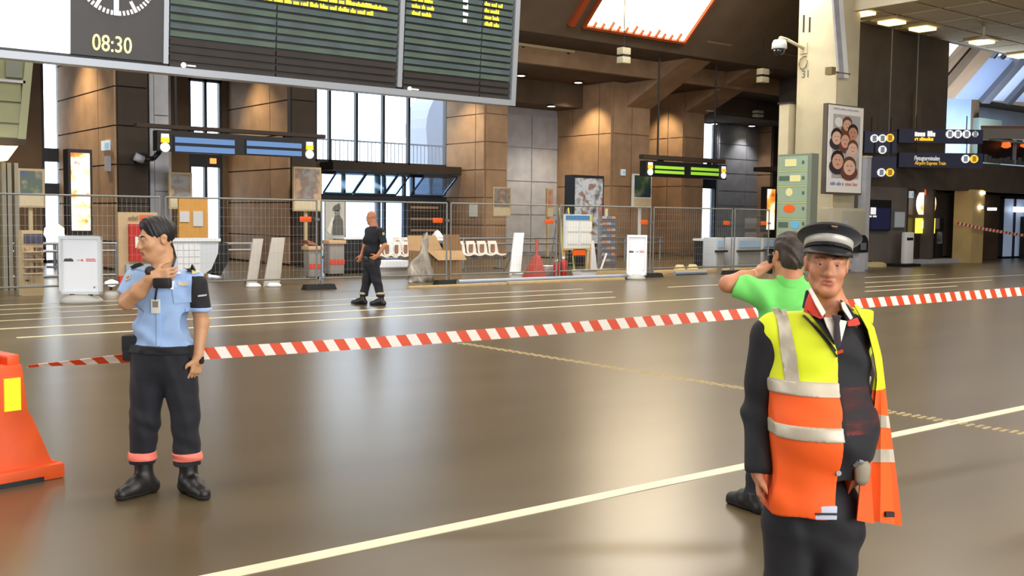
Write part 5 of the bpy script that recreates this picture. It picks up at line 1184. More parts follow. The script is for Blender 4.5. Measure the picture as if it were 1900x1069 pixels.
# far red-white tape across the shop fronts
def stripe_mat(name, period, slant, red=(214, 66, 34), white=(244, 236, 226)):
    m = bpy.data.materials.new(name); m.use_nodes = True; nt = m.node_tree; b = nt.nodes['Principled BSDF']
    uv = nt.nodes.new('ShaderNodeUVMap'); sp = nt.nodes.new('ShaderNodeSeparateXYZ'); a = nt.nodes.new('ShaderNodeMath'); a.operation = 'MULTIPLY_ADD'; a.inputs[1].default_value = slant
    d = nt.nodes.new('ShaderNodeMath'); d.operation = 'DIVIDE'; d.inputs[1].default_value = period; f = nt.nodes.new('ShaderNodeMath'); f.operation = 'FRACT'; g = nt.nodes.new('ShaderNodeMath'); g.operation = 'GREATER_THAN'; g.inputs[1].default_value = .5
    mx = nt.nodes.new('ShaderNodeMix'); mx.data_type = 'RGBA'; mx.inputs[6].default_value = lin(red); mx.inputs[7].default_value = lin(white)
    nt.links.new(uv.outputs[0], sp.inputs[0]); nt.links.new(sp.outputs[1], a.inputs[0]); nt.links.new(sp.outputs[0], a.inputs[2]); nt.links.new(a.outputs[0], d.inputs[0]); nt.links.new(d.outputs[0], f.inputs[0]); nt.links.new(f.outputs[0], g.inputs[0]); nt.links.new(g.outputs[0], mx.inputs[0]); nt.links.new(mx.outputs[2], b.inputs['Base Color']); b.inputs['Roughness'].default_value = .4
    return m
def tape(name, pts, widths, m, label, twist=None, th=.003):
    """ribbon through 3D points, UV x = metres along it, y = metres across"""
    n = len(pts); vs = []; uvs = []; s_ = 0
    for i, p in enumerate(pts):
        if i: s_ += (pts[i] - pts[i - 1]).length
        d = (pts[min(n - 1, i + 1)] - pts[max(0, i - 1)]).normalized(); side = Vector((d.y, -d.x, 0)).normalized(); upn = side.cross(d).normalized()
        if upn.z < 0: upn = -upn
        tw = twist[i] if twist else 0
        ax = upn * cos(tw) + side * sin(tw); nn = side * cos(tw) - upn * sin(tw)
        w = widths[i]
        for k in (0, 1):
            for off in (-w / 2, w / 2): vs.append(p + ax * off + nn * (th * (k - .5))); uvs.append((s_, off))
    fs = []
    for i in range(n - 1):
        a, b = 4 * i, 4 * i + 4
        fs += [(a, a + 1, b + 1, b), (a + 2, b + 2, b + 3, a + 3), (a + 1, a + 3, b + 3, b + 1), (a, b, b + 2, a + 2)]
    fs += [(0, 2, 3, 1), (4 * n - 4, 4 * n - 3, 4 * n - 1, 4 * n - 2)]
    o = MB().add(vs, fs).build(name, m, None)
    ul = o.data.uv_layers.new(name='UVMap')
    for lp_ in o.data.loops: ul.data[lp_.index].uv = uvs[lp_.vertex_index]
    return tag(o, label, 'barrier tape')
SM = stripe_mat('red_white_tape', .136, .55, (222, 78, 38))
tape('barrier_tape', [V(x, y, VR - .35 - .0 * k) for k, (x, y) in enumerate(((1776, 414), (1800, 419), (1826, 425), (1862, 431), (1920, 440)))], [.12] * 5, stripe_mat('far_red_white_tape', .3, -.5), 'thin red and white tape far off across the glass door')
# shop behind the gallery parapet
t = thing('gallery_shop', 'dark gallery shop window with small orange lamps above the navy signs', 'shop', (V(1860, 300, VR).x, VR + .5, zSof))
a0, a1, z0, z1 = vrect(1826, 258, 1935, 304, VR + .3); bx('dark_back', (a0, VR + .42, z0 - .0), (a1, VR + .6, z1), BLACK, t); bx('grey_shelf', (a0, VR + .1, zV(1860, 262, VR)), (a1, VR + .42, zV(1860, 258, VR)), GREYP, t)
for px in (1884, 1912): u = V(px, 280, VR + .3).x; bx('shelf_upright', (u, VR + .3, z0), (u + .1, VR + .42, z1), GREYP, t)
for px, py in ((1867, 268), (1902, 267)):
    c = V(px, py, VR + .2); MB().lathe((c.x, c.y, c.z - .16), [(.08, 0), (.2, .06), (.17, .22), (.05, .3)], 10).build('orange_lamp', mat('orange_lamp', (255, 120, 50), .5, emit=.9), t, True)
m_ = MB(); r = random.Random(8)
for i in range(14): u = a0 + .2 + i * (a1 - a0) / 16; m_.box((u, VR + .3, z0), (u + .1 + .1 * r.random(), VR + .4, z0 + .12 + .2 * r.random()))
m_.build('pale_goods', STEEL, t)['kind'] = 'stuff'

# ================================================================== orange barrier at the frame edge, tape
g = G(112, 884); ang = radians(50)
wd = (Vector((rt.x, rt.y, 0)) * cos(ang) + Vector((fw.x, fw.y, 0)) * sin(ang)).normalized(); ld = Vector((-wd.y, wd.x, 0))
BH = .80
t = thing('traffic_barrier', 'orange plastic traffic barrier with a yellow sticker at the frame edge', 'barrier', (g.x, g.y, 0))
hw, tw_ = .43, .235
cen = Vector((g.x, g.y, 0)) - wd * hw
def prof_pts(o): return [cen + wd * x + Vector((0, 0, z)) + ld * o for x, z in ((-hw, 0), (hw, 0), (hw, .10), (hw - .05, .11), (tw_ + .03, .40), (tw_, .45), (tw_ - .03, BH - .06), (-tw_ + .03, BH - .06), (-tw_, .45), (-tw_ - .03, .40), (-hw + .05, .11), (-hw, .10))]
MB().prism(prof_pts(0), ld * 1.0).build('barrier_body', ORANGE, t, bevel=.018)
m_ = MB(); q = [cen - wd * (hw + .01) - ld * .045, cen + wd * (hw + .01) - ld * .045, cen + wd * (hw + .01) + ld * 1.045, cen - wd * (hw + .01) + ld * 1.045]; m_.hexa([(p.x, p.y, .0) for p in q], [(p.x, p.y, .095) for p in q]); m_.build('base_lip', ORANGE, t, bevel=.014)
for a_, b_ in ((-.12, .07), (.12, .195)):
    m_ = MB(); q = [cen + wd * a_ + ld * .02, cen + wd * b_ + ld * .02, cen + wd * b_ + ld * .9, cen + wd * a_ + ld * .9]; m_.hexa([(p.x, p.y, BH - .07) for p in q], [(p.x, p.y, BH) for p in q]); m_.build('top_lug', ORANGE, t, bevel=.01)
m_ = MB(); q = [cen + wd * .085 - ld * .012, cen + wd * .185 - ld * .012, cen + wd * .185 + ld * .01, cen + wd * .085 + ld * .01]; m_.hexa([(p.x, p.y, .46) for p in q], [(p.x, p.y, .66) for p in q]); m_.build('yellow_sticker', mat('sticker_yellow', (246, 240, 40), .4, emit=.15), t)  # slight glow put into the sticker's colour for the light it throws back
m_ = MB(); q = [cen - wd * (hw * .75) - ld * .052, cen + wd * (hw * .7) - ld * .052, cen + wd * (hw * .7) + ld * .02, cen - wd * (hw * .75) + ld * .02]; m_.hexa([(p.x, p.y, 0.0) for p in q], [(p.x, p.y, .03) for p in q]); m_.build('forklift_recess', BLACK, t)
kn = cen + wd * .0 + ld * .06 + Vector((0, 0, BH - .03))
t2 = thing('tape_knot', 'crumpled white and red knot of tape tied on the orange barrier', 'tape knot', kn); MB().lathe((kn.x, kn.y, kn.z), [(.03, -.03), (.06, 0), (.05, .03), (.02, .05)], 7).build('knot', WHPLAIN, t2, True); MB().path([kn + Vector((-.06, 0, .0)), kn + Vector((.0, -.05, .02)), kn + Vector((.06, -.03, -.02))], .02).build('red_strand', REDP, t2, True)
tp = [(52, 680, 6.45), (70, 678, 6.5), (100, 676, 6.57), (150, 672, 6.58), (200, 667.5, 6.6), (240, 664.5, 6.62), (300, 661, 6.64), (385, 656, 6.68), (470, 650.5, 6.75), (700, 635.5, 6.95), (950, 617, 7.2), (1200, 596.5, 7.5), (1400, 580.5, 7.75), (1570, 565, 8.1), (1700, 555.5, 8.5), (1800, 548, 8.9), (1960, 536, 9.5)]
tpts = [D(*q) for q in tp]
tape('barrier_tape', tpts, [.04, .04, .045, .055, .06, .065, .07] + [.075] * 10, SM, 'long red and white striped tape stretched across the concourse', twist=[1.1, 1.0, .95, .8, .6, .4, .2] + [0] * 10)
# ================================================================== people: signed-distance bodies turned into one surface (surface nets)
class Field:
    def __init__(s, lo, hi, h):
        s.lo = np.array(lo, np.float32); s.h = h; s.n = np.ceil((np.array(hi) - np.array(lo)) / h).astype(int) + 1
        s.a = np.full(tuple(s.n), 0.5, np.float32); s.ax = [s.lo[i] + h * np.arange(s.n[i], dtype=np.float32) for i in range(3)]
    def box(s, lo, hi, pad):
        i0 = np.maximum(0, np.floor((np.array(lo) - pad - s.lo) / s.h)).astype(int); i1 = np.minimum(s.n, np.ceil((np.array(hi) + pad - s.lo) / s.h).astype(int) + 1)
        sl = tuple(slice(a, max(a, b)) for a, b in zip(i0, i1))
        return sl, s.ax[0][sl[0]][:, None, None], s.ax[1][sl[1]][None, :, None], s.ax[2][sl[2]][None, None, :]
    def put(s, sl, d, k):
        a = s.a[sl]
        if a.size == 0: return
        if k > 0: hh = np.maximum(k - np.abs(a - d), 0) / k; s.a[sl] = np.minimum(a, d) - hh * hh * k * .25
        else: s.a[sl] = np.minimum(a, d)
    def cap(s, a, b, ra, rb=None, k=.03, sy=1.0):
        """tapered capsule; sy<1 flattens it front to back"""
        rb = ra if rb is None else rb; a = np.array(a, np.float32); b = np.array(b, np.float32); R = max(ra, rb)
        sl, X, Y, Z = s.box(np.minimum(a, b) - R, np.maximum(a, b) + R, k + 3 * s.h)
        dx, dy, dz = b - a; q = 1 / sy; dyq = dy * q; L2 = dx * dx + dyq * dyq + dz * dz + 1e-9
        px, py, pz = X - a[0], (Y - a[1]) * q, Z - a[2]; t = np.clip((px * dx + py * dyq + pz * dz) / L2, 0, 1)
        s.put(sl, np.sqrt((px - t * dx) ** 2 + (py - t * dyq) ** 2 + (pz - t * dz) ** 2) - (ra + (rb - ra) * t), k)
    def _ell(s, c, r, R, pad):
        c = np.array(c, np.float32); r = np.array(r, np.float32); m = r.max()
        sl, X, Y, Z = s.box(c - m, c + m, pad); p = [X - c[0], Y - c[1], Z - c[2]]
        if R is not None: p = [R[0, i] * p[0] + R[1, i] * p[1] + R[2, i] * p[2] for i in range(3)]
        k0 = np.sqrt((p[0] / r[0]) ** 2 + (p[1] / r[1]) ** 2 + (p[2] / r[2]) ** 2); k1 = np.sqrt((p[0] / r[0] ** 2) ** 2 + (p[1] / r[1] ** 2) ** 2 + (p[2] / r[2] ** 2) ** 2) + 1e-6
        return sl, k0 * (k0 - 1) / k1
    def ell(s, c, r, R=None, k=.03): sl, d = s._ell(c, r, R, k + 3 * s.h); s.put(sl, d, k)
    def carve(s, c, r, R=None, k=.01):
        sl, d = s._ell(c, r, R, k + 3 * s.h); a = s.a[sl]; d = -d; hh = np.maximum(k - np.abs(a - d), 0) / max(k, 1e-6); s.a[sl] = np.maximum(a, d) + hh * hh * k * .25
    def grids(s): return s.ax[0][:, None, None], s.ax[1][None, :, None], s.ax[2][None, None, :]
    def clip(s, n, p):
        """keep the side that n points away from"""
        X, Y, Z = s.grids(); n = np.array(n, float); n /= np.linalg.norm(n); s.a = np.maximum(s.a, ((X - p[0]) * n[0] + (Y - p[1]) * n[1] + (Z - p[2]) * n[2]).astype(np.float32))
    def clipr(s, n, p, c, rad):
        """plane cut felt only within rad of c"""
        X, Y, Z = s.grids(); n = np.array(n, float); n /= np.linalg.norm(n); d = (X - p[0]) * n[0] + (Y - p[1]) * n[1] + (Z - p[2]) * n[2]; m = ((X - c[0]) ** 2 + (Y - c[1]) ** 2 + (Z - c[2]) ** 2) < rad * rad; s.a = np.where(m, np.maximum(s.a, d), s.a).astype(np.float32)
    def confine(s, g, zlo, zhi, xlo=-9, xhi=9, gap=.008, ylo=-.125):
        """keep the body inside a garment g sampled on another grid of the same box"""
        X, Y, Z = s.grids(); ii = [np.clip(np.rint((s.ax[i] - g.lo[i]) / g.h).astype(int), 0, g.n[i] - 1) for i in range(3)]; ga = g.a[np.ix_(*ii)]; m = (Z > zlo) & (Z < zhi) & (X > xlo) & (X < xhi) & (Y > ylo); s.a = np.where(m, np.maximum(s.a, ga + gap), s.a).astype(np.float32)
    def add(s, f): X, Y, Z = s.grids(); s.a = s.a + f(X, Y, Z).astype(np.float32)
    def maxf(s, f): X, Y, Z = s.grids(); s.a = np.maximum(s.a, f(X, Y, Z).astype(np.float32))
    def copy(s):
        o = object.__new__(Field); o.lo, o.h, o.n, o.ax = s.lo, s.h, s.n, s.ax; o.a = s.a.copy(); return o
    def like(s): o = s.copy(); o.a = np.full_like(s.a, .5); return o
    def front(s, x, z):
        """first surface met going away from the viewer at (x, z)"""
        i = int(round((x - s.lo[0]) / s.h)); k = int(round((z - s.lo[2]) / s.h))
        i = min(max(i, 0), s.n[0] - 1); k = min(max(k, 0), s.n[2] - 1); c = np.nonzero(s.a[i, :, k] < 0)[0]
        if len(c) == 0: return None
        j = c[0]; f1 = s.a[i, j, k]; f0 = s.a[i, j - 1, k] if j else f1 + s.h; return float(s.ax[1][j] - s.h * (-f1) / max(1e-6, f0 - f1))
    def mesh(s, name, mats, parent, matf=None):
        f = s.a; f[0] = f[-1] = .5; f[:, 0] = f[:, -1] = .5; f[:, :, 0] = f[:, :, -1] = .5
        neg = f < 0; n = np.array(f.shape) - 1
        cnt = np.zeros(tuple(n), np.int8)
        for i in (0, 1):
            for j in (0, 1):
                for k in (0, 1): cnt += neg[i:i + n[0], j:j + n[1], k:k + n[2]]
        act = (cnt > 0) & (cnt < 8); idx = np.argwhere(act); N = len(idx); vid = np.full(tuple(n), -1, np.int32); vid[act] = np.arange(N)
        acc = np.zeros((N, 3)); num = np.zeros(N); cor = [(i, j, k) for i in (0, 1) for j in (0, 1) for k in (0, 1)]
        val = {c: f[idx[:, 0] + c[0], idx[:, 1] + c[1], idx[:, 2] + c[2]] for c in cor}
        for c in cor:
            for ax in range(3):
                if c[ax]: continue
                e = list(c); e[ax] = 1; v0, v1 = val[c], val[tuple(e)]; m = (v0 < 0) != (v1 < 0); t = np.where(m, v0 / np.where(m, v0 - v1, 1), 0)
                p = np.tile(np.array(c, float), (N, 1)); p[:, ax] += t; acc[m] += p[m]; num[m] += 1
        P_ = (idx + acc / num[:, None]) * s.h + s.lo
        quads = []
        for ax in range(3):
            b, c = (ax + 1) % 3, (ax + 2) % 3
            s0 = [slice(None)] * 3; s1 = [slice(None)] * 3; s0[ax] = slice(0, -1); s1[ax] = slice(1, None)
            for q in (b, c): s0[q] = slice(1, -1); s1[q] = slice(1, -1)
            A, B = neg[tuple(s0)], neg[tuple(s1)]; e = np.argwhere(A != B)
            if len(e) == 0: continue
            flip = A[e[:, 0], e[:, 1], e[:, 2]]; e = e.copy(); e[:, b] += 1; e[:, c] += 1
            def vv(db, dc): q = e.copy(); q[:, b] -= db; q[:, c] -= dc; return vid[q[:, 0], q[:, 1], q[:, 2]]
            Q = np.stack([vv(1, 1), vv(0, 1), vv(0, 0), vv(1, 0)], 1); Q[~flip] = Q[~flip][:, ::-1]; quads.append(Q)
        Q = np.concatenate(quads); Q = Q[(Q >= 0).all(1)]
        me = bpy.data.meshes.new(name); me.from_pydata(P_.tolist(), [], Q.tolist())
        for m in (mats if isinstance(mats, (list, tuple)) else [mats]): me.materials.append(m)
        me.polygons.foreach_set('use_smooth', np.ones(len(Q), bool))
        if matf is not None: me.polygons.foreach_set('material_index', matf(P_[Q].mean(1)).astype(np.int32))
        me.update()
        o = bpy.data.objects.new(name, me); COL.objects.link(o); o.parent = parent; return o

class Person:
    def __init__(s, label, px, py, foot_depth_px=None, dep=None):
        s.dep = dep; g = D(px, py, dep); s.root = thing('person', label, 'person', (g.x, g.y, 0), rot=(0, 0, -YAW))
        s.Ri = Matrix.Rotation(YAW, 3, 'Z'); s.o = Vector((g.x, g.y, 0))
    def P(s, px, py, dy=0.0):
        """photo pixel at the person's depth (+dy away) -> figure space (x right, y away, z up)"""
        r = ray(px, py); return np.array(s.Ri @ (CAMP + r * ((s.o.dot(fw) + dy) / r.dot(fw)) - s.o))
    def patch(s, fld, name, m, quad, th=.008, nx=8, nz=8, dy=-.12, lift=.001):
        """thin plate following a garment's front; quad = 4 photo pixels TL TR BR BL"""
        q = [np.array(p, float) for p in quad]; fr = {}; vs = []
        for j in range(nz + 1):
            for i in range(nx + 1):
                a, b = i / nx, j / nz; p = (q[0] * (1 - a) + q[1] * a) * (1 - b) + (q[3] * (1 - a) + q[2] * a) * b; w = s.P(p[0], p[1], dy); y = fld.front(w[0], w[2])
                fr[i, j] = (w[0], y, w[2])
        ys = [v[1] for v in fr.values() if v[1] is not None]
        if not ys: return None
        ym = float(np.median(ys))
        for side in (0, 1):
            for j in range(nz + 1):
                for i in range(nx + 1):
                    x, y, z = fr[i, j]
                    if y is None or abs(y - ym) > .16:
                        jj = [q for q in sorted(range(nz + 1), key=lambda q: abs(q - j)) if fr[i, q][1] is not None and abs(fr[i, q][1] - ym) <= .16]
                        if jj: y, z = fr[i, jj[0]][1], fr[i, jj[0]][2] + (.004 * (jj[0] - j))
                        else: y = ym
                    vs.append((x, y - lift - th + side * (th + .006), z))
        W = nx + 1; K = W * (nz + 1); fs = []
        for j in range(nz):
            for i in range(nx): a = j * W + i; fs += [(a, a + 1, a + W + 1, a + W), (K + a, K + a + W, K + a + W + 1, K + a + 1)]
        for i in range(nx):
            for a in (i, nz * W + i): fs.append((a, K + a, K + a + 1, a + 1))
        for j in range(nz):
            for a in (j * W, j * W + nx): fs.append((a, a + W, K + a + W, K + a))
        return MB().add(vs, fs).build(name, m, s.root, 'auto')
def basis(fwd_, roll=0.0):
    """head frame columns: side, forward, up"""
    f = Vector(fwd_).normalized(); r = f.cross(Vector((0, 0, 1))).normalized(); u = r.cross(f); R = Matrix((r, f, u)).transposed()
    if roll: R = R @ Matrix.Rotation(roll, 3, 'Y')
    return np.array(R)
def head_prims(fld, c, R, s=1.0, neck_to=None, neck_r=.058, jaw=1.0, nose=1.0, cheek=1.0):
    W = lambda x, y, z: c + R @ (np.array((x, y, z)) * s)
    E = lambda p, r, k=.02: fld.ell(W(*p), np.array(r) * s, R, k * s)
    C = lambda a, b, ra, rb, k=.015: fld.cap(W(*a), W(*b), ra * s, rb * s, k * s)
    if neck_to is not None: fld.cap(W(0, -.03, -.06), neck_to, neck_r * .95, neck_r * 1.1, .03)
    E((0, -.014, .036), (.073, .094, .086)); E((0, .022, -.03), (.062, .07, .088), .03)
    E((0, .05, -.092), (.040 * jaw, .036, .030), .035); C((-.050 * jaw, .005, -.058), (-.020, .06, -.098), .017, .017, .025); C((.050 * jaw, .005, -.058), (.020, .06, -.098), .017, .017, .025)
    for q in (-1, 1):
        E((q * .040, .062, -.026), (.024 * cheek, .020, .022 * cheek), .03); C((q * .012, .088, .022), (q * .05, .074, .018), .0085, .008, .016)
        fld.carve(W(q * .031, .104, .003), np.array((.0185, .020, .0125)) * s, R, .012 * s)
        E((q * .031, .079, .003), (.0145, .0125, .0115), .006); E((q * .031, .0835, .0092), (.0168, .0112, .0058), .005); E((q * .031, .083, -.0065), (.0155, .0098, .0045), .005)
        E((q * .0115 * nose, .098, -.037), (.0085 * nose, .010, .007), .008)
        E((q * .0755, -.012, -.004), (.0095, .019, .031), .008); E((q * .079, -.017, .012), (.008, .017, .016), .006); fld.carve(W(q * .0865, -.006, .0), np.array((.006, .009, .016)) * s, R, .005 * s)
    C((0, .088, .012), (0, .108 * (1 + .04 * (nose - 1)), -.032), .0085 * nose, .0125 * nose, .014)
    C((-.021, .086, -.0615), (0, .0955, -.0585), .0055, .0075, .008); C((.021, .086, -.0615), (0, .0955, -.0585), .0055, .0075, .008); C((-.017, .085, -.0715), (.017, .085, -.0715), .0068, .0068, .009)
    C((0, .088, -.072), (0, .0935, -.0715), .005, .0065, .008)
    fld.carve(W(0, .1, -.0655), np.array((.022, .014, .0018)) * s, R, .004 * s); fld.carve(W(0, .094, -.085), np.array((.018, .009, .006)) * s, R, .01 * s)
    return W
def face_parts(per, W, R, s, brow_m, iris=(70, 50, 36), brow_th=.0032):
    for q in (-1, 1):
        m_ = MB(); m_.mi = 0; c = W(q * .031, .081, .0015); r = .0114 * s; n = 14; 
        fdir = Vector(R[:, 1]); ex = Vector(R[:, 0]); ez = Vector(R[:, 2]); c = Vector(c)
        rings = [(0, 0.0), (.35, .34), (.62, .62), (.95, .95), (1.3, 1.3)]
        vs = [c + fdir * r]; fs = []; mi = []
        for a in (.28, .52, .62, .95, 1.3):
            for i in range(n): vs.append(c + (fdir * cos(a) + (ex * cos(2 * pi * i / n) + ez * sin(2 * pi * i / n)) * sin(a)) * r)
        for i in range(n): fs.append((0, 1 + i, 1 + (i + 1) % n)); mi.append(2)
        for k in range(4):
            for i in range(n): a = 1 + k * n; fs.append((a + i, a + n + i, a + n + (i + 1) % n, a + (i + 1) % n)); mi.append(1 if k == 0 else 0)
        m_.add(vs, fs); m_.m = mi
        m_.build('eye', [mat('eye_white', (226, 218, 208), .3), mat('iris_%d_%d' % iris[:2], iris, .3), mat('pupil', (14, 12, 12), .2)], per.root, True)
        b = Field(np.min([W(x, y, z) for x in (0, q * .07) for y in (.05, .12) for z in (-.02, .06)], 0), np.max([W(x, y, z) for x in (0, q * .07) for y in (.05, .12) for z in (-.02, .06)], 0), .0022)
        b.cap(W(q * .013, .0965, .0235), W(q * .034, .0915, .029), brow_th * s, brow_th * 1.1 * s, .003); b.cap(W(q * .034, .0915, .029), W(q * .053, .080, .023), brow_th * 1.1 * s, brow_th * .6 * s, .003); b.mesh('eyebrow', brow_m, per.root)
def hand_prims(fld, wrist, direc, palm_n, thumb_side, s=1.0, curl=(.5, .6, .7, .8), thumb_curl=.4, k=.012, wrist_r=.026):
    """palm plus five jointed fingers; palm_n = the way the palm faces, thumb_side = direction of the thumb edge"""
    d = Vector(direc).normalized(); t = Vector(thumb_side); t = (t - d * t.dot(d)).normalized(); pn = d.cross(t); 
    if pn.dot(Vector(palm_n)) < 0: pn = -pn
    w = Vector(wrist); L = .088 * s
    for x in (-.03, -.01, .01, .03): fld.cap(w + d * .008 * s + t * x * .72 * s, w + d * (L - abs(x) * .12 * s) + t * x * s, .0145 * s, .0125 * s, k)
    fld.cap(w - d * .02, w + d * .02 * s, wrist_r * s, .024 * s, .02)
    lens = ((.043, .027, .021), (.047, .030, .022), (.043, .028, .021), (.034, .021, .019))
    for i, (x, cu) in enumerate(zip((.031, .0105, -.0105, -.030), curl)):
        p = w + d * (L - (.004, 0, .003, .011)[i] * s) + t * x * s; ang = 0.0; r = (.0095, .0098, .0093, .0083)[i] * s; spread = t * (x * 1.2)
        for j, l in enumerate(lens[i]):
            ang += cu * (0.75, 1.0, .75)[j]; q = p + ((d * cos(ang) + pn * sin(ang)) + spread * (1 - j * .3)).normalized() * l * s
            fld.cap(p, q, r * (1 - .08 * j), r * (.92 - .08 * j), .004); p = q
    p = w + d * .022 * s + t * .026 * s; dirs = [(d * .62 + t * .72 + pn * .25), (d * .8 + t * .38 + pn * (.2 + .5 * thumb_curl)), (d * .85 + t * .05 + pn * (.2 + .9 * thumb_curl))]
    for j, (v_, l, r) in enumerate(zip(dirs, (.042, .034, .028), (.0135, .0112, .0098))): q = p + v_.normalized() * l * s; fld.cap(p, q, r * s, r * .92 * s, .008 if j == 0 else .004); p = q
SKIN = mat('skin_tan', (198, 148, 108), .5, var=.05, scale=20); SKIN2 = mat('skin_ruddy', (198, 134, 98), .5, var=.07, scale=18); LIP = mat('lips_dull_red', (172, 112, 90), .5); LIP2 = mat('lips_ruddy', (182, 108, 88), .5)
HAIRB = mat('hair_black', (24, 21, 20), .55, var=.3, scale=90, bump=.4); HAIRG = mat('hair_grey_brown', (84, 70, 56), .6, var=.3, scale=80, bump=.4)
def cloth(name, rgb, rough=.8, var=.08, scale=14, sheen=.2): return mat(name, rgb, rough, var=var, scale=scale, bump=.12, sheen=sheen)
NAVYT = cloth('navy_black_cloth', (22, 23, 32), sheen=.05); BLUES = cloth('light_blue_shirt', (152, 182, 224), .75, .04); BOOT = mat('black_boot_leather', (30, 28, 27), .45, var=.15, scale=20); BLACKC = cloth('black_cloth', (22, 22, 27), sheen=.05); GREENS = cloth('green_shirt', (112, 214, 100), .75, .06)
def wr(amp, fx, fy, fz, ph=0.0, z0=None, zs=None):
    def f(X, Y, Z):
        w = amp * np.sin(fx * X + fy * Y + fz * Z + ph + 1.4 * np.sin(.43 * fz * Z + .6 * fx * X))
        if z0 is not None: w = w * np.exp(-((Z - z0) / zs) ** 2)
        return w
    return f
def lip_fn(W, R, c, s):
    def f(P_):
        q = (P_ - c) @ R / s; return ((np.abs(q[:, 0]) < .025 - .35 * np.abs(q[:, 2] + .066)) & (q[:, 1] > .075) & (q[:, 2] < -.0545) & (q[:, 2] > -.0785)).astype(int)
    return f
def boot(per, name, ankle, heel, toe, w=.048, top=.2, m=BOOT, h=.006):
    """ankle/heel/toe figure-space points; boot rests on z=0"""
    pts = np.array([ankle, heel, toe]); f = Field(pts.min(0) - .1, pts.max(0) + np.array((.1, .1, .14)), h); heel = np.array(heel, float); toe = np.array(toe, float); a = np.array(ankle, float); heel[2] = .042; toe[2] = .034
    mid = heel * .45 + toe * .55; mid[2] = .055; top_ = a.copy(); top_[2] = top
    f.cap(heel, a * [1, 1, 0] + [0, 0, .09], .044, .05, .02); f.cap(a * [1, 1, 0] + [0, 0, .09], top_, .05, .056, .02); f.cap(heel, mid, .042, w, .03); f.cap(mid, toe, w, .04, .03); f.cap(a * [1, 1, 0] + [0, 0, .085], mid + np.array((0, 0, .02)), .046, .034, .04)
    f.clip((0, 0, -1), (0, 0, .002)); f.clip((0, 0, 1), (0, 0, top)); o = f.mesh(name, m, per.root)
    g = f.like(); g.cap(heel, mid, .046, w + .004, .03); g.cap(mid, toe, w + .004, .044, .03); g.clip((0, 0, -1), (0, 0, 0.0)); g.clip((0, 0, 1), (0, 0, .024)); sole = g.mesh('sole', RUBBER, o); return o

# ------------------------------------------------------------------ security guard (left)
A_ = Person('security guard in a light blue shirt and navy trousers, hand raised to his collar', 312, 918, dep=6.3); P = A_.P
h = .006
lo, hi = (-.36, -.36, -.02), (.36, .32, 1.86)
hc_, HR, hs = P(291, 444, -.0), basis((-.78, -.62, -.12), .0), 1.04
b = Field(lo, hi, h)
neck = P(306, 503, .0)
W = head_prims(b, hc_, HR, hs, neck, .060, jaw=1.05)
b.cap(neck, P(306, 540), .06, .1, .05); b.cap(P(262, 522), P(350, 522), .05, .05, .05, .8); b.ell(P(306, 560), (.15, .095, .17), None, .05); b.ell(P(304, 640), (.14, .09, .13), None, .06)
b.cap(P(285, 690), P(268, 780), .075, .06, .04); b.cap(P(268, 780), P(264, 890, .02), .058, .034, .03); b.cap(P(325, 690), P(344, 780), .075, .06, .04); b.cap(P(344, 780), P(348, 890, .02), .058, .034, .03)
sL, eL, wL = P(364, 524), P(374, 600, .02), P(367, 664, -.04)
b.cap(sL, eL, .05, .042, .03); b.cap(eL, wL, .043, .027, .02)
sR, eR, wR = P(250, 520), P(236, 560, -.10), P(283, 514, -.19)
b.cap(sR, eR, .05, .045, .03); b.cap(eR, P(258, 540, -.15), .046, .045, .02); b.cap(P(258, 540, -.15), wR, .045, .029, .02)
hand_prims(b, wL, (-.15, -.1, -1), (-.6, -.2, .1), (-.5, -.8, -.1), .98, (.55, .6, .65, .7), .5)
hand_prims(b, wR, (.92, .05, .12), (0, 1, -.1), (0, -.1, 1), .98, (.75, .85, .9, .95), .6)
bodyA, lipA = b, lip_fn(W, HR, hc_, hs)
face_parts(A_, W, HR, hs, HAIRB)
# hair
f = Field(hc_ - .17, hc_ + .17, .004); f.ell(W(0, -.016, .043), np.array((.079, .099, .089)) * hs, HR, .01); f.ell(W(0, .03, .088), np.array((.058, .054, .040)) * hs, HR, .03)
n = HR @ np.array((0, .80, -.60)); f.clip(n, W(0, .047, .0)); f.carve(W(0, .105, .02), np.array((.064, .055, .056)) * hs, HR, .008)
for q in (-1, 1): f.carve(W(q * .085, -.012, -.006), np.array((.02, .022, .034)) * hs, HR, .006)
f.add(wr(.0016, 160, 140, 90)); f.mesh('hair', HAIRB, A_.root)
# shirt
f = Field(lo, hi, h)
f.cap(P(258, 521), P(352, 521), .062, .062, .04, .85); f.cap(neck + np.array((0, 0, -.02)), P(306, 530), .062, .1, .06); f.ell(P(306, 556), (.178, .115, .17), None, .05); f.ell(P(304, 612, -.01), (.176, .118, .15), None, .06); f.ell(P(302, 645), (.186, .122, .07), None, .05)
f.cap(P(362, 524), P(372, 572, .0), .066, .066, .04); f.cap(P(252, 521), P(238, 547, -.05), .066, .066, .04)
f.clipr(tuple(P(374, 600) - P(370, 560)), P(371, 577), P(373, 600), .13); f.clipr((-.55, -.35, -.75), P(231, 550, -.09), P(228, 566, -.1), .125); f.clip((0, 0, -1), P(304, 646)); f.clip((.0, -.2, 1), P(306, 497))
f.add(wr(.006, 22, 14, 34, 0, P(0, 612)[2], .15)); f.add(wr(.0032, -34, 9, 30, 1.0)); f.add(wr(.005, 46, 0, -26, 2.0, P(0, 636)[2], .06))
SH = f
zc0, zc1 = P(370, 570)[2], P(370, 512)[2]; xS = P(362, 512)[0]; xS2 = P(362, 570)[0]
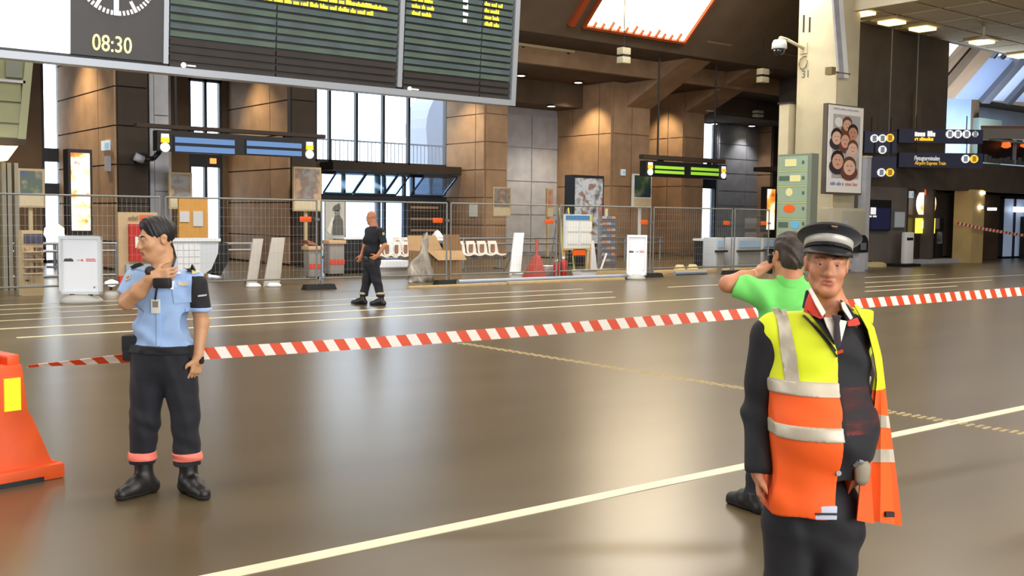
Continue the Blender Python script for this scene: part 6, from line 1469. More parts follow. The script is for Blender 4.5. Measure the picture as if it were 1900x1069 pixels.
def shirt_mat(q): # dark over-sleeve on the viewer-right arm
    t = (zc1 - q[:, 2]) / (zc1 - zc0); edge = xS + (P(358, 570)[0] - xS) * np.clip(t, 0, 1); return ((q[:, 2] > zc0) & (q[:, 2] < zc1) & (q[:, 0] > edge)).astype(int)
f.mesh('shirt', [BLUES, BLACKC], A_.root, shirt_mat)
cf = SH.copy(); cf.a = cf.a - .006; X, Y, Z = cf.grids(); cf.maxf(lambda X, Y, Z: np.maximum(np.abs(Z - P(370, 574)[2]) - .012, P(350, 570)[0] - X) + 0 * Y); cf.mesh('sleeve_cuff', BLUES, A_.root)
# collar
cl = Field(hc_ - np.array((.16, .16, .32)), hc_ + np.array((.2, .16, .02)), .004); cl.cap(neck + np.array((-.0, .0, -.02)), neck + np.array((0, 0, .035)), .076, .070, .0); inner = cl.like(); inner.cap(neck + np.array((0, 0, -.1)), neck + np.array((0, 0, .12)), .062, .062, .0); cl.a = np.maximum(cl.a, -inner.a); cl.clip((0, -.55, 1), neck + np.array((0, -.05, .03))); cl.clip((-.3, -.9, .25), neck + np.array((-.02, -.055, 0))); cl.mesh('collar', BLUES, A_.root)
for q in (((322, 482), (329, 470), (335, 508), (318, 508)),): A_.patch(SH, 'collar_point', mat('collar_white', (222, 230, 244), .7), q, .02, 4, 4, -.06, .012)
GOLD = mat('gold_braid', (206, 190, 140), .5)
A_.patch(SH, 'epaulette', BLACKC, ((343, 492), (359, 490), (366, 502), (352, 504)), .014, 4, 4, -.02, .006); A_.patch(SH, 'epaulette_braid', GOLD, ((359, 500), (368, 498), (371, 505), (362, 508)), .016, 3, 3, -.02, .008)
A_.patch(SH, 'epaulette', BLACKC, ((242, 492), (262, 487), (268, 492), (246, 500)), .014, 4, 4, -.02, .006); A_.patch(SH, 'epaulette_braid', GOLD, ((250, 491), (256, 489), (258, 492), (252, 495)), .018, 3, 3, -.02, .008)
A_.patch(SH, 'arm_patch', GOLD, ((233, 512), (243, 508), (243, 517), (234, 521)), .008, 4, 4, -.06); A_.patch(SH, 'arm_patch_field', mat('patch_blue', (120, 130, 160), .6), ((236, 513), (241, 511), (241, 515), (237, 517)), .011, 3, 3, -.06)
A_.patch(SH, 'chest_pocket', BLUES, ((318, 530), (350, 528), (350, 562), (321, 564)), .007); A_.patch(SH, 'pocket_flap', BLUES, ((316, 522), (351, 520), (350, 533), (317, 535)), .012); A_.patch(SH, 'name_strip', mat('name_strip_cream', (206, 196, 170), .6), ((327, 524), (345, 524), (344, 531), (328, 530)), .02, 5, 3); A_.patch(SH, 'pen', WHPLAIN, ((317, 522), (321, 522), (321, 537), (317, 537)), .022, 2, 4)
A_.patch(SH, 'button_placket', BLUES, ((291, 520), (297, 520), (301, 640), (295, 640)), .008, 3, 24, -.1)
A_.patch(SH, 'sleeve_stripe', mat('stripe_pale', (180, 180, 190), .6), ((371, 547), (383, 546), (383, 549), (371, 550)), .012, 4, 2, -.03)
c = P(287, 569, -.15); yf = SH.front(c[0], c[2]); yf = -.12 if yf is None else yf
card = MB().box((c[0] - .027, yf - .018, c[2] - .042), (c[0] + .027, yf - .010, c[2] + .042)).build('id_card', mat('id_card_white', (214, 214, 206), .4), A_.root, bevel=.004); MB().box((c[0] - .016, yf - .0205, c[2] - .005), (c[0] + .016, yf - .017, c[2] + .03)).build('id_photo', mat('id_photo', (130, 124, 120), .5), card)
MB().path([(c[0] - .002, yf - .014, c[2] + .04), tuple(P(290, 540, -.2)), tuple(P(296, 518, -.19)), tuple(P(296, 500, -.09))], .006).build('lanyard', BLACKC, A_.root)
# radio in the raised hand
m_ = MB(); c = P(301, 519, -.205); m_.box((c[0] - .05, c[1] - .02, c[2] - .05), (c[0] + .05, c[1] + .03, c[2] + .01)); m_.build('radio_microphone', BLACK, A_.root, bevel=.012)
MB().path([tuple(P(292, 522, -.2)), tuple(P(318, 500, -.14)), tuple(P(326, 478, .0)), tuple(P(322, 462, .03)), tuple(P(319, 452, .0))], .007, 6).build('earpiece_cord', BLACK, A_.root, True)
MB().lathe(tuple(P(280, 505, -.185)), [(.034, -.012), (.037, 0), (.034, .012)], 14, axis=tuple(wR - eR)).build('wrist_strap', BLACKC, A_.root)
# trousers, belt, bands
f = Field(lo, hi, h); f.ell(P(302, 672), (.192, .125, .14), None, .05); f.ell(P(303, 650), (.182, .118, .07), None, .05)
f.cap(P(276, 700), P(269, 778, -.01), .105, .084, .04); f.cap(P(269, 778, -.01), P(263, 856), .084, .077, .03); f.cap(P(333, 700), P(344, 778, -.01), .105, .082, .04); f.cap(P(344, 778, -.01), P(348, 856), .08, .078, .03)
f.clip((0, 0, 1), P(302, 643)); f.clip((0, 0, -1), P(302, 861)); f.add(wr(.004, 16, 12, 40, .5, P(0, 790)[2], .2)); f.add(wr(.003, 40, 10, 14)); f.add(wr(.005, 10, 0, 60, 0, P(0, 850)[2], .05)); TR = f; f.mesh('trousers', NAVYT, A_.root)
BAND = mat('salmon_reflective_band', (246, 130, 112), .5, var=.05, scale=10)
for x0, x1 in ((225, 305), (312, 395)):
    g = TR.copy(); g.a = g.a - .006; xa, xb = P(x0, 847)[0], P(x1, 847)[0]; g.maxf(lambda X, Y, Z: np.maximum(np.abs(Z - P(300, 845)[2]) - .025, np.maximum(xa - X, X - xb)) + 0 * Y); g.mesh('reflective_band', BAND, A_.root)
bodyA.confine(SH, P(300, 640)[2], P(300, 508)[2], P(258, 500)[0], P(352, 500)[0]); bodyA.confine(TR, P(300, 850)[2], P(300, 646)[2], -.3, P(352, 640)[0]); bodyA.mesh('body', [SKIN, LIP], A_.root, lipA)
g = SH.copy(); t2_ = TR.a; g.a = np.minimum(np.minimum(SH.a, t2_) - .012, 9); g.maxf(lambda X, Y, Z: np.maximum(np.abs(Z + .02 * X - P(303, 646)[2]) - .024, np.abs(X - P(303, 646)[0]) - .25) + 0 * Y); g.maxf(lambda X, Y, Z: X - P(360, 650)[0] - .03 + 0 * Y + 0 * Z); g.mesh('belt', BLACKC, A_.root)
for (x, y, w, hh) in ((243, 637, .045, .05), (246, 655, .05, .045), (351, 652, .03, .04)):
    c = P(x, y, -.03); MB().box((c[0] - w, c[1] - .04, c[2] - hh), (c[0] + w, c[1] + .05, c[2] + hh)).build('belt_pouch', BLACKC, A_.root, bevel=.015)
c = P(236, 632, -.03); MB().tube(tuple(c), tuple(P(233, 645, -.05)), .02, 8).build('holder', BLACK, A_.root)
MB().lathe(tuple(P(368, 664, -.035)), [(.030, -.012), (.034, 0), (.030, .012)], 14, axis=tuple(wL - eL)).build('wristwatch', BLACK, A_.root); c = P(374, 670, -.05); MB().lathe(tuple(c), [(.018, -.006), (.018, .006)], 12, axis=(1, -.3, 0)).build('watch_face', BLACK, A_.root)
a = P(265, 880, .0); boot(A_, 'boot', (a[0], .02, .1), (a[0] + .035, .05, 0), (a[0] - .078, -.13, 0)); a = P(348, 880, .0); boot(A_, 'boot', (a[0], .02, .1), (a[0] - .03, .06, 0), (a[0] + .125, -.10, 0))

# ------------------------------------------------------------------ railway attendant (right foreground)
B_ = Person('railway attendant in peaked black cap and open yellow and orange reflective vest', 1520, 1205, dep=4.1); P = B_.P
h = .0065; lo, hi = (-.42, -.46, -.02), (.42, .34, 1.72)
hc_, HR, hs = P(1534, 491, .02), basis((-.20, -1, .02), radians(-3)), .98
b = Field(lo, hi, h); neck = P(1548, 590, .05)
W = head_prims(b, hc_, HR, hs, neck, .055, jaw=.88, nose=1.2, cheek=1.0)
b.cap(neck, P(1540, 640, .04), .06, .08, .05); b.cap(P(1440, 615, .03), P(1608, 612, .03), .06, .06, .05, .8); b.ell(P(1520, 690), (.16, .11, .18), None, .05); b.ell(P(1525, 830, -.02), (.17, .14, .2), None, .06); b.ell(P(1505, 950), (.16, .12, .14), None, .06)
sR, eR, wR = P(1425, 640, .05), P(1409, 758, .08), P(1408, 872, -.02)
b.cap(sR, eR, .055, .045, .03); b.cap(eR, wR, .044, .03, .02); hand_prims(b, wR, (.05, -.12, -1), (.9, .1, .1), (-.15, -1, -.1), 1.05, (.75, .85, .9, .95), .7)
sL, eL, wL = P(1578, 640, .12), P(1606, 745, .18), P(1602, 850, .02)
b.cap(sL, eL, .055, .045, .03); b.cap(eL, wL, .044, .03, .02); hand_prims(b, wL, (-.25, -.3, -1), (-.8, .3, 0), (-.3, -.9, 0), 1.0, (.8, .85, .9, .95), .6)
for x0, x1, x2 in ((1470, 1462, 1460), (1550, 1545, 1540)): b.cap(P(x0, 985), P(x1, 1085), .08, .062, .04); b.cap(P(x1, 1085), P(x2, 1175, .02), .06, .036, .03)
bodyB, lipB = b, lip_fn(W, HR, hc_, hs); face_parts(B_, W, HR, hs, mat('brow_sandy', (112, 78, 54), .7), (66, 56, 48), .0034)
# short greying hair below the cap
f = Field(hc_ - .16, hc_ + .16, .004); f.ell(W(0, -.016, .036), np.array((.079, .1, .088)) * hs, HR, .01); n = HR @ np.array((0, .94, -.34)); f.clip(n, W(0, .03, .0)); f.clip((0, 0, 1), W(0, 0, .06)); f.clip(HR @ np.array((0, -.3, -1.)), W(0, -.05, -.05))
for q in (-1, 1): f.carve(W(q * .085, -.012, -.008), np.array((.02, .021, .034)) * hs, HR, .006); 
f.add(wr(.0018, 150, 130, 90)); f.mesh('hair', mat('hair_sandy_grey', (150, 116, 84), .65, var=.25, scale=80, bump=.3), B_.root)
# peaked cap
CR = basis((-.18, -1, .26), radians(-6)); cap_c = P(1536, 468, .02)
CW = lambda x, y, z: cap_c + CR @ np.array((x, y, z))
CAPB = cloth('cap_black', (26, 26, 32), .75)
def ring_mesh(name, m, rings, seg=40, close=True):
    """rings: (rx, ry, z, yoff, tilt) ellipses in cap space, front = +y"""
    vs = []; fs = []
    for rx, ry, z, yo, ti in rings:
        for i in range(seg): a = 2 * pi * i / seg; x, y = rx * cos(a), ry * sin(a) + yo; vs.append(CW(x, y, z + ti * y))
    k = len(rings)
    for j in range(k - 1):
        for i in range(seg): fs.append((j * seg + i, j * seg + (i + 1) % seg, (j + 1) * seg + (i + 1) % seg, (j + 1) * seg + i))
    if close: fs += [tuple(range(seg - 1, -1, -1)), tuple((k - 1) * seg + i for i in range(seg))]
    return MB().add(vs, fs).build(name, m, B_.root, 'auto')
ring_mesh('cap_band', CAPB, [(.084, .105, -.008, -.006, .0), (.087, .108, .022, -.006, .0), (.088, .109, .05, -.006, .08)])
ring_mesh('cap_crown', CAPB, [(.088, .109, .040, -.006, .06), (.112, .132, .050, -.002, .10), (.120, .140, .058, .0, .12), (.114, .134, .068, .0, .12), (.08, .1, .076, .0, .1), (.02, .03, .079, 0, .1)])
vs = []; fs = []; n_ = 24
for j, (rr, zz_) in enumerate(((0, .014), (0, .044))):
    for i in range(n_ + 1): a = pi * (-.06 + 1.12 * i / n_); vs.append(CW(.0905 * cos(a), .1115 * sin(a) - .006, zz_ + .05 * (sin(a)) * (1 if j else .2) * .35))
for j, (rr, zz_) in enumerate(((0, .014), (0, .044))):
    for i in range(n_ + 1): a = pi * (-.06 + 1.12 * i / n_); vs.append(CW(.0855 * cos(a), .1065 * sin(a) - .006, zz_ + .05 * (sin(a)) * (1 if j else .2) * .35))
K = n_ + 1
for i in range(n_): fs += [(i, i + 1, K + i + 1, K + i), (2 * K + i, 3 * K + i, 3 * K + i + 1, 2 * K + i + 1), (i, 2 * K + i, 2 * K + i + 1, i + 1), (K + i, K + i + 1, 3 * K + i + 1, 3 * K + i)]
MB().add(vs, fs).build('silver_band', mat('cap_silver_band', (206, 202, 190), .5, .2, var=.05, scale=30), B_.root, True)
# visor: crescent sloping down in front
vs = []; fs = []
for lay in (0, 1):
    for j in range(5):
        t = j / 4
        for i in range(n_ + 1):
            a = pi * (.02 + .96 * i / n_); s_ = sin(a); r0x, r0y = .087, .107; ext = .062 * s_ ** .8 * t
            vs.append(CW(r0x * cos(a) * (1 + .06 * t), r0y * s_ - .006 + ext, .002 - .032 * t * s_ - .012 * t * t - lay * .005))
for lay in (0, 1):
    for j in range(4):
        for i in range(n_): q = lay * 5 * K + j * K + i; fs.append((q, q + 1, q + K + 1, q + K))
for i in range(n_): fs += [(i, 5 * K + i, 5 * K + i + 1, i + 1), (4 * K + i, 4 * K + i + 1, 9 * K + i + 1, 9 * K + i)]
MB().add(vs, fs).build('visor', mat('visor_black', (20, 20, 22), .5), B_.root, True)
m_ = MB(); q0 = CW(-.0, .150, .078)
em = [CW(x, 0.141 - z * .9, .058 + z * .75) for x, z in ((-.014, .012), (-.008, .022), (0, .026), (.008, .022), (.014, .012), (.006, .0), (-.006, .0))]; MB().prism([Vector(p) for p in em], tuple(CR @ np.array((0, .008, .004)))).build('cap_badge', mat('badge_bronze', (130, 96, 66), .4, .5), B_.root)
MB().path([CW(.088 * cos(a), .113 * sin(a) - .004, .006) for a in np.linspace(.15, pi - .15, 12)], .004).build('chin_cord', BLACK, B_.root)
# jacket
f = Field(lo, hi, h); f.cap(P(1436, 618, .04), P(1592, 618, .05), .07, .066, .05, .9); f.cap(neck + np.array((0, .01, -.05)), P(1540, 640, .03), .08, .12, .05); f.ell(P(1525, 690, .02), (.185, .135, .19), None, .05); f.ell(P(1536, 800, -.02), (.190, .185, .19), None, .07); f.ell(P(1512, 890), (.18, .15, .10), None, .06)
f.cap(P(1424, 632, .05), eR, .072, .062, .04); f.cap(eR, P(1407, 866, -.02), .062, .05, .03); f.cap(sL, eL, .064, .054, .04); f.cap(eL, P(1606, 838, .01), .054, .046, .03)
f.clip((0, 0, 1), P(1540, 572)); f.maxf(lambda X, Y, Z: np.where(np.abs(X - P(1515, 900)[0]) < .22, P(1515, 935)[2] - Z, -1.0) + 0 * Y); f.clip(tuple(np.array((0.0, 0, -1))), P(1407, 872))
f.add(wr(.004, 12, 10, 36)); f.add(wr(.003, 40, 8, 18, 1)); JK = f
def jk_mat(q): return (((q[:, 2] < P(0, 690)[2]) & (q[:, 2] > P(0, 768)[2]) & (np.abs(q[:, 0] - P(1590, 720)[0]) < .1))).astype(int)
PLAID = print_mat('dark_red_plaid', [(26, 26, 32), (34, 28, 32), (60, 26, 26), (112, 38, 32)], 9, rough=.8, stretch=(.5, 1, 2.4))
f.mesh('jacket', [BLACKC, PLAID], B_.root, jk_mat)
# trousers
f = Field((-.36, -.3, -.02), (.36, .34, 1.0), .0075); f.ell(P(1508, 945, .01), (.190, .145, .16), None, .05)
for x0, x1, x2 in ((1468, 1458, 1455), (1548, 1542, 1536)): f.cap(P(x0, 985), P(x1, 1085), .108, .088, .04); f.cap(P(x1, 1085), P(x2, 1190), .086, .075, .03)
f.clip((0, 0, -1), (0, 0, .04)); f.add(wr(.004, 14, 10, 30)); f.add(wr(.003, 40, 8, 12)); f.mesh('trousers', BLACKC, B_.root)
for x2 in (1455, 1536): a = P(x2, 1180); boot(B_, 'shoe', (a[0], .02, .09), (a[0], .06, 0), (a[0] - .02, -.19, 0), top=.13)
bodyB.confine(JK, P(0, 810)[2], P(0, 588)[2], -9, 9, ylo=-9); bodyB.confine(JK, P(0, 810)[2], P(0, 560)[2], P(1572, 0)[0], 9, ylo=-9); bodyB.confine(JK, P(0, 810)[2], P(0, 560)[2], -9, P(1490, 0)[0], ylo=-9); bodyB.confine(JK, P(0, 925)[2], P(0, 590)[2], P(1440, 0)[0], P(1590, 0)[0], ylo=-9); bodyB.mesh('body', [SKIN2, LIP2], B_.root, lipB)
# vest: inflated front and back with the front left open
VESTP = [(1500, 545), (1540, 600), (1556, 650), (1560, 720), (1555, 800), (1550, 880), (1548, 940)]
f = Field(lo, hi, h); f.cap(P(1438, 616, .04), P(1606, 614, .04), .082, .082, .05, .9); f.cap(neck + np.array((0, .01, -.06)), P(1540, 640, .03), .09, .14, .05); f.ell(P(1520, 690, .02), (.200, .155, .2), None, .05); f.ell(P(1522, 800, -.02), (.215, .200, .22), None, .07); f.ell(P(1500, 910), (.205, .170, .16), None, .06); f.cap(P(1490, 880, -.03), P(1488, 960, -.04), .17, .16, .05, .8)
f.clip((.02, 0, -1), P(1490, 939)); f.clip((0, -.25, 1), P(1540, 566, .0))
zs_ = np.array([P(x, y, -.15)[2] for x, y in VESTP])[::-1]; xs_ = np.array([P(x, y, -.15)[0] for x, y in VESTP])[::-1]
xr_ = P(1632, 700, -.05)[0]
f.maxf(lambda X, Y, Z: np.where(Y < .04 - .0 * X, X - np.interp(Z, zs_, xs_), X - xr_) + 0 * X)          # open front: nothing beyond the edge on the near side
za = np.array([P(0, y)[2] for y in (960, 800, 700, 650, 610, 590)]); xa_ = np.array([P(x, 700)[0] for x in (1424, 1431, 1428, 1410, 1400, 1402)])
f.maxf(lambda X, Y, Z: np.interp(Z, za, xa_) - X + 0 * Y)
f.add(wr(.0035, 26, 8, 10)); f.add(wr(.003, 12, 6, 30, 1)); VS = f
def vest_material():
    m = bpy.data.materials.new('reflective_vest_fabric'); m.use_nodes = True; nt = m.node_tree; bb = nt.nodes['Principled BSDF']; tc = nt.nodes.new('ShaderNodeTexCoord'); sp = nt.nodes.new('ShaderNodeSeparateXYZ'); g = nt.nodes.new('ShaderNodeMath'); g.operation = 'GREATER_THAN'; g.inputs[1].default_value = float(P(1490, 733, -.2)[2]); mx = nt.nodes.new('ShaderNodeMix'); mx.data_type = 'RGBA'; mx.inputs[6].default_value = lin((250, 96, 22)); mx.inputs[7].default_value = lin((228, 240, 34))
    nt.links.new(tc.outputs['Object'], sp.inputs[0]); nt.links.new(sp.outputs[2], g.inputs[0]); nt.links.new(g.outputs[0], mx.inputs[0]); nt.links.new(mx.outputs[2], bb.inputs['Base Color']); bb.inputs['Roughness'].default_value = .7; return m
VM = vest_material(); f.mesh('vest', VM, B_.root)
SILV = mat('silver_reflective_tape', (196, 186, 166), .45, .25, var=.12, scale=9)
for yc, hh in ((728, .0275), (806, .0265)):
    g = VS.copy(); g.a = g.a - .005; g.maxf(lambda X, Y, Z: np.abs(Z - P(1490, yc, -.2)[2]) - hh + 0 * X + 0 * Y); g.mesh('reflective_tape', SILV, B_.root)
B_.patch(VS, 'shoulder_tape', SILV, ((1452, 560), (1475, 557), (1485, 716), (1462, 718)), .006, 5, 24, -.12)
B_.patch(VS, 'vest_edging', mat('vest_black_edging', (40, 40, 36), .7), ((1506, 592), (1510, 590), (1560, 662), (1556, 668)), .008, 3, 12, -.13)
# loose right-hand flap of the vest
def sheet(name, m, left, right, y_of, th=.012, n=28, nx=6, per=B_):
    """left/right: photo polylines from top to bottom, y_of(a, b) depth offset"""
    L_p = np.array(left, float); R_p = np.array(right, float); tt = np.linspace(0, 1, n); tl = np.linspace(0, 1, len(L_p)); tr = np.linspace(0, 1, len(R_p)); vs = []
    for side in (0, 1):
        for j, t in enumerate(tt):
            l = np.array([np.interp(t, tl, L_p[:, i]) for i in (0, 1)]); r = np.array([np.interp(t, tr, R_p[:, i]) for i in (0, 1)])
            for i in range(nx + 1):
                a = i / nx; p = l * (1 - a) + r * a; w = per.P(p[0], p[1], y_of(a, t)); w[1] += side * th; vs.append(tuple(w))
    Wd = nx + 1; K2 = Wd * n; fs = []
    for j in range(n - 1):
        for i in range(nx): q = j * Wd + i; fs += [(q, q + 1, q + Wd + 1, q + Wd), (K2 + q, K2 + q + Wd, K2 + q + Wd + 1, K2 + q + 1)]
        for q in (j * Wd, j * Wd + nx): fs.append((q, q + Wd, K2 + q + Wd, K2 + q))
    for i in range(nx):
        for q in (i, (n - 1) * Wd + i): fs.append((q, K2 + q, K2 + q + 1, q + 1))
    return MB().add(vs, fs).build(name, m, per.root, 'auto')
yo = lambda a, t: -.05 - .07 * t + .05 * a + .02 * sin(9 * a) * t
FL = [(1585, 566), (1610, 610), (1622, 660), (1628, 700), (1622, 760), (1611, 830), (1602, 900), (1592, 962)]; FR = [(1592, 566), (1622, 606), (1636, 660), (1642, 710), (1648, 765), (1657, 830), (1666, 900), (1674, 976)]
sheet('vest_flap', VM, FL, FR, yo)
sheet('inner_fold', VM, [(1622, 700), (1608, 800), (1598, 880), (1590, 966)], [(1634, 700), (1622, 800), (1616, 880), (1622, 972)], lambda a, t: -.06 - .09 * t, .01, 16, 4)
def flap_band(y0, y1):
    t0, t1 = [(np.interp(y, [p[1] for p in FL], np.linspace(0, 1, len(FL)))) for y in (y0, y1)]
    f_ = lambda t, Q: tuple(np.interp(t, np.linspace(0, 1, len(Q)), [q[i] for q in Q]) for i in (0, 1))
    mm = [t0 + (t1 - t0) * k / 3 for k in range(4)]
    sheet('reflective_tape', SILV, [f_(t, FL) for t in mm], [f_(t, FR) for t in mm], lambda a, t: yo(a, t0 + (t1 - t0) * t) - .006, .024, 6, 6)
flap_band(768, 792); flap_band(834, 858)
c = P(1650, 954, -.1); MB().box((c[0] - .016, c[1] - .012, c[2] - .009), (c[0] + .016, c[1] + .004, c[2] + .009)).build('hem_label', BLACK, B_.root)
# collars: black stand with red facing, white shirt collar, tie
RED = cloth('red_collar_facing', (206, 54, 32), .75); WSH = cloth('white_shirt', (226, 216, 204), .75, .03)
JF = JK
def wedge(name, m, pts, dy, th=.016):
    q = [P(x, y, dy) for x, y in pts]; MB().prism([Vector(p) for p in q], (0, th, 0)).build(name, m, B_.root, bevel=.004)
def wedge3(name, m, pts, th=.014):
    q = [Vector(P(*p)) for p in pts]; MB().prism(q, (0, th, 0)).build(name, m, B_.root, bevel=.003)
wedge3('jacket_collar', BLACKC, [(1496, 540, -.02), (1506, 536, -.02), (1532, 588, -.10), (1556, 640, -.16), (1548, 640, -.155), (1500, 576, -.10), (1490, 572, -.07)])
wedge3('jacket_collar', BLACKC, [(1560, 556, -.03), (1574, 566, -.02), (1596, 600, -.06), (1590, 610, -.09), (1572, 600, -.10)])
wedge3('collar_facing', RED, [(1502, 545, -.06), (1508, 545, -.065), (1531, 590, -.125), (1522, 592, -.12), (1492, 579, -.09), (1496, 562, -.07)])
wedge3('collar_facing', RED, [(1573, 596, -.10), (1592, 590, -.085), (1597, 602, -.09), (1588, 605, -.10), (1574, 606, -.11)])
wedge3('shirt_collar', WSH, [(1500, 538, -.05), (1506, 534, -.05), (1533, 580, -.125), (1526, 588, -.13), (1514, 566, -.105)])
wedge3('shirt_collar', WSH, [(1561, 562, -.09), (1567, 560, -.08), (1583, 590, -.10), (1578, 594, -.11), (1564, 574, -.10)])
wedge3('shirt_front', WSH, [(1528, 588, -.12), (1572, 596, -.115), (1560, 640, -.16), (1552, 640, -.16), (1535, 606, -.14)])
wedge3('neck_tie', cloth('dark_tie', (44, 34, 40)), [(1544, 584, -.135), (1562, 586, -.135), (1558, 600, -.15), (1562, 640, -.18), (1554, 650, -.185), (1549, 636, -.175), (1549, 600, -.15)])
B_.patch(JK, 'zip_pull', STEEL, ((1560, 622), (1566, 622), (1566, 644), (1562, 644)), .016, 2, 5, -.17); B_.patch(JK, 'red_badge', RED, ((1561, 656), (1572, 652), (1573, 657), (1562, 661)), .012, 3, 2, -.17)
# folded papers showing under the vest, key wallet at the belt
c = P(1536, 950, -.18); o = MB().box((c[0] - .045, c[1], c[2] - .03), (c[0] + .035, c[1] + .02, c[2] + .02)).build('folded_papers', mat('paper_blue_white', (196, 200, 220), .5), B_.root, bevel=.003); MB().box((c[0] - .046, c[1] - .003, c[2] - .012), (c[0] + .036, c[1] + .022, c[2] - .004)).build('dark_fold', BLACK, o)
c = P(1600, 876, -.16); MB().lathe(tuple(c), [(.012, -.05), (.028, -.03), (.032, .02), (.02, .04)], 10, sy=.5).build('key_pouch', mat('pouch_beige_grey', (150, 140, 120), .6), B_.root, True); MB().path([tuple(P(1584, 864, -.17)), tuple(P(1592, 856, -.18)), tuple(P(1600, 858, -.17))], .008).build('key_clip', STEEL, B_.root); c = P(1556, 878, -.19); MB().lathe(tuple(c), [(.010, -.004), (.010, .004)], 10, axis=(0, -1, 0)).build('snap_button', STEEL, B_.root)

# ------------------------------------------------------------------ man in green, seen from behind
C_ = Person('man in a bright green shirt seen from behind, hand at his ear', 1452, 945, dep=6.1); P = C_.P
h = .0075; lo, hi = (-.48, -.3, -.02), (.34, .34, 1.72); hc_, HR, hs = P(1463, 474), basis((-.22, .97, -.12)), 1.03
b = Field(lo, hi, h); neck = P(1466, 520, -.01); W = head_prims(b, hc_, HR, hs, neck, .06)
b.cap(neck, P(1466, 560), .06, .1, .05); b.cap(P(1415, 545), P(1515, 545), .06, .06, .05, .8); b.ell(P(1464, 600), (.16, .1, .2), None, .05); b.ell(P(1462, 700), (.15, .1, .16), None, .06)
sL, eL, wL = P(1412, 543), P(1350, 527, .02), P(1404, 508, .08)
b.cap(sL, eL, .052, .047, .03); b.cap(eL, P(1378, 516, .05), .046, .042, .02); b.cap(P(1378, 516, .05), wL, .04, .028, .02); hand_prims(b, wL, (.8, .05, .62), (.5, .3, -.6), (-.3, .9, .3), 1.0, (.12, .12, .15, .2), .1)
sR2, eR2 = P(1518, 548), P(1532, 630, .02); b.cap(sR2, eR2, .052, .044, .03); b.cap(eR2, P(1526, 700, -.04), .042, .028, .02); hand_prims(b, P(1526, 700, -.04), (0, -.1, -1), (-1, 0, 0), (0, -1, 0), 1.0, (.4, .5, .5, .6), .3)
for x0, x1, x2 in ((1438, 1418, 1402), (1486, 1490, 1492)): b.cap(P(x0, 745), P(x1, 835), .075, .06, .04); b.cap(P(x1, 835), P(x2, 920), .057, .034, .03)
bodyC = b
f = Field(hc_ - .17, hc_ + .17, .005); f.ell(W(0, -.018, .04), np.array((.083, .104, .094)) * hs, HR, .01); f.ell(W(0, -.05, -.03), np.array((.068, .066, .06)) * hs, HR, .03); n = HR @ np.array((0, .9, -.42)); f.clip(n, W(0, .05, .0)); f.clip(HR @ np.array((0, -.2, -1.)), W(0, -.07, -.09))
for q in (-1, 1): f.carve(W(q * .088, .0, -.012), np.array((.02, .024, .034)) * hs, HR, .006)
f.add(wr(.003, 90, 70, 80)); f.mesh('hair', mat('hair_dark_brown', (58, 46, 38), .6, var=.35, scale=60, bump=.4), C_.root)
f = Field(lo, hi, h); f.cap(P(1415, 545), P(1515, 545), .072, .072, .05, .85); f.cap(neck + np.array((0, 0, -.01)), P(1466, 560), .066, .12, .06); f.ell(P(1464, 605), (.185, .125, .2), None, .05); f.ell(P(1462, 700), (.18, .125, .13), None, .06); f.cap(sL, P(1364, 530, .015), .08, .068, .05); f.cap(sR2, P(1527, 610, .01), .075, .068, .05)
f.clipr(tuple(P(1345, 527, .02) - P(1412, 543)), P(1363, 531, .0), P(1345, 527, .02), .12); f.clip((0, 0, -1), P(1464, 740)); f.clip((0, .1, 1), P(1466, 506)); f.add(wr(.006, 30, 10, 18)); f.add(wr(.004, -26, 8, 36, 1)); f.mesh('shirt', GREENS, C_.root); bodyC.confine(f, P(0, 735)[2], P(0, 515)[2], P(1420, 0)[0], P(1510, 0)[0]); bodyC.mesh('body', SKIN2, C_.root)
cl = Field(neck - .13, neck + .13, .005); cl.cap(neck + np.array((0, 0, -.03)), neck + np.array((0, 0, .025)), .08, .076, 0); cl.maxf(lambda X, Y, Z: .066 - np.sqrt((X - neck[0]) ** 2 + (Y - neck[1]) ** 2) + 0 * Z); cl.clip((0, 0, 1), neck + np.array((0, 0, .03))); cl.mesh('collar', GREENS, C_.root)
f = Field((-.4, -.3, -.02), (.4, .3, .95), .0085); f.ell(P(1462, 730), (.18, .125, .13), None, .05)
for x0, x1, x2 in ((1436, 1418, 1402), (1488, 1490, 1492)): f.cap(P(x0, 760), P(x1, 835), .1, .08, .04); f.cap(P(x1, 835), P(x2, 922), .08, .07, .03)
f.clip((0, 0, 1), P(1462, 726)); f.clip((0, 0, -1), (0, 0, .05)); f.add(wr(.004, 14, 10, 30)); f.mesh('trousers', NAVYT, C_.root)
MB().lathe(tuple(wL - (wL - eL) * .08), [(.030, -.012), (.033, 0), (.030, .012)], 14, axis=tuple(wL - eL)).build('wristband', mat('wristband_cream', (226, 216, 190), .5), C_.root)
c = P(1428, 492, .1); MB().box((c[0] - .012, c[1] - .03, c[2] - .05), (c[0] + .012, c[1] + .03, c[2] + .06)).build('mobile_phone', BLACK, C_.root, bevel=.006)
a = P(1402, 920); boot(C_, 'shoe', (a[0], -.02, .09), (a[0] + .02, -.06, 0), (a[0] - .10, .15, 0), top=.12); a = P(1492, 920); boot(C_, 'shoe', (a[0], -.02, .09), (a[0], -.06, 0), (a[0] + .0, .18, 0), top=.12)

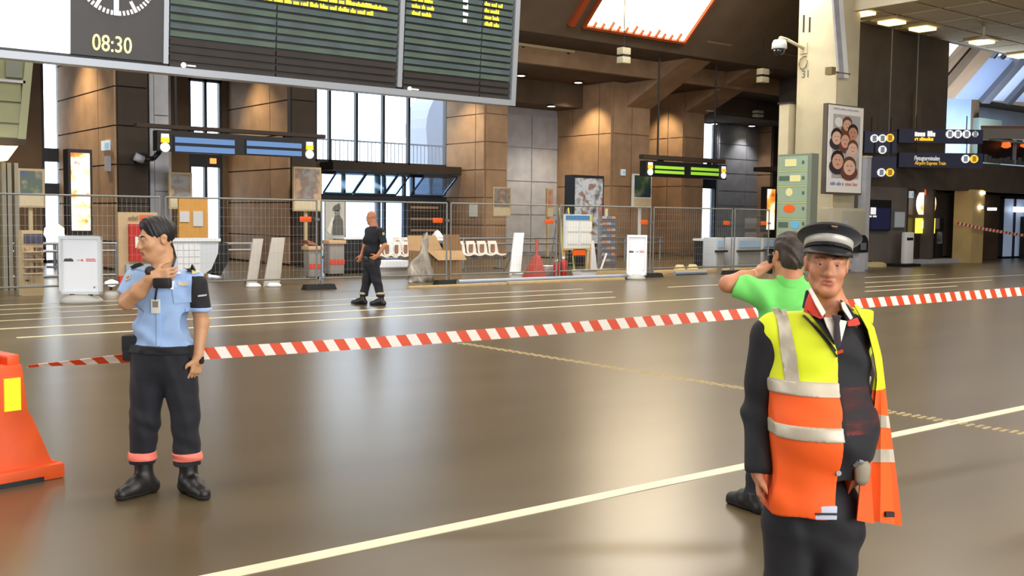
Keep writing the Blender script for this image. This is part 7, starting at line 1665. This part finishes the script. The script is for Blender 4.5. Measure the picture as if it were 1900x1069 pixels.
# ------------------------------------------------------------------ bald man in dark uniform walking past the fence
W_P = Person('bald man in dark uniform walking past the fence towards the left', 690, 566, dep=19.7); P = W_P.P
h = .0095; lo, hi = (-.5, -.5, -.02), (.45, .5, 1.86); hc_, HR, hs = P(689, 404), basis((-.80, .45, -.12)), 1.02
b = Field(lo, hi, h); neck = P(693, 418); W = head_prims(b, hc_, HR, hs, neck, .06)
b.cap(neck, P(694, 432), .06, .1, .05); b.cap(P(685, 427, .1), P(705, 429, -.1), .055, .055, .05); b.ell(P(694, 440), (.15, .15, .17), None, .05); b.ell(P(690, 466), (.14, .14, .15), None, .06)
s1, e1, w1 = P(706, 430, -.12), P(714, 455, -.2), P(700, 475, -.22); b.cap(s1, e1, .055, .045, .03); b.cap(e1, w1, .045, .03, .02); hand_prims(b, w1, (-.85, -.1, -.45), (.2, .5, -.8), (-.2, -.3, .9), 1.0, (.6, .7, .8, .8), .5)
s2, e2, w2 = P(685, 430, .1), P(677, 456, .14), P(671, 474, .08); b.cap(s2, e2, .055, .045, .03); b.cap(e2, w2, .045, .03, .02); hand_prims(b, w2, (-.35, -.1, -.95), (.6, .2, 0), (-.6, -.2, .2), 1.0, (.5, .6, .6, .7), .4)
for hip, kn_, an in (((688, 486, .06), (681, 520, .06), (673, 552, .06)), ((693, 486, -.08), (699, 522, -.08), (707, 553, -.08))): b.cap(P(*hip), P(*kn_), .085, .06, .04); b.cap(P(*kn_), P(*an), .058, .042, .03)
bodyW = b
f = Field(lo, hi, h); f.cap(P(685, 428, .1), P(706, 430, -.1), .072, .072, .05); f.cap(neck + np.array((0, 0, -.02)), P(694, 432), .07, .12, .05); f.ell(P(694, 441), (.172, .172, .18), None, .05); f.ell(P(691, 466), (.165, .16, .14), None, .06); f.cap(s1, s1 + (e1 - s1) * .75, .072, .066, .04); f.cap(s2, s2 + (e2 - s2) * .72, .072, .066, .04)
f.clip((0, 0, -1), P(690, 481)); f.clip((0, 0, 1), P(693, 417)); f.add(wr(.005, 16, 12, 26)); f.mesh('uniform_shirt', NAVYT, W_P.root); bodyW.confine(f, P(0, 478)[2], P(0, 424)[2], P(682, 0)[0], P(704, 0)[0]); bodyW.mesh('body', SKIN2, W_P.root)
f = Field(lo, (.45, .5, 1.0), h); f.ell(P(690, 487), (.17, .16, .14), None, .05)
for hip, kn_, an in (((688, 490, .06), (681, 520, .06), (675, 547, .06)), ((693, 490, -.08), (699, 522, -.08), (706, 547, -.08))): f.cap(P(*hip), P(*kn_), .115, .09, .04); f.cap(P(*kn_), P(*an), .088, .078, .03)
f.clip((0, 0, 1), P(690, 478)); f.clip((0, 0, -1), P(690, 550)); f.add(wr(.005, 12, 10, 26)); f.mesh('trousers', NAVYT, W_P.root)
for an, dy in (((674.5, 545), .06), ((705.5, 545), -.08)): MB().lathe(tuple(P(an[0], an[1] - 1, dy)), [(.086, -.02), (.09, 0), (.086, .02)], 16, axis=(0, 0, 1)).build('reflective_band', mat('band_beige', (200, 180, 150), .6), W_P.root)
MB().lathe(tuple(P(690, 480)), [(.175, -.025), (.178, .025)], 20, sy=.95).build('belt', BLACK, W_P.root); c = P(690, 486, -.18); MB().box((c[0] - .05, c[1] - .03, c[2] - .07), (c[0] + .05, c[1] + .03, c[2] + .05)).build('belt_pouch', BLACK, W_P.root, bevel=.01)
for q in ((711, 434, -.2),): c = P(*q); MB().lathe(tuple(c), [(.03, 0), (.03, .012)], 10, axis=(1, -.5, 0)).build('arm_patch', GOLD, W_P.root)
a = P(671, 556, .06); boot(W_P, 'boot', (a[0] + .02, .06, .1), (a[0] + .06, .07, 0), (a[0] - .17, .12, 0), h=.008); a = P(707, 556, -.08); boot(W_P, 'boot', (a[0], -.08, .1), (a[0] + .05, -.09, 0), (a[0] - .18, -.03, 0), h=.008)
# ------------------------------------------------------------------ lettering becomes plain mesh
dg_ = bpy.context.evaluated_depsgraph_get(); dg_.update()
for o in [o for o in list(bpy.data.objects) if o.type == 'FONT']:
    me = bpy.data.meshes.new_from_object(o.evaluated_get(dg_)); n = bpy.data.objects.new(o.name + '_mesh', me); COL.objects.link(n)
    n.parent = o.parent; n.location = o.location; n.rotation_euler = o.rotation_euler; n.scale = o.scale
    for k in o.keys():
        if k in ('label', 'category', 'group', 'kind'): n[k] = o[k]
    nm = o.name; bpy.data.objects.remove(o, do_unlink=True); n.name = nm

for o in bpy.data.objects:
    if o.parent is not None and 'lettering' in o.name or o.name.split('.')[0] in ('title', 'subtitle', 'dark_emblem'):
        if o.type == 'MESH' and o.parent is not None: o['kind'] = 'stuff'
PARTLAB = {'vest': 'yellow over orange vest with the front open', 'visor': 'glossy black visor', 'silver_band': 'silver band around the cap', 'reflective_tape': 'silver reflective tape', 'shoulder_tape': 'silver reflective tape over the shoulder', 'reflective_band': 'reflective band above the trouser hem', 'id_card': 'white card on a black lanyard', 'collar_facing': 'red collar facing', 'yellow_sticker': 'yellow reflective sticker', 'orange_tag': 'orange plastic tag', 'digital_time': 'yellow digits reading 08:30', 'lit_screen': 'blown-out white lit screen', 'folded_papers': 'white folded papers', 'radio_microphone': 'black radio microphone in the hand', 'red_box': 'red fire box', 'blue_header': 'blue header strip'}
for o in bpy.data.objects:
    k = o.name.split('.')[0]
    if o.parent is not None and k in PARTLAB: o['label'] = PARTLAB[k]
